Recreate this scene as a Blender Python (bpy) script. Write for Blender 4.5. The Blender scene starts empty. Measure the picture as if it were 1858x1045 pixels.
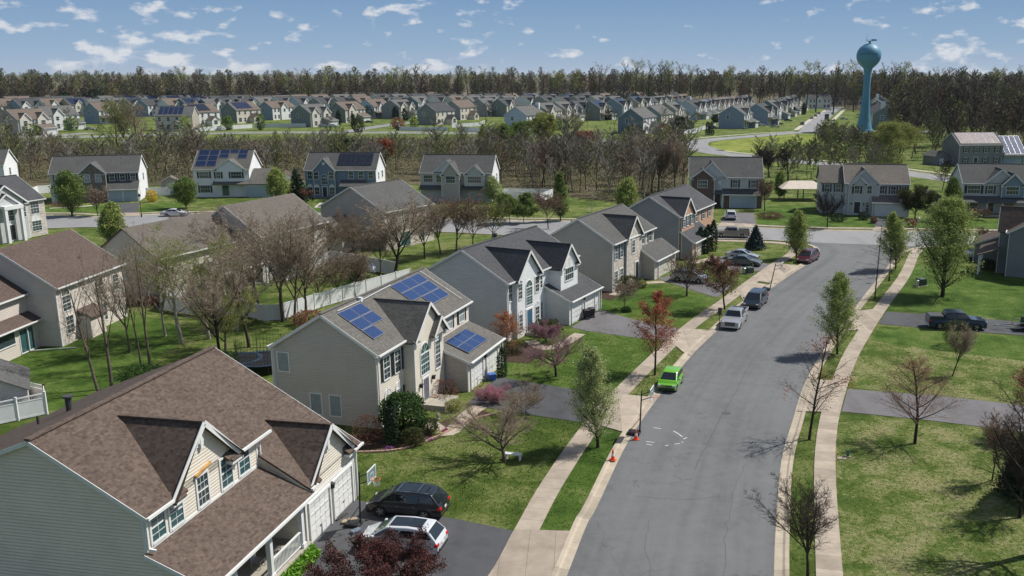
import bpy, math, random
import numpy as np
from mathutils import Vector, Matrix
D = bpy.data
SC = bpy.context.scene
COL = SC.collection

# ------------------------------------------------------------------ camera
HC, FPX, PPX, PPY, TH = 26.0, 1700.0, 1055.0, 540.0, 0.2352
cam = D.cameras.new('camera'); camo = D.objects.new('camera', cam); COL.objects.link(camo)
camo.location = (0, 0, HC); camo.rotation_euler = (math.pi/2 - TH, 0, 0)
cam.sensor_width = 36; cam.lens = 36*FPX/1858
cam.shift_x = (929-PPX)/1858; cam.shift_y = (PPY-522.5)/1858
cam.clip_start = 0.5; cam.clip_end = 30000
SC.camera = camo

# ------------------------------------------------------------------ light
SUN_AZ, SUN_EL = math.radians(66), math.radians(51)      # azimuth from +Y towards +X
sd = D.lights.new('sun', 'SUN'); sd.energy = 4.9; sd.angle = math.radians(0.53); sd.color = (1, .955, .88)
so = D.objects.new('sun', sd); COL.objects.link(so)
sdir = Vector((math.sin(SUN_AZ)*math.cos(SUN_EL), math.cos(SUN_AZ)*math.cos(SUN_EL), math.sin(SUN_EL)))
so.rotation_euler = (-sdir).to_track_quat('-Z', 'Y').to_euler(); so.location = (60, 40, 80)
W = D.worlds.new('World'); SC.world = W; W.use_nodes = True
nt = W.node_tree; nt.nodes.clear()
def N(t, loc=None, **k):
    n = nt.nodes.new(t)
    for a, b in k.items(): setattr(n, a, b)
    return n
L = lambda a, b: nt.links.new(a, b)
out = N('ShaderNodeOutputWorld'); bg = N('ShaderNodeBackground'); sky = N('ShaderNodeTexSky', sky_type='NISHITA', sun_disc=False)
sky.sun_elevation = SUN_EL; sky.sun_rotation = SUN_AZ; sky.air_density = 1.0; sky.dust_density = .7; sky.ozone_density = 1.6; sky.altitude = 30
bg.inputs[1].default_value = 0.077
# small fair-weather clouds in bands of elevation, over a blue gradient that pales towards the horizon
tc = N('ShaderNodeTexCoord'); sep = N('ShaderNodeSeparateXYZ'); L(tc.outputs['Generated'], sep.inputs[0])
def cloudmask(dz):
    mp = N('ShaderNodeMapping'); mp.inputs['Scale'].default_value = (1, 1, 2.3); mp.inputs['Location'].default_value = (0, 0, dz); L(tc.outputs['Generated'], mp.inputs[0])
    n1 = N('ShaderNodeTexNoise'); n1.inputs['Scale'].default_value = 34; n1.inputs['Detail'].default_value = 8; n1.inputs['Roughness'].default_value = .52; L(mp.outputs[0], n1.inputs['Vector'])
    n2 = N('ShaderNodeTexNoise'); n2.inputs['Scale'].default_value = 4; n2.inputs['Detail'].default_value = 2; L(mp.outputs[0], n2.inputs['Vector'])
    mm = N('ShaderNodeMath', operation='MULTIPLY_ADD'); mm.inputs[1].default_value = .62; L(n2.outputs[0], mm.inputs[0]); L(n1.outputs[0], mm.inputs[2]); return mm.outputs[0]
m0, m1 = cloudmask(0), cloudmask(.022)
cr = N('ShaderNodeValToRGB'); cr.color_ramp.elements[0].position = .885; cr.color_ramp.elements[1].position = 1.0
cr.color_ramp.elements[0].color = (0, 0, 0, 1); cr.color_ramp.elements[1].color = (.72, .72, .72, 1); L(m0, cr.inputs[0])
df = N('ShaderNodeMath', operation='SUBTRACT'); L(m0, df.inputs[0]); L(m1, df.inputs[1])
cr2 = N('ShaderNodeMapRange'); cr2.inputs[1].default_value = -.08; cr2.inputs[2].default_value = .09; L(df.outputs[0], cr2.inputs[0])
cc = N('ShaderNodeMixRGB'); cc.inputs[1].default_value = (5.2, 6.0, 7.6, 1); cc.inputs[2].default_value = (9.2, 9.2, 9.3, 1); L(cr2.outputs[0], cc.inputs[0])
gr = N('ShaderNodeValToRGB'); L(sep.outputs[2], gr.inputs[0])
ge = gr.color_ramp.elements; ge[0].position = 0; ge[0].color = (4.3, 5.4, 6.9, 1); ge[1].position = .09; ge[1].color = (1.95, 3.5, 5.9, 1); e_ = ge.new(.03); e_.color = (3.2, 4.7, 6.6, 1)
hz = N('ShaderNodeMapRange'); hz.inputs[1].default_value = .10; hz.inputs[2].default_value = .4; hz.inputs[3].default_value = 0; hz.inputs[4].default_value = 1; L(sep.outputs[2], hz.inputs[0])
hs = N('ShaderNodeHueSaturation'); hs.inputs['Saturation'].default_value = .85; hs.inputs['Value'].default_value = 1.15; L(sky.outputs[0], hs.inputs['Color'])
mxh = N('ShaderNodeMixRGB'); L(hz.outputs[0], mxh.inputs[0]); L(gr.outputs[0], mxh.inputs[1]); L(hs.outputs[0], mxh.inputs[2])
mx = N('ShaderNodeMixRGB'); L(cr.outputs[0], mx.inputs[0]); L(mxh.outputs[0], mx.inputs[1]); L(cc.outputs[0], mx.inputs[2])
L(mx.outputs[0], bg.inputs[0]); L(bg.outputs[0], out.inputs[0])

SC.render.engine = 'CYCLES'
SC.view_settings.view_transform = 'Standard'; SC.view_settings.look = 'None'
SC.view_settings.exposure = 0.2; SC.view_settings.gamma = 1
SC.cycles.max_bounces = 6; SC.cycles.transparent_max_bounces = 8

# ------------------------------------------------------------------ helpers
def at(px, py, z=0.0):
    "the point at height z seen at photo pixel (px, py)"
    a, b = (px-PPX)/FPX, (py-PPY)/FPX
    r = Vector((a, math.cos(TH)-b*math.sin(TH), -math.sin(TH)-b*math.cos(TH)))
    t = (z-HC)/r.z
    return Vector((r.x*t, r.y*t, z))
def tag(o, label=None, cat=None, group=None, kind=None):
    if label: o['label'] = label
    if cat: o['category'] = cat
    if group: o['group'] = group
    if kind: o['kind'] = kind
    return o
def empty(name, loc, rz=0, label=None, cat=None, group=None):
    o = D.objects.new(name, None); COL.objects.link(o); o.location = loc; o.rotation_euler = (0, 0, rz)
    o.empty_display_size = .3
    return tag(o, label, cat, group)
def meshobj(name, verts, faces, mats, parent=None, smooth=False, uv=True, midx=None):
    me = D.meshes.new(name)
    if isinstance(verts, np.ndarray):
        nv, nf = len(verts), len(faces); k = faces.shape[1]
        me.vertices.add(nv); me.vertices.foreach_set('co', verts.astype(np.float32).ravel())
        me.loops.add(nf*k); me.loops.foreach_set('vertex_index', faces.astype(np.int32).ravel())
        me.polygons.add(nf); me.polygons.foreach_set('loop_start', np.arange(nf, dtype=np.int32)*k)
        me.polygons.foreach_set('loop_total', np.full(nf, k, dtype=np.int32))
        me.update(calc_edges=True); me.validate()
    else:
        me.from_pydata([tuple(v) for v in verts], [], faces); me.update()
    if not isinstance(mats, (list, tuple)): mats = [mats]
    for m in mats: me.materials.append(m)
    if midx is not None:
        me.polygons.foreach_set('material_index', midx)
    if uv:
        ul = me.uv_layers.new(name='UVMap'); Z = Vector((0, 0, 1)); dat = []
        for p in me.polygons:
            n = p.normal; t = Z.cross(n)
            if t.length < .05: t = Vector((1, 0, 0)); b = Vector((0, 1, 0))
            else: t.normalize(); b = n.cross(t)
            for vi in p.vertices:
                c = me.vertices[vi].co; dat += [c.dot(t), c.dot(b)]
        ul.data.foreach_set('uv', dat)
    if smooth: me.polygons.foreach_set('use_smooth', [True]*len(me.polygons))
    o = D.objects.new(name, me); COL.objects.link(o)
    if parent: o.parent = parent
    return o
class MB:
    "collects faces; house coordinates (u along the ridge, v outwards at the front, z) when h=True"
    def __init__(s, h=False): s.v = []; s.f = []; s.m = []; s.h = h; s.cm = 0
    def face(s, *pts):
        i = len(s.v)
        for p in pts: s.v.append((p[1], p[0], p[2]) if s.h else tuple(p))
        idx = list(range(i, i+len(pts)))
        s.f.append(idx[::-1] if s.h else idx); s.m.append(s.cm)
    def box(s, a, b):
        x0, y0, z0 = [min(p, q) for p, q in zip(a, b)]; x1, y1, z1 = [max(p, q) for p, q in zip(a, b)]
        P = [(x0,y0,z0),(x1,y0,z0),(x1,y1,z0),(x0,y1,z0),(x0,y0,z1),(x1,y0,z1),(x1,y1,z1),(x0,y1,z1)]
        for q in ((3,2,1,0),(4,5,6,7),(0,1,5,4),(1,2,6,5),(2,3,7,6),(3,0,4,7)): s.face(*[P[i] for i in q])
    def hexa(s, P):
        for q in ((3,2,1,0),(4,5,6,7),(0,1,5,4),(1,2,6,5),(2,3,7,6),(3,0,4,7)): s.face(*[P[i] for i in q])
    def slab(s, p0, p1, p2, p3, t=.14):
        "quad p0..p3 (counter-clockwise from above) thickened downwards"
        lo = [(p[0], p[1], p[2]-t) for p in (p0, p1, p2, p3)]
        s.hexa(lo + [p0, p1, p2, p3])
    def poly(s, pts, off):
        "prism: polygon pts extruded by vector off"
        n = len(pts); q = [tuple(a+b for a, b in zip(p, off)) for p in pts]
        s.face(*pts[::-1]); s.face(*q)
        for i in range(n): s.face(pts[i], pts[(i+1) % n], q[(i+1) % n], q[i])
    def beam(s, a, b, w, hgt=None):
        hgt = hgt or w; a = Vector(a); b = Vector(b); d = (b-a)
        if d.length < 1e-6: return
        d.normalize(); side = d.cross(Vector((0, 0, 1)))
        if side.length < .01: side = Vector((1, 0, 0))
        side.normalize(); up = side.cross(d); side *= w/2; up *= hgt/2
        s.hexa([a-side-up, a+side-up, b+side-up, b-side-up, a-side+up, a+side+up, b+side+up, b-side+up])
    def tube(s, a, b, r0, r1=None, n=8, cap=True):
        r1 = r0 if r1 is None else r1; a = Vector(a); b = Vector(b); d = (b-a).normalized()
        x = d.cross(Vector((0, 0, 1)));
        if x.length < .01: x = Vector((1, 0, 0))
        x.normalize(); y = d.cross(x)
        A = [a+x*r0*math.cos(t)+y*r0*math.sin(t) for t in [2*math.pi*i/n for i in range(n)]]
        B = [b+x*r1*math.cos(t)+y*r1*math.sin(t) for t in [2*math.pi*i/n for i in range(n)]]
        for i in range(n): s.face(A[i], B[i], B[(i+1) % n], A[(i+1) % n])
        if cap: s.face(*A); s.face(*B[::-1])
    def lathe(s, prof, n=16, c=(0, 0)):
        for (r0, z0), (r1, z1) in zip(prof[:-1], prof[1:]):
            for i in range(n):
                t0, t1 = 2*math.pi*i/n, 2*math.pi*(i+1)/n
                P = [(c[0]+r*math.cos(t), c[1]+r*math.sin(t), z) for r, z, t in ((r0,z0,t0),(r0,z0,t1),(r1,z1,t1),(r1,z1,t0))]
                if r0 < 1e-5: s.face(P[0], P[2], P[3])
                elif r1 < 1e-5: s.face(P[0], P[1], P[2])
                else: s.face(*P)
    def build(s, name, mat, parent=None, smooth=False, label=None, uv=True):
        if not s.f: return None
        o = meshobj(name, s.v, s.f, mat, parent, smooth, uv, s.m if isinstance(mat, (list, tuple)) else None)
        if label: o['label'] = label
        return o
def copy_tree(o, parent=None, mats=None):
    c = o.copy(); COL.objects.link(c)
    if parent is not None: c.parent = parent
    if mats and c.type == 'MESH' and c.name.split('.')[0] in mats:
        c.material_slots[0].link = 'OBJECT'; c.material_slots[0].material = mats[c.name.split('.')[0]]
    for ch in KIDS.get(o.name, ()): copy_tree(ch, c, mats)
    return c
KIDS = {}
def index_kids():
    KIDS.clear()
    for o in D.objects:
        if o.parent: KIDS.setdefault(o.parent.name, []).append(o)

# ------------------------------------------------------------------ materials
def mat(name, col, rough=.7, metal=0, spec=.5):
    m = D.materials.new(name); m.use_nodes = True; b = m.node_tree.nodes['Principled BSDF']
    b.inputs['Base Color'].default_value = (*col, 1); b.inputs['Roughness'].default_value = rough
    b.inputs['Metallic'].default_value = metal; b.inputs['Specular IOR Level'].default_value = spec
    return m
class NT:
    def __init__(s, m): s.t = m.node_tree; s.b = s.t.nodes['Principled BSDF']
    def n(s, ty, ins=None, **k):
        x = s.t.nodes.new(ty)
        for a, b in k.items(): setattr(x, a, b)
        for a, b in (ins or {}).items():
            if isinstance(b, bpy.types.NodeSocket): s.t.links.new(b, x.inputs[a])
            else: x.inputs[a].default_value = b
        return x
    def l(s, a, b): s.t.links.new(a, b)
    def noise(s, vec, scale, detail=4, rough=.55, dist=0):
        return s.n('ShaderNodeTexNoise', {'Vector': vec, 'Scale': scale, 'Detail': detail, 'Roughness': rough, 'Distortion': dist}).outputs[0]
    def ramp(s, fac, stops):
        r = s.n('ShaderNodeValToRGB', {0: fac}); e = r.color_ramp.elements
        while len(e) < len(stops): e.new(.5)
        for i, (p, c) in enumerate(stops): e[i].position = p; e[i].color = (*c, 1) if len(c) == 3 else c
        return r.outputs[0]
    def mix(s, f, a, b, mode='MIX'):
        return s.n('ShaderNodeMixRGB', {0: f, 1: a, 2: b}, blend_type=mode).outputs[0]
    def math(s, op, a, b=0.0, c=0.0):
        return s.n('ShaderNodeMath', {0: a, 1: b, 2: c}, operation=op).outputs[0]
    def bump(s, h, st=.3, dist=.02):
        o = s.n('ShaderNodeBump', {'Height': h, 'Strength': st, 'Distance': dist}); s.l(o.outputs[0], s.b.inputs['Normal'])
def g3(v): return (v, v, v, 1)
def scl(c, k): return (c[0]*k, c[1]*k, c[2]*k, 1)
def siding(name, col, lap=.17, rough=.55):
    m = mat(name, col, rough, spec=.35); t = NT(m); uv = t.n('ShaderNodeUVMap').outputs[0]
    y = t.n('ShaderNodeSeparateXYZ', {0: uv}).outputs[1]
    saw = t.math('FRACT', t.math('DIVIDE', y, lap))
    hh = t.n('ShaderNodeSeparateColor', {0: t.ramp(saw, [(0, g3(0)), (.24, g3(1)), (1, g3(0))])}).outputs[0]; t.bump(hh, .75, .03)
    oc = t.n('ShaderNodeTexCoord').outputs['Object']
    st = t.noise(oc, .55, 5); sv = t.n('ShaderNodeMapping', {'Vector': oc, 'Scale': (2.5, 2.5, .25)}).outputs[0]
    st2 = t.noise(sv, 1.6, 4)
    f = t.math('MULTIPLY_ADD', st, .8, t.math('MULTIPLY', st2, .2))
    t.l(t.ramp(f, [(.3, scl(col, .90)), (.5, scl(col, .99)), (.7, scl(col, 1.05))]), t.b.inputs['Base Color'])
    return m
def shingle(name, c1, c2, c3, sc=1.0):
    m = mat(name, c1, .93, spec=.2); t = NT(m); uv = t.n('ShaderNodeUVMap').outputs[0]
    br = t.n('ShaderNodeTexBrick', {'Vector': uv, 'Color1': (*c1, 1), 'Color2': (*c2, 1), 'Mortar': scl(c1, .62), 'Scale': 1.0,
             'Mortar Size': .008*sc, 'Mortar Smooth': .5, 'Bias': -.1, 'Brick Width': .31*sc, 'Row Height': .145*sc}, offset=.41, offset_frequency=2)
    br.squash = 1.35; br.squash_frequency = 3
    br2 = t.n('ShaderNodeTexBrick', {'Vector': uv, 'Color1': g3(0), 'Color2': g3(1), 'Mortar': g3(.5), 'Scale': 1.0, 'Mortar Size': .0, 'Brick Width': .19*sc, 'Row Height': .145*sc}, offset=.27)
    big = t.noise(uv, .35, 4); mid = t.noise(uv, 2.4, 4)
    sep = t.n('ShaderNodeSeparateColor', {0: br2.outputs[0]}).outputs[0]
    c = t.mix(t.math('MULTIPLY', sep, .55), br.outputs[0], (*c3, 1))
    v = t.ramp(t.math('MULTIPLY', t.math('ADD', big, mid), .5), [(.3, g3(.78)), (.7, g3(1.16))])
    t.l(t.mix(1.0, c, v, 'MULTIPLY'), t.b.inputs['Base Color'])
    y = t.n('ShaderNodeSeparateXYZ', {0: uv}).outputs[1]
    saw = t.math('SUBTRACT', 1.0, t.math('FRACT', t.math('DIVIDE', y, .145*sc)))
    t.bump(t.math('ADD', saw, t.math('MULTIPLY', sep, .5)), .8, .025)
    return m
def masonry(name, c1, c2, mo, w, h):
    m = mat(name, c1, .9, spec=.25); t = NT(m); uv = t.n('ShaderNodeUVMap').outputs[0]
    br = t.n('ShaderNodeTexBrick', {'Vector': uv, 'Color1': (*c1, 1), 'Color2': (*c2, 1), 'Mortar': (*mo, 1), 'Scale': 1.0, 'Mortar Size': .012, 'Brick Width': w, 'Row Height': h})
    no = t.ramp(t.noise(uv, 3.0, 5), [(.3, g3(.7)), (.7, g3(1.25))])
    t.l(t.mix(1.0, br.outputs[0], no, 'MULTIPLY'), t.b.inputs['Base Color']); t.bump(br.outputs['Fac'], -.5, .02)
    return m
def grassmat(name, dark, mid, dry, dryness=.5, sc=1.0):
    m = mat(name, mid, .95, spec=.1); t = NT(m); g = t.n('ShaderNodeNewGeometry').outputs['Position']
    big = t.noise(g, .085*sc, 5, .6, .6); med = t.noise(g, .45*sc, 5, .62, .4); fine = t.noise(g, 3.2, 5, .7); vf = t.noise(g, 17.0, 3, .7)
    a = t.math('MULTIPLY_ADD', med, .55, t.math('MULTIPLY', big, .45))
    base = t.ramp(a, [(.41, scl(dark, 1)), (.5, scl(mid, 1)), (.60, scl(mid, 1.3))])
    dm = t.math('MULTIPLY_ADD', fine, .34, t.math('MULTIPLY_ADD', med, .36, t.math('MULTIPLY', big, .3)))
    lo = .565-.12*dryness
    df = t.ramp(dm, [(lo, g3(0)), (lo+.09, g3(1))])
    df = t.math('MULTIPLY', t.n('ShaderNodeSeparateColor', {0: df}).outputs[0], .25+.75*dryness)
    c = t.mix(df, base, (*dry, 1))
    f1 = t.ramp(fine, [(.25, g3(.72)), (.75, g3(1.28))]); f2 = t.ramp(vf, [(.25, g3(.6)), (.75, g3(1.4))])
    t.l(t.mix(1.0, t.mix(1.0, c, f1, 'MULTIPLY'), f2, 'MULTIPLY'), t.b.inputs['Base Color'])
    t.bump(t.math('ADD', fine, vf), 1.0, .12)
    return m
def asphalt(name, col, cracks=True, blotch=.16):
    m = mat(name, col, .88, spec=.3); t = NT(m); g = t.n('ShaderNodeNewGeometry').outputs['Position']
    big = t.noise(g, .12, 5, .6, .5); st = t.n('ShaderNodeMapping', {'Vector': g, 'Rotation': (0, 0, .2), 'Scale': (.45, .02, 1)}).outputs[0]
    streak = t.noise(t.n('ShaderNodeMapping', {'Vector': t.n('ShaderNodeUVMap').outputs[0], 'Scale': (.012, .75, 1)}).outputs[0] if cracks else st, 1.0, 4); fine = t.noise(g, 30.0, 3, .8); med = t.noise(g, 1.1, 5, .65)
    k = t.math('MULTIPLY_ADD', streak, .42, t.math('MULTIPLY_ADD', big, .33, t.math('MULTIPLY', med, .25)))
    c = t.ramp(k, [(.32, scl(col, 1-blotch*1.7)), (.5, scl(col, 1)), (.68, scl(col, 1+blotch))])
    c = t.mix(1.0, c, t.ramp(fine, [(.2, g3(.72)), (.8, g3(1.28))]), 'MULTIPLY')
    if cracks:
        wv = t.n('ShaderNodeVectorMath', {0: g, 1: t.n('ShaderNodeVectorMath', {0: t.n('ShaderNodeTexNoise', {'Vector': g, 'Scale': .6, 'Detail': 6}).outputs[1], 'Scale': 2.4}, operation='SCALE').outputs[0]}, operation='ADD').outputs[0]
        def cr(scale, w, thr, off):
            v = t.n('ShaderNodeTexVoronoi', {'Vector': wv, 'Scale': scale}, feature='DISTANCE_TO_EDGE').outputs[0]
            line = t.math('LESS_THAN', v, w*scale); msk = t.math('GREATER_THAN', t.noise(t.n('ShaderNodeMapping', {'Vector': g, 'Location': (off, 0, 0)}).outputs[0], .16, 3), thr)
            return t.math('MULTIPLY', line, msk)
        l = t.math('MAXIMUM', cr(.11, .024, .44, 0), cr(.33, .018, .58, 40))
        c = t.mix(t.math('MULTIPLY', l, .42), c, scl(col, .4))
        pt = t.ramp(t.noise(g, .28, 2, .5), [(.66, g3(0)), (.70, g3(1))])
        c = t.mix(t.math('MULTIPLY', t.n('ShaderNodeSeparateColor', {0: pt}).outputs[0], .28), c, scl(col, .6))
    t.l(c, t.b.inputs['Base Color']); t.bump(fine, .5, .01)
    return m
def concrete(name, col, joint=1.5):
    m = mat(name, col, .85, spec=.3); t = NT(m); uv = t.n('ShaderNodeUVMap').outputs[0]; g = t.n('ShaderNodeNewGeometry').outputs['Position']
    x = t.n('ShaderNodeSeparateXYZ', {0: uv}).outputs[0]; fr = t.math('FRACT', t.math('DIVIDE', x, joint))
    jl = t.math('LESS_THAN', fr, .035/joint); idx = t.math('FLOOR', t.math('DIVIDE', x, joint))
    tone = t.n('ShaderNodeTexWhiteNoise', {'W': idx}, noise_dimensions='1D').outputs[0]
    c = t.ramp(tone, [(0, scl(col, .84)), (.5, scl(col, 1)), (1, scl(col, 1.1))])
    st = t.ramp(t.noise(g, .8, 6, .65), [(.3, g3(.76)), (.7, g3(1.14))]); fi = t.ramp(t.noise(g, 18, 3, .7), [(.2, g3(.9)), (.8, g3(1.1))])
    c = t.mix(1.0, t.mix(1.0, c, st, 'MULTIPLY'), fi, 'MULTIPLY'); c = t.mix(t.math('MULTIPLY', jl, .6), c, scl(col, .3))
    t.l(c, t.b.inputs['Base Color']); return m
def noisy(name, c1, c2, scale=1.0, rough=.9, spec=.2, bump=0, detail=5):
    m = mat(name, c1, rough, spec=spec); t = NT(m); oc = t.n('ShaderNodeTexCoord').outputs['Object']; f = t.noise(oc, scale, detail, .6)
    t.l(t.ramp(f, [(.32, c1), (.68, c2)]), t.b.inputs['Base Color'])
    if bump: t.bump(f, bump, .05)
    return m
def leafmat(name, c1, c2, trans=.25, sc=.9):
    m = mat(name, c1, .75, spec=.25); t = NT(m); oc = t.n('ShaderNodeTexCoord').outputs['Object']
    r = t.n('ShaderNodeNewGeometry').outputs['Random Per Island']; f = t.math('MULTIPLY_ADD', t.noise(oc, sc, 3), .5, t.math('MULTIPLY', r, .5))
    c = t.ramp(f, [(.25, c1), (.7, c2)]); t.l(c, t.b.inputs['Base Color'])
    tr = t.n('ShaderNodeBsdfTranslucent', {'Color': c}); mx = t.n('ShaderNodeMixShader', {0: trans, 1: t.b.outputs[0], 2: tr.outputs[0]})
    t.l(mx.outputs[0], t.t.nodes['Material Output'].inputs[0]); return m
def carpaint(name, col, metal=.0, rough=.32):
    m = mat(name, col, rough, metal); b = m.node_tree.nodes['Principled BSDF']; b.inputs['Coat Weight'].default_value = .8; b.inputs['Coat Roughness'].default_value = .08; return m

MT = {}
MT['trim'] = noisy('white_trim', (.60, .61, .60), (.68, .68, .66), 1.5, .55)
MT['vinyl_white'] = noisy('white_vinyl', (.60, .61, .62), (.72, .73, .73), .8, .5)
MT['pane'] = mat('window_glass', (.035, .055, .06), .06, 0, .9)
MT['pane_teal'] = mat('tinted_glass', (.03, .09, .095), .08, 0, .9)
MT['blind'] = noisy('window_blind', (.22, .26, .27), (.30, .33, .33), 2, .4)
MT['tar'] = mat('road_tar', (.065, .065, .068), .8)
MT['black'] = mat('black_paint', (.012, .012, .014), .45)
MT['darkgrey'] = mat('dark_grey', (.05, .05, .055), .6)
MT['shutter_black'] = mat('black_shutter', (.012, .013, .016), .5)
MT['shutter_navy'] = mat('navy_shutter', (.02, .035, .06), .5)
MT['steel'] = mat('galvanised_steel', (.45, .46, .47), .35, .8)
MT['gdoor'] = siding('garage_door_white', (.66, .66, .64), .53, .45)
MT['gdoor_shade_tint'] = siding('garage_door_shade_tint', (.36, .43, .50), .53, .45)  # white doors; the blue of the shade is put into the colour
MT['gdoor_cream'] = siding('garage_door_cream', (.55, .52, .45), .53, .45)
MT['door_blue'] = mat('blue_door', (.05, .12, .19), .4); MT['door_dark'] = mat('dark_door', (.03, .03, .035), .4); MT['door_grey'] = mat('grey_door', (.13, .13, .16), .4)
MT['stoop'] = concrete('stoop_concrete', (.38, .35, .29))
MT['solar'] = mat('solar_cell', (.012, .04, .15), .12, 0, .9)
def solar(name, c, line, cw=.16, fr=.985):
    m = mat(name, c, .14, spec=.8); t = NT(m); uv = t.n('ShaderNodeUVMap').outputs[0]
    br = t.n('ShaderNodeTexBrick', {'Vector': uv, 'Color1': (*c, 1), 'Color2': scl(c, 1.25), 'Mortar': (*line, 1), 'Scale': 1.0, 'Mortar Size': .006, 'Brick Width': cw, 'Row Height': cw}, offset=0)
    t.l(br.outputs[0], t.b.inputs['Base Color']); return m
MT['solar'] = solar('blue_solar_cells', (.010, .032, .11), (.022, .05, .13)); MT['solar_black'] = solar('black_solar_cells', (.006, .008, .016), (.015, .018, .03))
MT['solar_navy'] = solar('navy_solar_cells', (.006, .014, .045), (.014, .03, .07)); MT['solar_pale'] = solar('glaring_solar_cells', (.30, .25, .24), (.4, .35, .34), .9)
MT['bark'] = noisy('bark', (.075, .06, .048), (.15, .125, .10), 4, .95, .1)
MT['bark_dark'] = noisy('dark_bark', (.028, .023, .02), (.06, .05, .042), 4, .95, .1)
MT['bark_pale'] = noisy('pale_bark', (.22, .20, .17), (.38, .35, .30), 5, .9, .1)
MT['twig'] = noisy('twigs', (.175, .135, .095), (.28, .22, .16), 2, .95, .1)
MT['twig_grey'] = noisy('grey_twigs', (.225, .18, .13), (.35, .285, .21), 2, .95, .1)
MT['twig_red'] = noisy('reddish_twigs', (.17, .115, .085), (.27, .19, .14), 2, .95, .1)
MT['twig_green'] = noisy('greenish_twigs', (.13, .14, .05), (.22, .24, .09), 2, .95, .1)
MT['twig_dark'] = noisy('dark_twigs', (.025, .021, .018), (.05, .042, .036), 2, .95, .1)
MT['lf_pear'] = leafmat('pear_leaves', (.13, .19, .04), (.42, .47, .15))
MT['lf_pearw'] = leafmat('pear_blossom', (.15, .21, .05), (.50, .54, .25))
MT['lf_green'] = leafmat('fresh_leaves', (.08, .13, .03), (.20, .27, .07))
MT['lf_yel'] = leafmat('yellow_green_leaves', (.18, .20, .05), (.32, .34, .10))
MT['lf_red'] = leafmat('red_maple_buds', (.24, .06, .035), (.46, .15, .08))
MT['lf_rust'] = leafmat('rusty_buds', (.18, .085, .05), (.33, .165, .10))
MT['lf_orange'] = leafmat('orange_leaves', (.30, .11, .05), (.45, .19, .09))
MT['lf_pink'] = leafmat('redbud_blossom', (.22, .11, .15), (.36, .20, .26))
MT['lf_brightpink'] = leafmat('pink_blossom', (.34, .12, .17), (.50, .24, .30))
MT['lf_purple'] = leafmat('purple_leaves', (.045, .034, .022), (.15, .045, .045))
MT['lf_brown'] = leafmat('brown_dead_leaves', (.10, .045, .03), (.20, .10, .07))
MT['lf_shrub'] = leafmat('shrub_leaves', (.02, .05, .012), (.06, .12, .025))
MT['lf_olive'] = leafmat('olive_shrub_leaves', (.035, .045, .012), (.08, .09, .03))
MT['lf_bright'] = leafmat('bright_ground_cover', (.10, .24, .02), (.22, .42, .05))
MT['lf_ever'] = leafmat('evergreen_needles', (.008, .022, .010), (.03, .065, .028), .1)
MT['lf_spruce'] = leafmat('blue_spruce_needles', (.015, .035, .035), (.05, .085, .08), .1)
MT['lf_forsythia'] = leafmat('forsythia_flowers', (.45, .30, .01), (.75, .55, .03))
MT['tyre'] = mat('tyre_rubber', (.012, .012, .012), .85); MT['rim'] = mat('wheel_rim', (.42, .43, .45), .3, .8)
MT['carglass'] = mat('car_glass', (.01, .014, .016), .04, 0, .9)
MT['cglass_green'] = mat('car_windscreen', (.05, .09, .085), .05, 0, .9)
MT['lamp_red'] = mat('tail_lamp', (.45, .01, .01), .2); MT['lamp_clear'] = mat('head_lamp', (.6, .62, .64), .12)
MT['chrome'] = mat('chrome', (.6, .6, .6), .15, 1.0)
# ------------------------------------------------------------------ ground, roads, paths
MT['grass'] = grassmat('lawn_grass', (.056, .090, .016), (.095, .138, .029), (.225, .205, .095), .6)
MT['grass_lush'] = grassmat('lush_grass', (.042, .084, .013), (.072, .126, .022), (.18, .18, .07), .4)
MT['grass_dry'] = grassmat('dry_grass', (.072, .115, .022), (.112, .158, .034), (.285, .255, .135), .72)
MT['grass_field'] = grassmat('sunny_field_grass', (.075, .125, .018), (.14, .19, .03), (.27, .27, .075), .75, .5)
MT['woodfloor'] = grassmat('leaf_litter', (.065, .062, .032), (.095, .088, .048), (.15, .12, .08), .7, .5)
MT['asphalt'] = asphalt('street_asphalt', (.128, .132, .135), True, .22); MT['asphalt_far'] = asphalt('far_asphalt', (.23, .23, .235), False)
MT['drive'] = asphalt('driveway_asphalt', (.070, .072, .078), False, .3); MT['drive_pale'] = asphalt('pale_driveway_asphalt', (.135, .13, .135), False, .25)
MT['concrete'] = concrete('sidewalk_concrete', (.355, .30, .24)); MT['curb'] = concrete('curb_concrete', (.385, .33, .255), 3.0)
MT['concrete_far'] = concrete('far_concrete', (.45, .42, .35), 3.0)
MT['mulch'] = noisy('bark_mulch', (.03, .02, .015), (.09, .06, .045), 9, .95, .1, .6)

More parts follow.
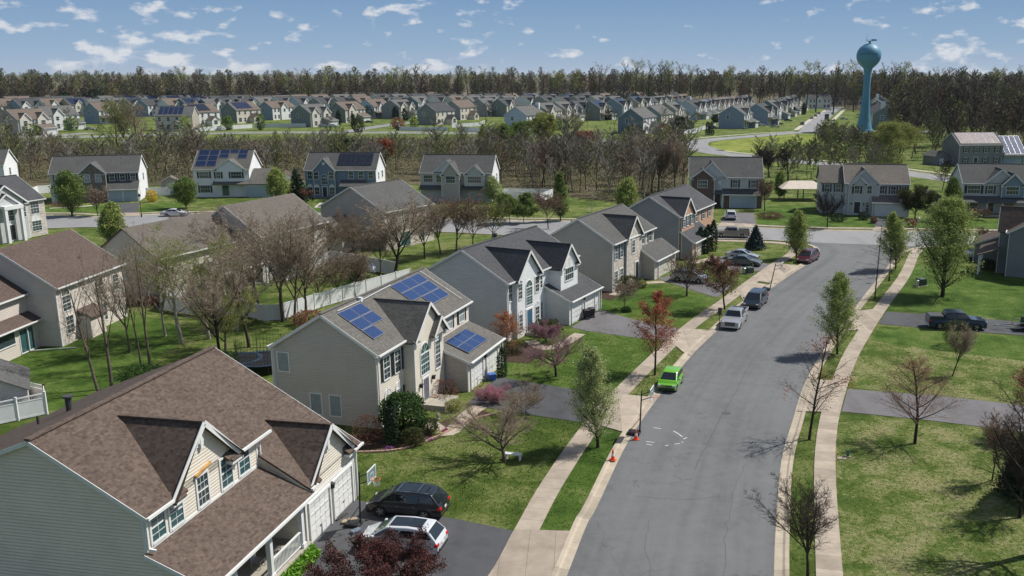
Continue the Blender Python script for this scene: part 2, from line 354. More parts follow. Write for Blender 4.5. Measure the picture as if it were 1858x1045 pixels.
def smooth(pts, n=6):
    P = [Vector((p[0], p[1], 0)) for p in pts]; P = [P[0]*2-P[1]] + P + [P[-1]*2-P[-2]]; o = []
    for i in range(1, len(P)-2):
        for k in range(n):
            t = k/n; a, b, c, d = P[i-1:i+3]
            o.append(.5*((2*b)+(c-a)*t+(2*a-5*b+4*c-d)*t*t+(3*b-a-3*c+d)*t**3))
    o.append(P[-2]); return o
def resample(P, n):
    d = [0]
    for a, b in zip(P[:-1], P[1:]): d.append(d[-1]+(b-a).length)
    o = []; j = 0
    for i in range(n+1):
        s = d[-1]*i/n
        while j < len(d)-2 and d[j+1] < s: j += 1
        f = (s-d[j])/max(1e-9, d[j+1]-d[j]); o.append(P[j].lerp(P[j+1], min(1, max(0, f))))
    return o
def strip_mesh(name, L_, R_, zl, zr, m, kind='structure', skirt=0.0):
    "quads between two equal-length edge polylines, uv.x = metres along"
    v = []; f = []; uv = []; s = 0
    for i, (a, b) in enumerate(zip(L_, R_)):
        if i: s += ((L_[i]+R_[i])/2-(L_[i-1]+R_[i-1])/2).length
        w = (a-b).length
        v += [(a.x, a.y, zl-skirt), (a.x, a.y, zl), (b.x, b.y, zr), (b.x, b.y, zr-skirt)]; uv.append((s, w))
    cols = (0, 1, 2) if skirt else (1,)
    U = []
    for i in range(len(L_)-1):
        for c in cols:
            f.append((4*i+c, 4*i+c+1, 4*i+c+5, 4*i+c+4))
            yy = [0, 0, uv[i][1], uv[i][1]]
            for (k, cc) in ((i, c), (i, c+1), (i+1, c+1), (i+1, c)): U += [uv[k][0], yy[cc]]
    o = meshobj(name, v, f, m, uv=False); ul = o.data.uv_layers.new(name='UVMap'); ul.data.foreach_set('uv', U)
    return tag(o, kind=kind)
def offset(P, d):
    o = []
    for i, p in enumerate(P):
        t = (P[min(i+1, len(P)-1)]-P[max(i-1, 0)]).normalized(); o.append(p+Vector((t.y, -t.x, 0))*d)
    return o
def path(name, pts, w, z, m, n=6, skirt=.05):
    P = smooth(pts, n); return strip_mesh(name, offset(P, -w/2), offset(P, w/2), z, z, m, skirt=skirt)
def px(*a): return [at(x, y) for x, y in a]
def sheet(name, pts, z, m, kind='structure'):
    v = [(p[0], p[1], z) for p in pts]; o = meshobj(name, v, [list(range(len(v)))], m, uv=True)
    if o.data.polygons[0].normal.z < 0: o.data.flip_normals()
    return tag(o, kind=kind)

gv = []; gf = []
xs = [-9000, -3000, -1000, -400, -150, 0, 150, 400, 1000, 3000, 9000]; ys = [-600, 0, 60, 150, 300, 600, 1200, 3000, 9000, 20000]
for y in ys:
    for x in xs: gv.append((x, y, 0))
nx_ = len(xs)
for j in range(len(ys)-1):
    for i in range(nx_-1): gf.append((j*nx_+i, j*nx_+i+1, (j+1)*nx_+i+1, (j+1)*nx_+i))
tag(meshobj('ground', gv, gf, MT['grass'], uv=False), kind='structure')
# woodland floors
sheet('woodland_floor', px((-700, 352), (-200, 350), (80, 340), (260, 338), (480, 333), (700, 335), (900, 338), (1010, 356), (1180, 372), (1250, 372), (1245, 300), (1190, 268), (1100, 262), (1000, 256), (700, 250), (400, 256), (200, 268), (0, 268), (-700, 275)), .008, MT['woodfloor'])
sheet('woodland_floor', [(-1900, 720), (-330, 640), (-150, 730), (60, 760), (180, 735), (215, 640), (205, 480), (180, 385), (215, 305), (330, 290), (900, 300), (2500, 900), (6000, 9000), (-6000, 9000)], .008, MT['woodfloor'])

# main street
LE = [(985, 1150), (1028, 1045), (1064, 953), (1083, 919), (1138, 804), (1194, 721), (1253, 647), (1303, 598), (1352, 554), (1407, 518), (1440, 495), (1466, 478), (1483, 463), (1487, 455), (1482, 448), (1464, 442.5), (1436, 438)]
RE = [(1404, 1150), (1405, 1045), (1408, 962), (1418, 838), (1439, 762), (1463, 690), (1508, 615), (1558, 549), (1608, 487), (1630, 462), (1640, 455), (1655, 450.5), (1680, 447.5)]
PL = smooth(px(*LE), 5); PR = smooth(px(*RE), 5)
n = 90
tag(strip_mesh('street', resample(PL, n), resample(PR, n), .012, .012, MT['asphalt']))
# cross street
NE_ = smooth(px((-500, 398), (-200, 394), (82, 391), (176, 394), (297, 389), (450, 388), (610, 394), (781, 397), (942, 401), (1043, 402), (1200, 408), (1350, 413), (1471, 418), (1591, 420), (1700, 421), (1858, 424), (2100, 428)), 4)
SE_ = smooth(px((-500, 428), (-200, 420), (82, 414), (150, 412), (269, 411), (450, 411), (610, 416), (803, 420.5), (898, 425), (1000, 428), (1150, 430.5), (1300, 433), (1387, 434.5), (1436, 438), (1550, 443), (1680, 447.5), (1772, 446), (1858, 444), (2100, 446)), 4)
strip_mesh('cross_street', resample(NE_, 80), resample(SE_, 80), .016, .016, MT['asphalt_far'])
def curb(P, side, name='curb'):
    "gutter pan then a raised kerb on the given side of the asphalt edge"
    g0 = offset(P, side*-.02); g1 = offset(P, side*.42); k0 = g1; k1 = offset(P, side*.56); k2 = offset(P, side*.78)
    v = []; f = []; U = []; s = 0; S = []
    for i in range(len(P)):
        if i: s += (P[i]-P[i-1]).length
        S.append(s)
        v += [(g0[i].x, g0[i].y, .018), (g1[i].x, g1[i].y, .024), (k1[i].x, k1[i].y, .10), (k2[i].x, k2[i].y, .11), (k2[i].x, k2[i].y, -.02)]
    for i in range(len(P)-1):
        for c in range(4):
            f.append((5*i+c, 5*i+c+1, 5*i+c+6, 5*i+c+5) if side < 0 else (5*i+c, 5*i+c+5, 5*i+c+6, 5*i+c+1))
            for (k, q) in (((i, c), (i, c+1), (i+1, c+1), (i+1, c)) if side < 0 else ((i, c), (i+1, c), (i+1, c+1), (i, c+1))): U += [S[k], q*.25]
    o = meshobj(name, v, f, MT['curb'], uv=False); o.data.uv_layers.new(name='UVMap').data.foreach_set('uv', U)
    return tag(o, kind='structure')
curb(PL, -1); curb(PR, 1); curb(NE_, -1)
curb(smooth(px((-500, 428), (-200, 420), (82, 414), (150, 412), (269, 411), (450, 411), (610, 416), (803, 420.5), (898, 425), (1000, 428), (1150, 430.5), (1300, 433), (1387, 434.5), (1436, 438)), 4), 1)
curb(smooth(px((1680, 447.5), (1772, 446), (1858, 444), (2100, 446)), 4), 1)
# sidewalks
path('sidewalk', px((830, 1150), (912, 1045), (956, 962), (1004, 875), (1072, 776), (1140, 699), (1246, 598), (1313, 549), (1377, 502), (1408, 480), (1430, 466), (1442, 456), (1440, 447.5), (1425, 442.5), (1387, 439.5), (1329, 437.5), (1200, 435)), 1.45, .06, MT['concrete'])
path('sidewalk', px((1512, 1150), (1505, 1045), (1497, 880), (1499, 800), (1511, 736), (1539, 655), (1568, 604), (1595, 563), (1640, 502), (1658, 463), (1668, 452)), 1.4, .06, MT['concrete'])
path('sidewalk', [p+Vector((0, 3.1, 0)) for p in px((-500, 398), (-200, 394), (82, 391), (176, 394), (297, 389), (450, 388), (610, 394), (781, 397), (942, 401), (1043, 402), (1200, 408), (1350, 413), (1471, 418), (1591, 420), (1700, 421), (1858, 424), (2100, 428))], 1.3, .05, MT['concrete'])
# lawns with their own turf
sheet('lawn', px((1527, 1060), (1514, 898), (1516, 813), (1524, 752), (1678, 766), (1848, 788), (2000, 800), (2000, 1300), (1540, 1300)), .006, MT['grass_dry'])
sheet('lawn', px((1529, 702), (1550, 655), (1580, 618), (1730, 640), (1858, 655), (2000, 665), (2000, 745), (1858, 732), (1700, 716)), .006, MT['grass_dry'])
sheet('lawn', px((1580, 618), (1598, 592), (1662, 597), (1858, 612), (2000, 622), (2000, 665), (1858, 655), (1730, 640)), .006, MT['grass_lush'])
sheet('lawn', px((1607, 562), (1640, 515), (1662, 478), (1800, 490), (2000, 500), (2000, 590), (1858, 581)), .006, MT['grass_lush'])
sheet('lawn', px((913, 690), (1046, 705), (1122, 706), (1146, 688), (1234, 601), (1060, 593), (905, 640)), .006, MT['grass_lush'])
sheet('lawn', px((1228, 600), (1300, 540), (1120, 505), (1080, 530), (1080, 560), (1152, 580)), .006, MT['grass_lush'])
sheet('verge', px((976, 962), (1034, 962), (1100, 834), (1128, 790), (1104, 776), (1079, 787), (1017, 877)), .006, MT['grass_lush'])
sheet('field', px((1287, 262), (1300, 256), (1360, 250.5), (1440, 244), (1500, 243), (1560, 246), (1530, 262), (1500, 285), (1440, 285), (1350, 279), (1297, 270)), .012, MT['grass_field'])
sheet('lawn', px((-100, 600), (60, 645), (150, 600), (225, 560), (290, 580), (350, 600), (300, 640), (230, 700), (100, 745), (-100, 740)), .006, MT['grass_lush'])
for q in ([(75, 388), (76, 377), (200, 372), (200, 388)], [(252, 387), (258, 372), (330, 366), (330, 384)], [(528, 383), (528, 374), (660, 372), (660, 390)], [(1374, 408), (1374, 375), (1500, 372), (1590, 400), (1590, 414)], [(1640, 416), (1640, 400), (1740, 395), (1860, 404), (1860, 420)]):
    sheet('lawn', px(*q), .006, MT['grass_lush'])
# aprons and driveways
def drive(pts, m=None, z=.030): sheet('driveway', px(*pts), z, m or MT['drive'])
def apron(pts): sheet('driveway_apron', px(*pts), .066, MT['concrete'])
drive([(645, 906), (700, 922), (822, 941), (932, 964), (893, 1045), (850, 1130), (640, 1090), (540, 1060), (556, 992)])
apron([(934, 962), (1038, 965), (995, 1060), (960, 1130), (860, 1130), (893, 1045)])
drive([(846, 734), (904, 684), (1046, 708), (1122, 712), (1064, 768), (995, 758)])
apron([(1126, 716), (1188, 722), (1139, 787), (1068, 767)])
drive([(1036, 594), (1090, 562), (1150, 580), (1232, 597), (1215, 618), (1152, 613), (1060, 600)], MT['drive_pale'])
apron([(1213, 617), (1236, 598), (1264, 598), (1298, 600), (1285, 616), (1254, 646), (1240, 640)])
apron([(1340, 530), (1352, 520), (1375, 514), (1402, 519), (1370, 546), (1348, 545)])
drive([(1193, 506), (1223, 498), (1330, 520), (1300, 540), (1260, 528)], MT['drive_pale'])
drive([(1285, 474), (1308, 465), (1400, 480), (1382, 492), (1330, 492)], MT['drive_pale'])
apron([(1392, 490), (1408, 478), (1455, 483), (1410, 516), (1372, 510)])
drive([(1538, 706), (1698, 718), (1858, 736), (2000, 748), (2000, 802), (1848, 783), (1678, 762), (1527, 747)], MT['drive_pale'])
apron([(1468, 688), (1514, 691), (1529, 706), (1520, 749), (1446, 747)])
drive([(1608, 566), (1700, 571), (1858, 585), (2000, 595), (2000, 622), (1858, 609), (1662, 594), (1594, 588)])
apron([(1548, 566), (1588, 561), (1605, 565), (1580, 600), (1530, 600), (1520, 608)])
# north side driveways
drive([(197, 370), (254, 368), (248, 388), (201, 388)]); apron([(198, 387), (250, 386), (256, 392), (192, 394)])
drive([(1315, 385), (1368, 387), (1372, 408), (1308, 405)], MT['drive_pale']); apron([(1308, 404), (1374, 407), (1377, 414), (1302, 411)])
drive([(1577, 395), (1640, 399), (1640, 414), (1590, 413)]); apron([(1588, 412), (1642, 413), (1646, 420), (1582, 419)])
drive([(1745, 455), (1800, 450), (1858, 452), (1858, 476), (1770, 470)], MT['drive_pale']); apron([(1590, 418), (1600, 417), (1600, 420), (1588, 420)])
drive([(556, 384), (610, 386), (640, 392), (600, 393)], MT['drive_pale'])
# front walks
path('front_walk', px((742, 758), (780, 770), (812, 786), (850, 752), (870, 738)), 1.3, .045, MT['concrete'])
path('front_walk', px((962, 618), (985, 632), (1020, 625), (1052, 606)), 1.2, .045, MT['concrete'])
path('front_walk', px((1112, 536), (1150, 520), (1170, 514), (1205, 512)), 1.2, .045, MT['concrete'])
path('front_walk', px((1252, 478), (1290, 470), (1300, 466)), 1.3, .045, MT['concrete'])
path('front_walk', px((90, 378), (130, 376), (170, 373)), 1.2, .045, MT['concrete_far'])
path('front_walk', px((575, 377), (585, 368)), 1.2, .045, MT['concrete_far'])
# far roads
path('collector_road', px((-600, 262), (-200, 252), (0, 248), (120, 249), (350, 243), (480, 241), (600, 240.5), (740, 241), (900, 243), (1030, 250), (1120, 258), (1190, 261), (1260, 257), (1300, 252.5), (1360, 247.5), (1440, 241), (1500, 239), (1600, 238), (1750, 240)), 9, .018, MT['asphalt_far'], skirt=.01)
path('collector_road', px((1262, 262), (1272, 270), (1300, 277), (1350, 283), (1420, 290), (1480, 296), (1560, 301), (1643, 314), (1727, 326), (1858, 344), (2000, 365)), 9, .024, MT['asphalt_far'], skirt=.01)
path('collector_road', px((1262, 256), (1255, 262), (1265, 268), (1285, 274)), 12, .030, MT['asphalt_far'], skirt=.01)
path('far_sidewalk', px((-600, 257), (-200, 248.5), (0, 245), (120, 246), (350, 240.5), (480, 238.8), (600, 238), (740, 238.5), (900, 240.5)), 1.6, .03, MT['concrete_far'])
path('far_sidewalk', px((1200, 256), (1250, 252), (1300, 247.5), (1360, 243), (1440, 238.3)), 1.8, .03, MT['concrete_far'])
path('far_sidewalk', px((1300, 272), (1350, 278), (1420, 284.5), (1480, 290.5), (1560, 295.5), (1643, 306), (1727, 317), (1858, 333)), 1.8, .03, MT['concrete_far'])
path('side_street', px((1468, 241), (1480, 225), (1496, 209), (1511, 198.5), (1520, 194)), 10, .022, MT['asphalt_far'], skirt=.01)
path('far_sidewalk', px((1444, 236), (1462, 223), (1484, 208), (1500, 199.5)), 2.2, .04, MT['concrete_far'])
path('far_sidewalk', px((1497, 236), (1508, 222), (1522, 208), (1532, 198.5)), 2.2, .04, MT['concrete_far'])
path('side_street', px((630, 240), (650, 235), (690, 229), (730, 224), (800, 219)), 8, .022, MT['asphalt_far'], skirt=.01)
path('side_street', px((60, 248), (110, 245), (165, 241)), 8, .026, MT['asphalt_far'], skirt=.01)
# white scuff marks painted on the asphalt near the cones
for a, b in (((1186, 776), (1199, 778)), ((1222, 782), (1232, 788)), ((1232, 788), (1238, 793)), ((1240, 797), (1247, 794)), ((1224, 806), (1234, 805)), ((1207, 809), (1213, 808)), ((1172, 801), (1187, 803)), ((1173, 806), (1183, 808)), ((1236, 802), (1240, 803))):
    p, q = at(*a), at(*b); d = (q-p).normalized(); s_ = Vector((-d.y, d.x, 0))*.04
    sheet('road_marking', [p-s_, q-s_*.6, q+s_, p+s_*.7], .0165, MT['trim'])
for q, w_ in (([(1262, 850), (1280, 810), (1292, 787), (1330, 720), (1368, 651), (1420, 600), (1465, 560)], .05), ([(1312, 1045), (1318, 960), (1330, 900), (1352, 840)], .03), ([(1150, 900), (1240, 906), (1330, 900)], .028), ([(1210, 690), (1330, 696), (1452, 700)], .03), ([(1180, 1045), (1172, 990), (1180, 940)], .025)):
    P = smooth(px(*q), 8); rr = random.Random(q[0][0]); P = [p+Vector((rr.uniform(-.10, .10), rr.uniform(-.10, .10), 0)) for p in P]; strip_mesh('sealed_crack', offset(P, -w_/2), offset(P, w_/2), .0165, .0165, MT['tar'])
q = at(1318, 750); b_ = [(q.x+.38*math.cos(a*math.pi/9), q.y+.38*math.sin(a*math.pi/9)) for a in range(18)]; sheet('manhole_cover', b_, .017, MT['tar'])
# storm drain, planting beds with their edging
sheet('planting_bed', px((640, 818), (690, 820), (740, 815), (800, 795), (850, 765), (895, 752), (855, 735), (820, 760), (780, 772), (740, 770), (690, 780), (640, 790)), .034, MT['mulch'])
sheet('planting_bed', px((905, 655), (960, 660), (985, 640), (962, 622), (910, 628)), .034, MT['mulch'])
sheet('planting_bed', px((1075, 540), (1110, 545), (1140, 525), (1120, 518), (1090, 520)), .034, MT['mulch'])
# ------------------------------------------------------------------ house parts
def win(root, P, a0, a1, z0, z1, grid=(2, 2), shutters=None, arch=False, pane='pane', trim='trim', dx=.34, sill=True, shw=.36, tw=.09):
    "double-hung window on the wall surface P(a, z, outward)"
    tr = MB(True)
    def bar(x0, x1, y0, y1, o0, o1): tr.hexa([P(x0, y0, o0), P(x1, y0, o0), P(x1, y0, o1), P(x0, y0, o1), P(x0, y1, o0), P(x1, y1, o0), P(x1, y1, o1), P(x0, y1, o1)])
    bar(a0-tw, a0, z0-tw, z1+tw, -.03, .055); bar(a1, a1+tw, z0-tw, z1+tw, -.03, .055)
    bar(a0, a1, z0-tw, z0, -.03, .075); bar(a0, a1, z1, z1+tw, -.03, .055)
    zm = (z0+z1)/2
    if grid is not None:
        bar(a0, a1, zm-.035, zm+.035, -.01, .035)
        nx, ny = grid
        for i in range(1, nx):
            x = a0+(a1-a0)*i/nx; bar(x-.012, x+.012, z0, z1, -.01, .028)
        for j in range(1, ny*2):
            if j == ny: continue
            y = z0+(z1-z0)*j/(ny*2); bar(a0, a1, y-.012, y+.012, -.01, .028)
    pn = MB(True); pn.hexa([P(a0, z0, .0), P(a1, z0, .0), P(a1, z0, .014), P(a0, z0, .014), P(a0, z1, .0), P(a1, z1, .0), P(a1, z1, .014), P(a0, z1, .014)])
    if arch:
        r = (a1-a0)/2; cx = (a0+a1)/2; n = 10; z2 = z1+tw; pts = [(cx+r*math.cos(math.pi*i/n), z2+r*math.sin(math.pi*i/n)) for i in range(n+1)]
        out_ = [(cx+(r+tw)*math.cos(math.pi*i/n), z2+(r+tw)*math.sin(math.pi*i/n)) for i in range(n+1)]
        for i in range(n):
            p, q, q2, p2 = pts[i], pts[i+1], out_[i+1], out_[i]
            tr.hexa([P(*p, -.03), P(*q, -.03), P(*q2, -.03), P(*p2, -.03), P(*p, .055), P(*q, .055), P(*q2, .055), P(*p2, .055)])
        mt = [P(x, z, .012) for x, z in pts]
        if arch == 'fan':
            tr.face(*[P(x, z, .03) for x, z in pts]); tr.face(P(cx-.05, z2, .06), P(cx+.05, z2, .06), P(cx+.05, z2+r+.25, .06), P(cx-.05, z2+r+.25, .06))
        else:
            pn.face(*mt)
            for k in (1, 2, 3):
                t = math.pi*k/4; x, z = cx+r*math.cos(t), z2+r*math.sin(t)
                tr.hexa([P(cx-.012, z2, 0), P(cx+.012, z2, 0), P(cx+.012, z2, .03), P(cx-.012, z2, .03), P(x-.012, z, 0), P(x+.012, z, 0), P(x+.012, z, .03), P(x-.012, z, .03)])
    w = tr.build('window', MT[trim], root); pn.build('pane', MT[pane], w)
    if shutters:
        for x0, x1 in ((a0-tw-shw, a0-tw-.01), (a1+tw+.01, a1+tw+shw)):
            s = MB(True); s.hexa([P(x0, z0-.05, -.01), P(x1, z0-.05, -.01), P(x1, z0-.05, .05), P(x0, z0-.05, .05), P(x0, z1+.05, -.01), P(x1, z1+.05, -.01), P(x1, z1+.05, .05), P(x0, z1+.05, .05)])
            s.build('shutter', MT[shutters], root)
    return w
def face_front(v): return lambda a, z, o=0: (a, v+o, z)
def face_left(u): return lambda a, z, o=0: (u-o, a, z)
def face_right(u): return lambda a, z, o=0: (u+o, a, z)
def face_back(v): return lambda a, z, o=0: (a, v-o, z)
def door(root, P, a0, a1, z0, z1, m='door_dark', trim='trim', knob=True):
    d = MB(True)
    def bar(b, x0, x1, y0, y1, o0, o1): b.hexa([P(x0, y0, o0), P(x1, y0, o0), P(x1, y0, o1), P(x0, y0, o1), P(x0, y1, o0), P(x1, y1, o0), P(x1, y1, o1), P(x0, y1, o1)])
    bar(d, a0, a1, z0, z1, -.02, .03)
    for j in range(3):
        for i in range(2):
            w = (a1-a0)/2; h = (z1-z0)/3; bar(d, a0+i*w+.1, a0+(i+1)*w-.1, z0+j*h+.1, z0+(j+1)*h-.06, .03, .045)
    o = d.build('door', MT[m], root)
    f = MB(True); bar(f, a0-.16, a0, z0, z1+.16, -.02, .07); bar(f, a1, a1+.16, z0, z1+.16, -.02, .07); bar(f, a0, a1, z1, z1+.16, -.02, .07); f.build('frame', MT[trim], o)
    if knob:
        k = MB(True); bar(k, a1-.16, a1-.08, (z0+z1)/2-.06, (z0+z1)/2+.02, .045, .09); k.build('handle', MT['steel'], o)
    return o
def gdoor(root, P, a0, a1, z0, z1, m='gdoor', trim='trim'):
    d = MB(True)
    def bar(b, x0, x1, y0, y1, o0, o1): b.hexa([P(x0, y0, o0), P(x1, y0, o0), P(x1, y0, o1), P(x0, y0, o1), P(x0, y1, o0), P(x1, y1, o0), P(x1, y1, o1), P(x0, y1, o1)])
    bar(d, a0, a1, z0, z1, -.02, .02); h = (z1-z0)/4; nn = max(4, round((a1-a0)/.62)); w = (a1-a0)/nn
    for j in range(4):
        for i in range(nn): bar(d, a0+i*w+.06, a0+(i+1)*w-.06, z0+j*h+.09, z0+(j+1)*h-.09, .02, .035)
    o = d.build('garage_door', MT[m], root)
    f = MB(True); bar(f, a0-.14, a0, z0, z1+.14, -.02, .11); bar(f, a1, a1+.14, z0, z1+.14, -.02, .11); bar(f, a0, a1, z1, z1+.14, -.02, .11); f.build('frame', MT[trim], o)
    k = MB(True); c = (a0+a1)/2; bar(k, c-.1, c+.1, z0+h-.02, z0+h+.03, .035, .07); k.build('handle', MT['black'], o)
    return o
def coach_lamp(root, P, a, z):
    b = MB(True)
    def bar(x0, x1, y0, y1, o0, o1): b.hexa([P(x0, y0, o0), P(x1, y0, o0), P(x1, y0, o1), P(x0, y0, o1), P(x0, y1, o0), P(x1, y1, o0), P(x1, y1, o1), P(x0, y1, o1)])
    bar(a-.07, a+.07, z-.1, z+.16, .0, .03); bar(a-.09, a+.09, z-.12, z+.14, .06, .24); bar(a-.13, a+.13, z+.14, z+.19, .02, .28); b.build('coach_lamp', MT['black'], root)
class House:
    def __init__(s, name, label, O, yaw, W_, Dp, eave, ridge, wall, roof, cat='house', group=None, ov=.3, rv=None, trim='trim', base=0.0, rake=.25, back_eave=None, gut=True, front=None, side=None):
        s.W, s.D, s.e, s.r, s.ov, s.rk = W_, Dp, eave, ridge, ov, rake; s.trim = trim
        s.rv = -Dp/2 if rv is None else rv; s.be = eave if back_eave is None else back_eave
        s.wm, s.rm = wall, roof
        s.root = empty(name, (O[0], O[1], 0), -math.radians(yaw), label, cat, group)
        s.sf = (ridge-eave)/(-s.rv); s.sb = (ridge-s.be)/(Dp+s.rv)
        s.bw, s.br, s.bf = MB(True), MB(True), MB(True)
        w = s.bw
        for u in (0, W_):
            pts = [(u, -Dp, base), (u, 0, base), (u, 0, eave), (u, s.rv, ridge), (u, -Dp, s.be)]
            w.face(*(pts if u else pts[::-1]))
        w.face((0, 0, base), (W_, 0, base), (W_, 0, eave), (0, 0, eave)); w.face((0, -Dp, base), (0, -Dp, s.be), (W_, -Dp, s.be), (W_, -Dp, base))
        a, b = -rake, W_+rake; t = .12
        s.br.slab((a, s.ov, s.zf(s.ov)), (b, s.ov, s.zf(s.ov)), (b, s.rv, ridge+.02), (a, s.rv, ridge+.02), t)
        s.br.slab((b, -Dp-ov, s.zb(-Dp-ov)), (a, -Dp-ov, s.zb(-Dp-ov)), (a, s.rv, ridge+.02), (b, s.rv, ridge+.02), t)
        s.br.beam((a, s.rv, ridge+.05), (b, s.rv, ridge+.05), .26, .07)
        for u in (a-.012, b+.012):
            s.bf.beam((u, s.ov, s.zf(s.ov)-.12), (u, s.rv, ridge-.1), .03, .22); s.bf.beam((u, -Dp-ov, s.zb(-Dp-ov)-.12), (u, s.rv, ridge-.1), .03, .22)
            s.bf.box((u-.1, -.02, eave-.32), (u+.1, s.ov, s.zf(s.ov)-.05))
        s._gut = g = MB(True)
        if gut:
            g.beam((a, s.ov+.07, s.zf(s.ov)-.03), (b, s.ov+.07, s.zf(s.ov)-.03), .13, .12); 
            g.beam((a, -Dp-ov-.07, s.zb(-Dp-ov)-.03), (b, -Dp-ov-.07, s.zb(-Dp-ov)-.03), .13, .12)
        for u in (-.01, W_+.01):
            for v in (0, -Dp): s.bf.box((u-.06, v-.07, base), (u+.06, v+.01 if v else v+.012, eave-.3 if v == 0 else s.be-.3))
    def zf(s, v): return s.r - s.sf*(v-s.rv)
    def zb(s, v): return s.r - s.sb*(s.rv-v)
    def vat(s, z): return s.rv + (s.r-z)/s.sf
    def mesh(s, name, m, **k):
        b = MB(True); b._n = (name, m); return b
    def gable(s, u0, u1, v, z0, zp, zb=None, ov=.28, wall=None, side=.25, returns=True, fascia=True, slabt=.12):
        "front-facing gable; zb = bottom of its wall, z0 = its eave height"
        w = MB(True) if wall else s.bw; um = (u0+u1)/2; zb = z0 if zb is None else zb; k = (zp-z0)/(um-u0)
        vb = s.vat(max(z0, s.e))-.4 if v > 0 else s.vat(z0)
        w.face(*([(u0, v, zb)] if zb < z0 else []), *([(u1, v, zb)] if zb < z0 else []), (u1, v, z0), (um, v, zp), (u0, v, z0))
        if zb < z0 and v > 0:
            w.face((u0, 0, zb), (u0, v, zb), (u0, v, z0), (u0, min(-.01, vb), z0), (u0, -.01, zb)); w.face((u1, v, zb), (u1, 0, zb), (u1, min(-.01, vb), z0), (u1, v, z0))
            for u in (u0, u1): s.bf.box((u-.06, v-.08, zb), (u+.06, v+.012, z0-.1))
        if wall: w.build('front_wall', wall, s.root)
        vf = v+ov; vr = s.vat(zp)-.05; ze = z0-k*side; ve = s.vat(ze) if ze > s.zf(s.ov) else s.ov
        ve = min(ve, v) if v > 0 and ze < s.e else ve
        if v > 0 and ze < s.zf(s.ov): ve = min(v, s.ov)
        s.br.slab((u0-side, vf, ze), (um, vf, zp+.05), (um, vr, zp+.05), (u0-side, ve, ze), slabt)
        s.br.slab((um, vf, zp+.05), (u1+side, vf, ze), (u1+side, ve, ze), (um, vr, zp+.05), slabt)
        s.br.beam((um, vf, zp+.07), (um, vr, zp+.07), .24, .06)
        if fascia:
            for a, b in (((u0-side, vf+.012, ze-.06), (um, vf+.012, zp-.02)), ((u1+side, vf+.012, ze-.06), (um, vf+.012, zp-.02))): s.bf.beam(a, b, .035, .24)
        if returns:
            for u, sg in ((u0, 1), (u1, -1)):
                a, b = sorted((u-sg*side, u+sg*.55)); s.bf.box((a, v+.005, ze-.2), (b, vf, ze-.04)); s.br.slab((a, vf+.02, ze-.03), (b, vf+.02, ze-.03), (b, v, ze+.16), (a, v, ze+.16), .03)
    def wing(s, u0, u1, vg, zg, zt, ov=.35, doors=(), gm='gdoor', wall=None, v0=0, side=.2, dz=.05):
        "single-storey front wing (garage or porch room) with a roof sloping to the front"
        w = MB(True) if wall else s.bw
        sl = (zt-zg)/(vg-v0)
        w.face((u0, vg, 0), (u1, vg, 0), (u1, vg, zg), (u0, vg, zg))
        x = MB(True) if wall else w
        x.face((u0, v0, 0), (u0, vg, 0), (u0, vg, zg), (u0, v0, zt)); x.face((u1, vg, 0), (u1, v0, 0), (u1, v0, zt), (u1, vg, zg))
        if wall: w.build('front_wall', wall, s.root); x.build('wall', s.wm, s.root)
        s.br.slab((u0-side, vg+ov, zg-sl*ov), (u1+side, vg+ov, zg-sl*ov), (u1+side, v0+.0, zt+.03), (u0-side, v0+.0, zt+.03), .12)
        for u in (u0-side-.012, u1+side+.012): s.bf.beam((u, vg+ov, zg-sl*ov-.12), (u, v0, zt-.1), .03, .22)
        s.bf.beam((u0-side, vg+ov+.03, zg-sl*ov-.05), (u1+side, vg+ov+.03, zg-sl*ov-.05), .05, .2)
        for u in (u0, u1): s.bf.box((u-.07, vg-.08, 0), (u+.07, vg+.012, zg-.05))
        P = face_front(vg)
        for a, b, h in doors: gdoor(s.root, P, a, b, dz, h, gm, s.trim)
        s._gut.beam((u0-side, vg+ov+.1, zg-sl*ov-.02), (u1+side, vg+ov+.1, zg-sl*ov-.02), .12, .11)
    def panel(s, u0, u1, v0, v1, nx, ny, m='solar', zfun=None, name='solar_panel', lift=.12, gap=.05):
        "solar panels laid parallel to a roof slope between v0 (upper) and v1 (lower)"
        zf = zfun or s.zf
        for i in range(nx):
            for j in range(ny):
                a0 = u0+(u1-u0)*i/nx; a1 = u0+(u1-u0)*(i+1)/nx-gap; c0 = v0+(v1-v0)*j/ny; c1 = v0+(v1-v0)*(j+1)/ny-gap
                b = MB(True); z0, z1 = zf(c0)+lift, zf(c1)+lift
                b.slab((a0, c1, z1), (a1, c1, z1), (a1, c0, z0), (a0, c0, z0), .045)
                p = b.build(name, MT['steel' if m != 'solar_black' else 'black'], s.root)
                e = .022; b = MB(True); dz = (z1-z0)/max(1e-6, (c1-c0))
                b.slab((a0+e, c1-e, z1-e*dz+.004), (a1-e, c1-e, z1-e*dz+.004), (a1-e, c0+e, z0+e*dz+.004), (a0+e, c0+e, z0+e*dz+.004), .006); b.build('cell_sheet', MT[m], p)
    def down(s, u, v, z1, z0=.1, du=0):
        s._gut.beam((u, v, z0), (u, v, z1), .09, .09)
    def vent(s, u, v, h=.5, r=.06):
        b = MB(True); z = s.zf(v) if v > s.rv else s.zb(v); b.tube((u, v, z-.1), (u, v, z+h), r, r, 8); b.build('roof_vent', MT['darkgrey'], s.root)
    def done(s, wallm=None):
        s.bw.build('wall', wallm or s.wm, s.root); s.br.build('roof', s.rm, s.root); s.bf.build('fascia', MT[s.trim], s.root)
        s._gut.build('gutter', MT['gutter'], s.root)
        return s.root
MT['gutter'] = MT['trim']
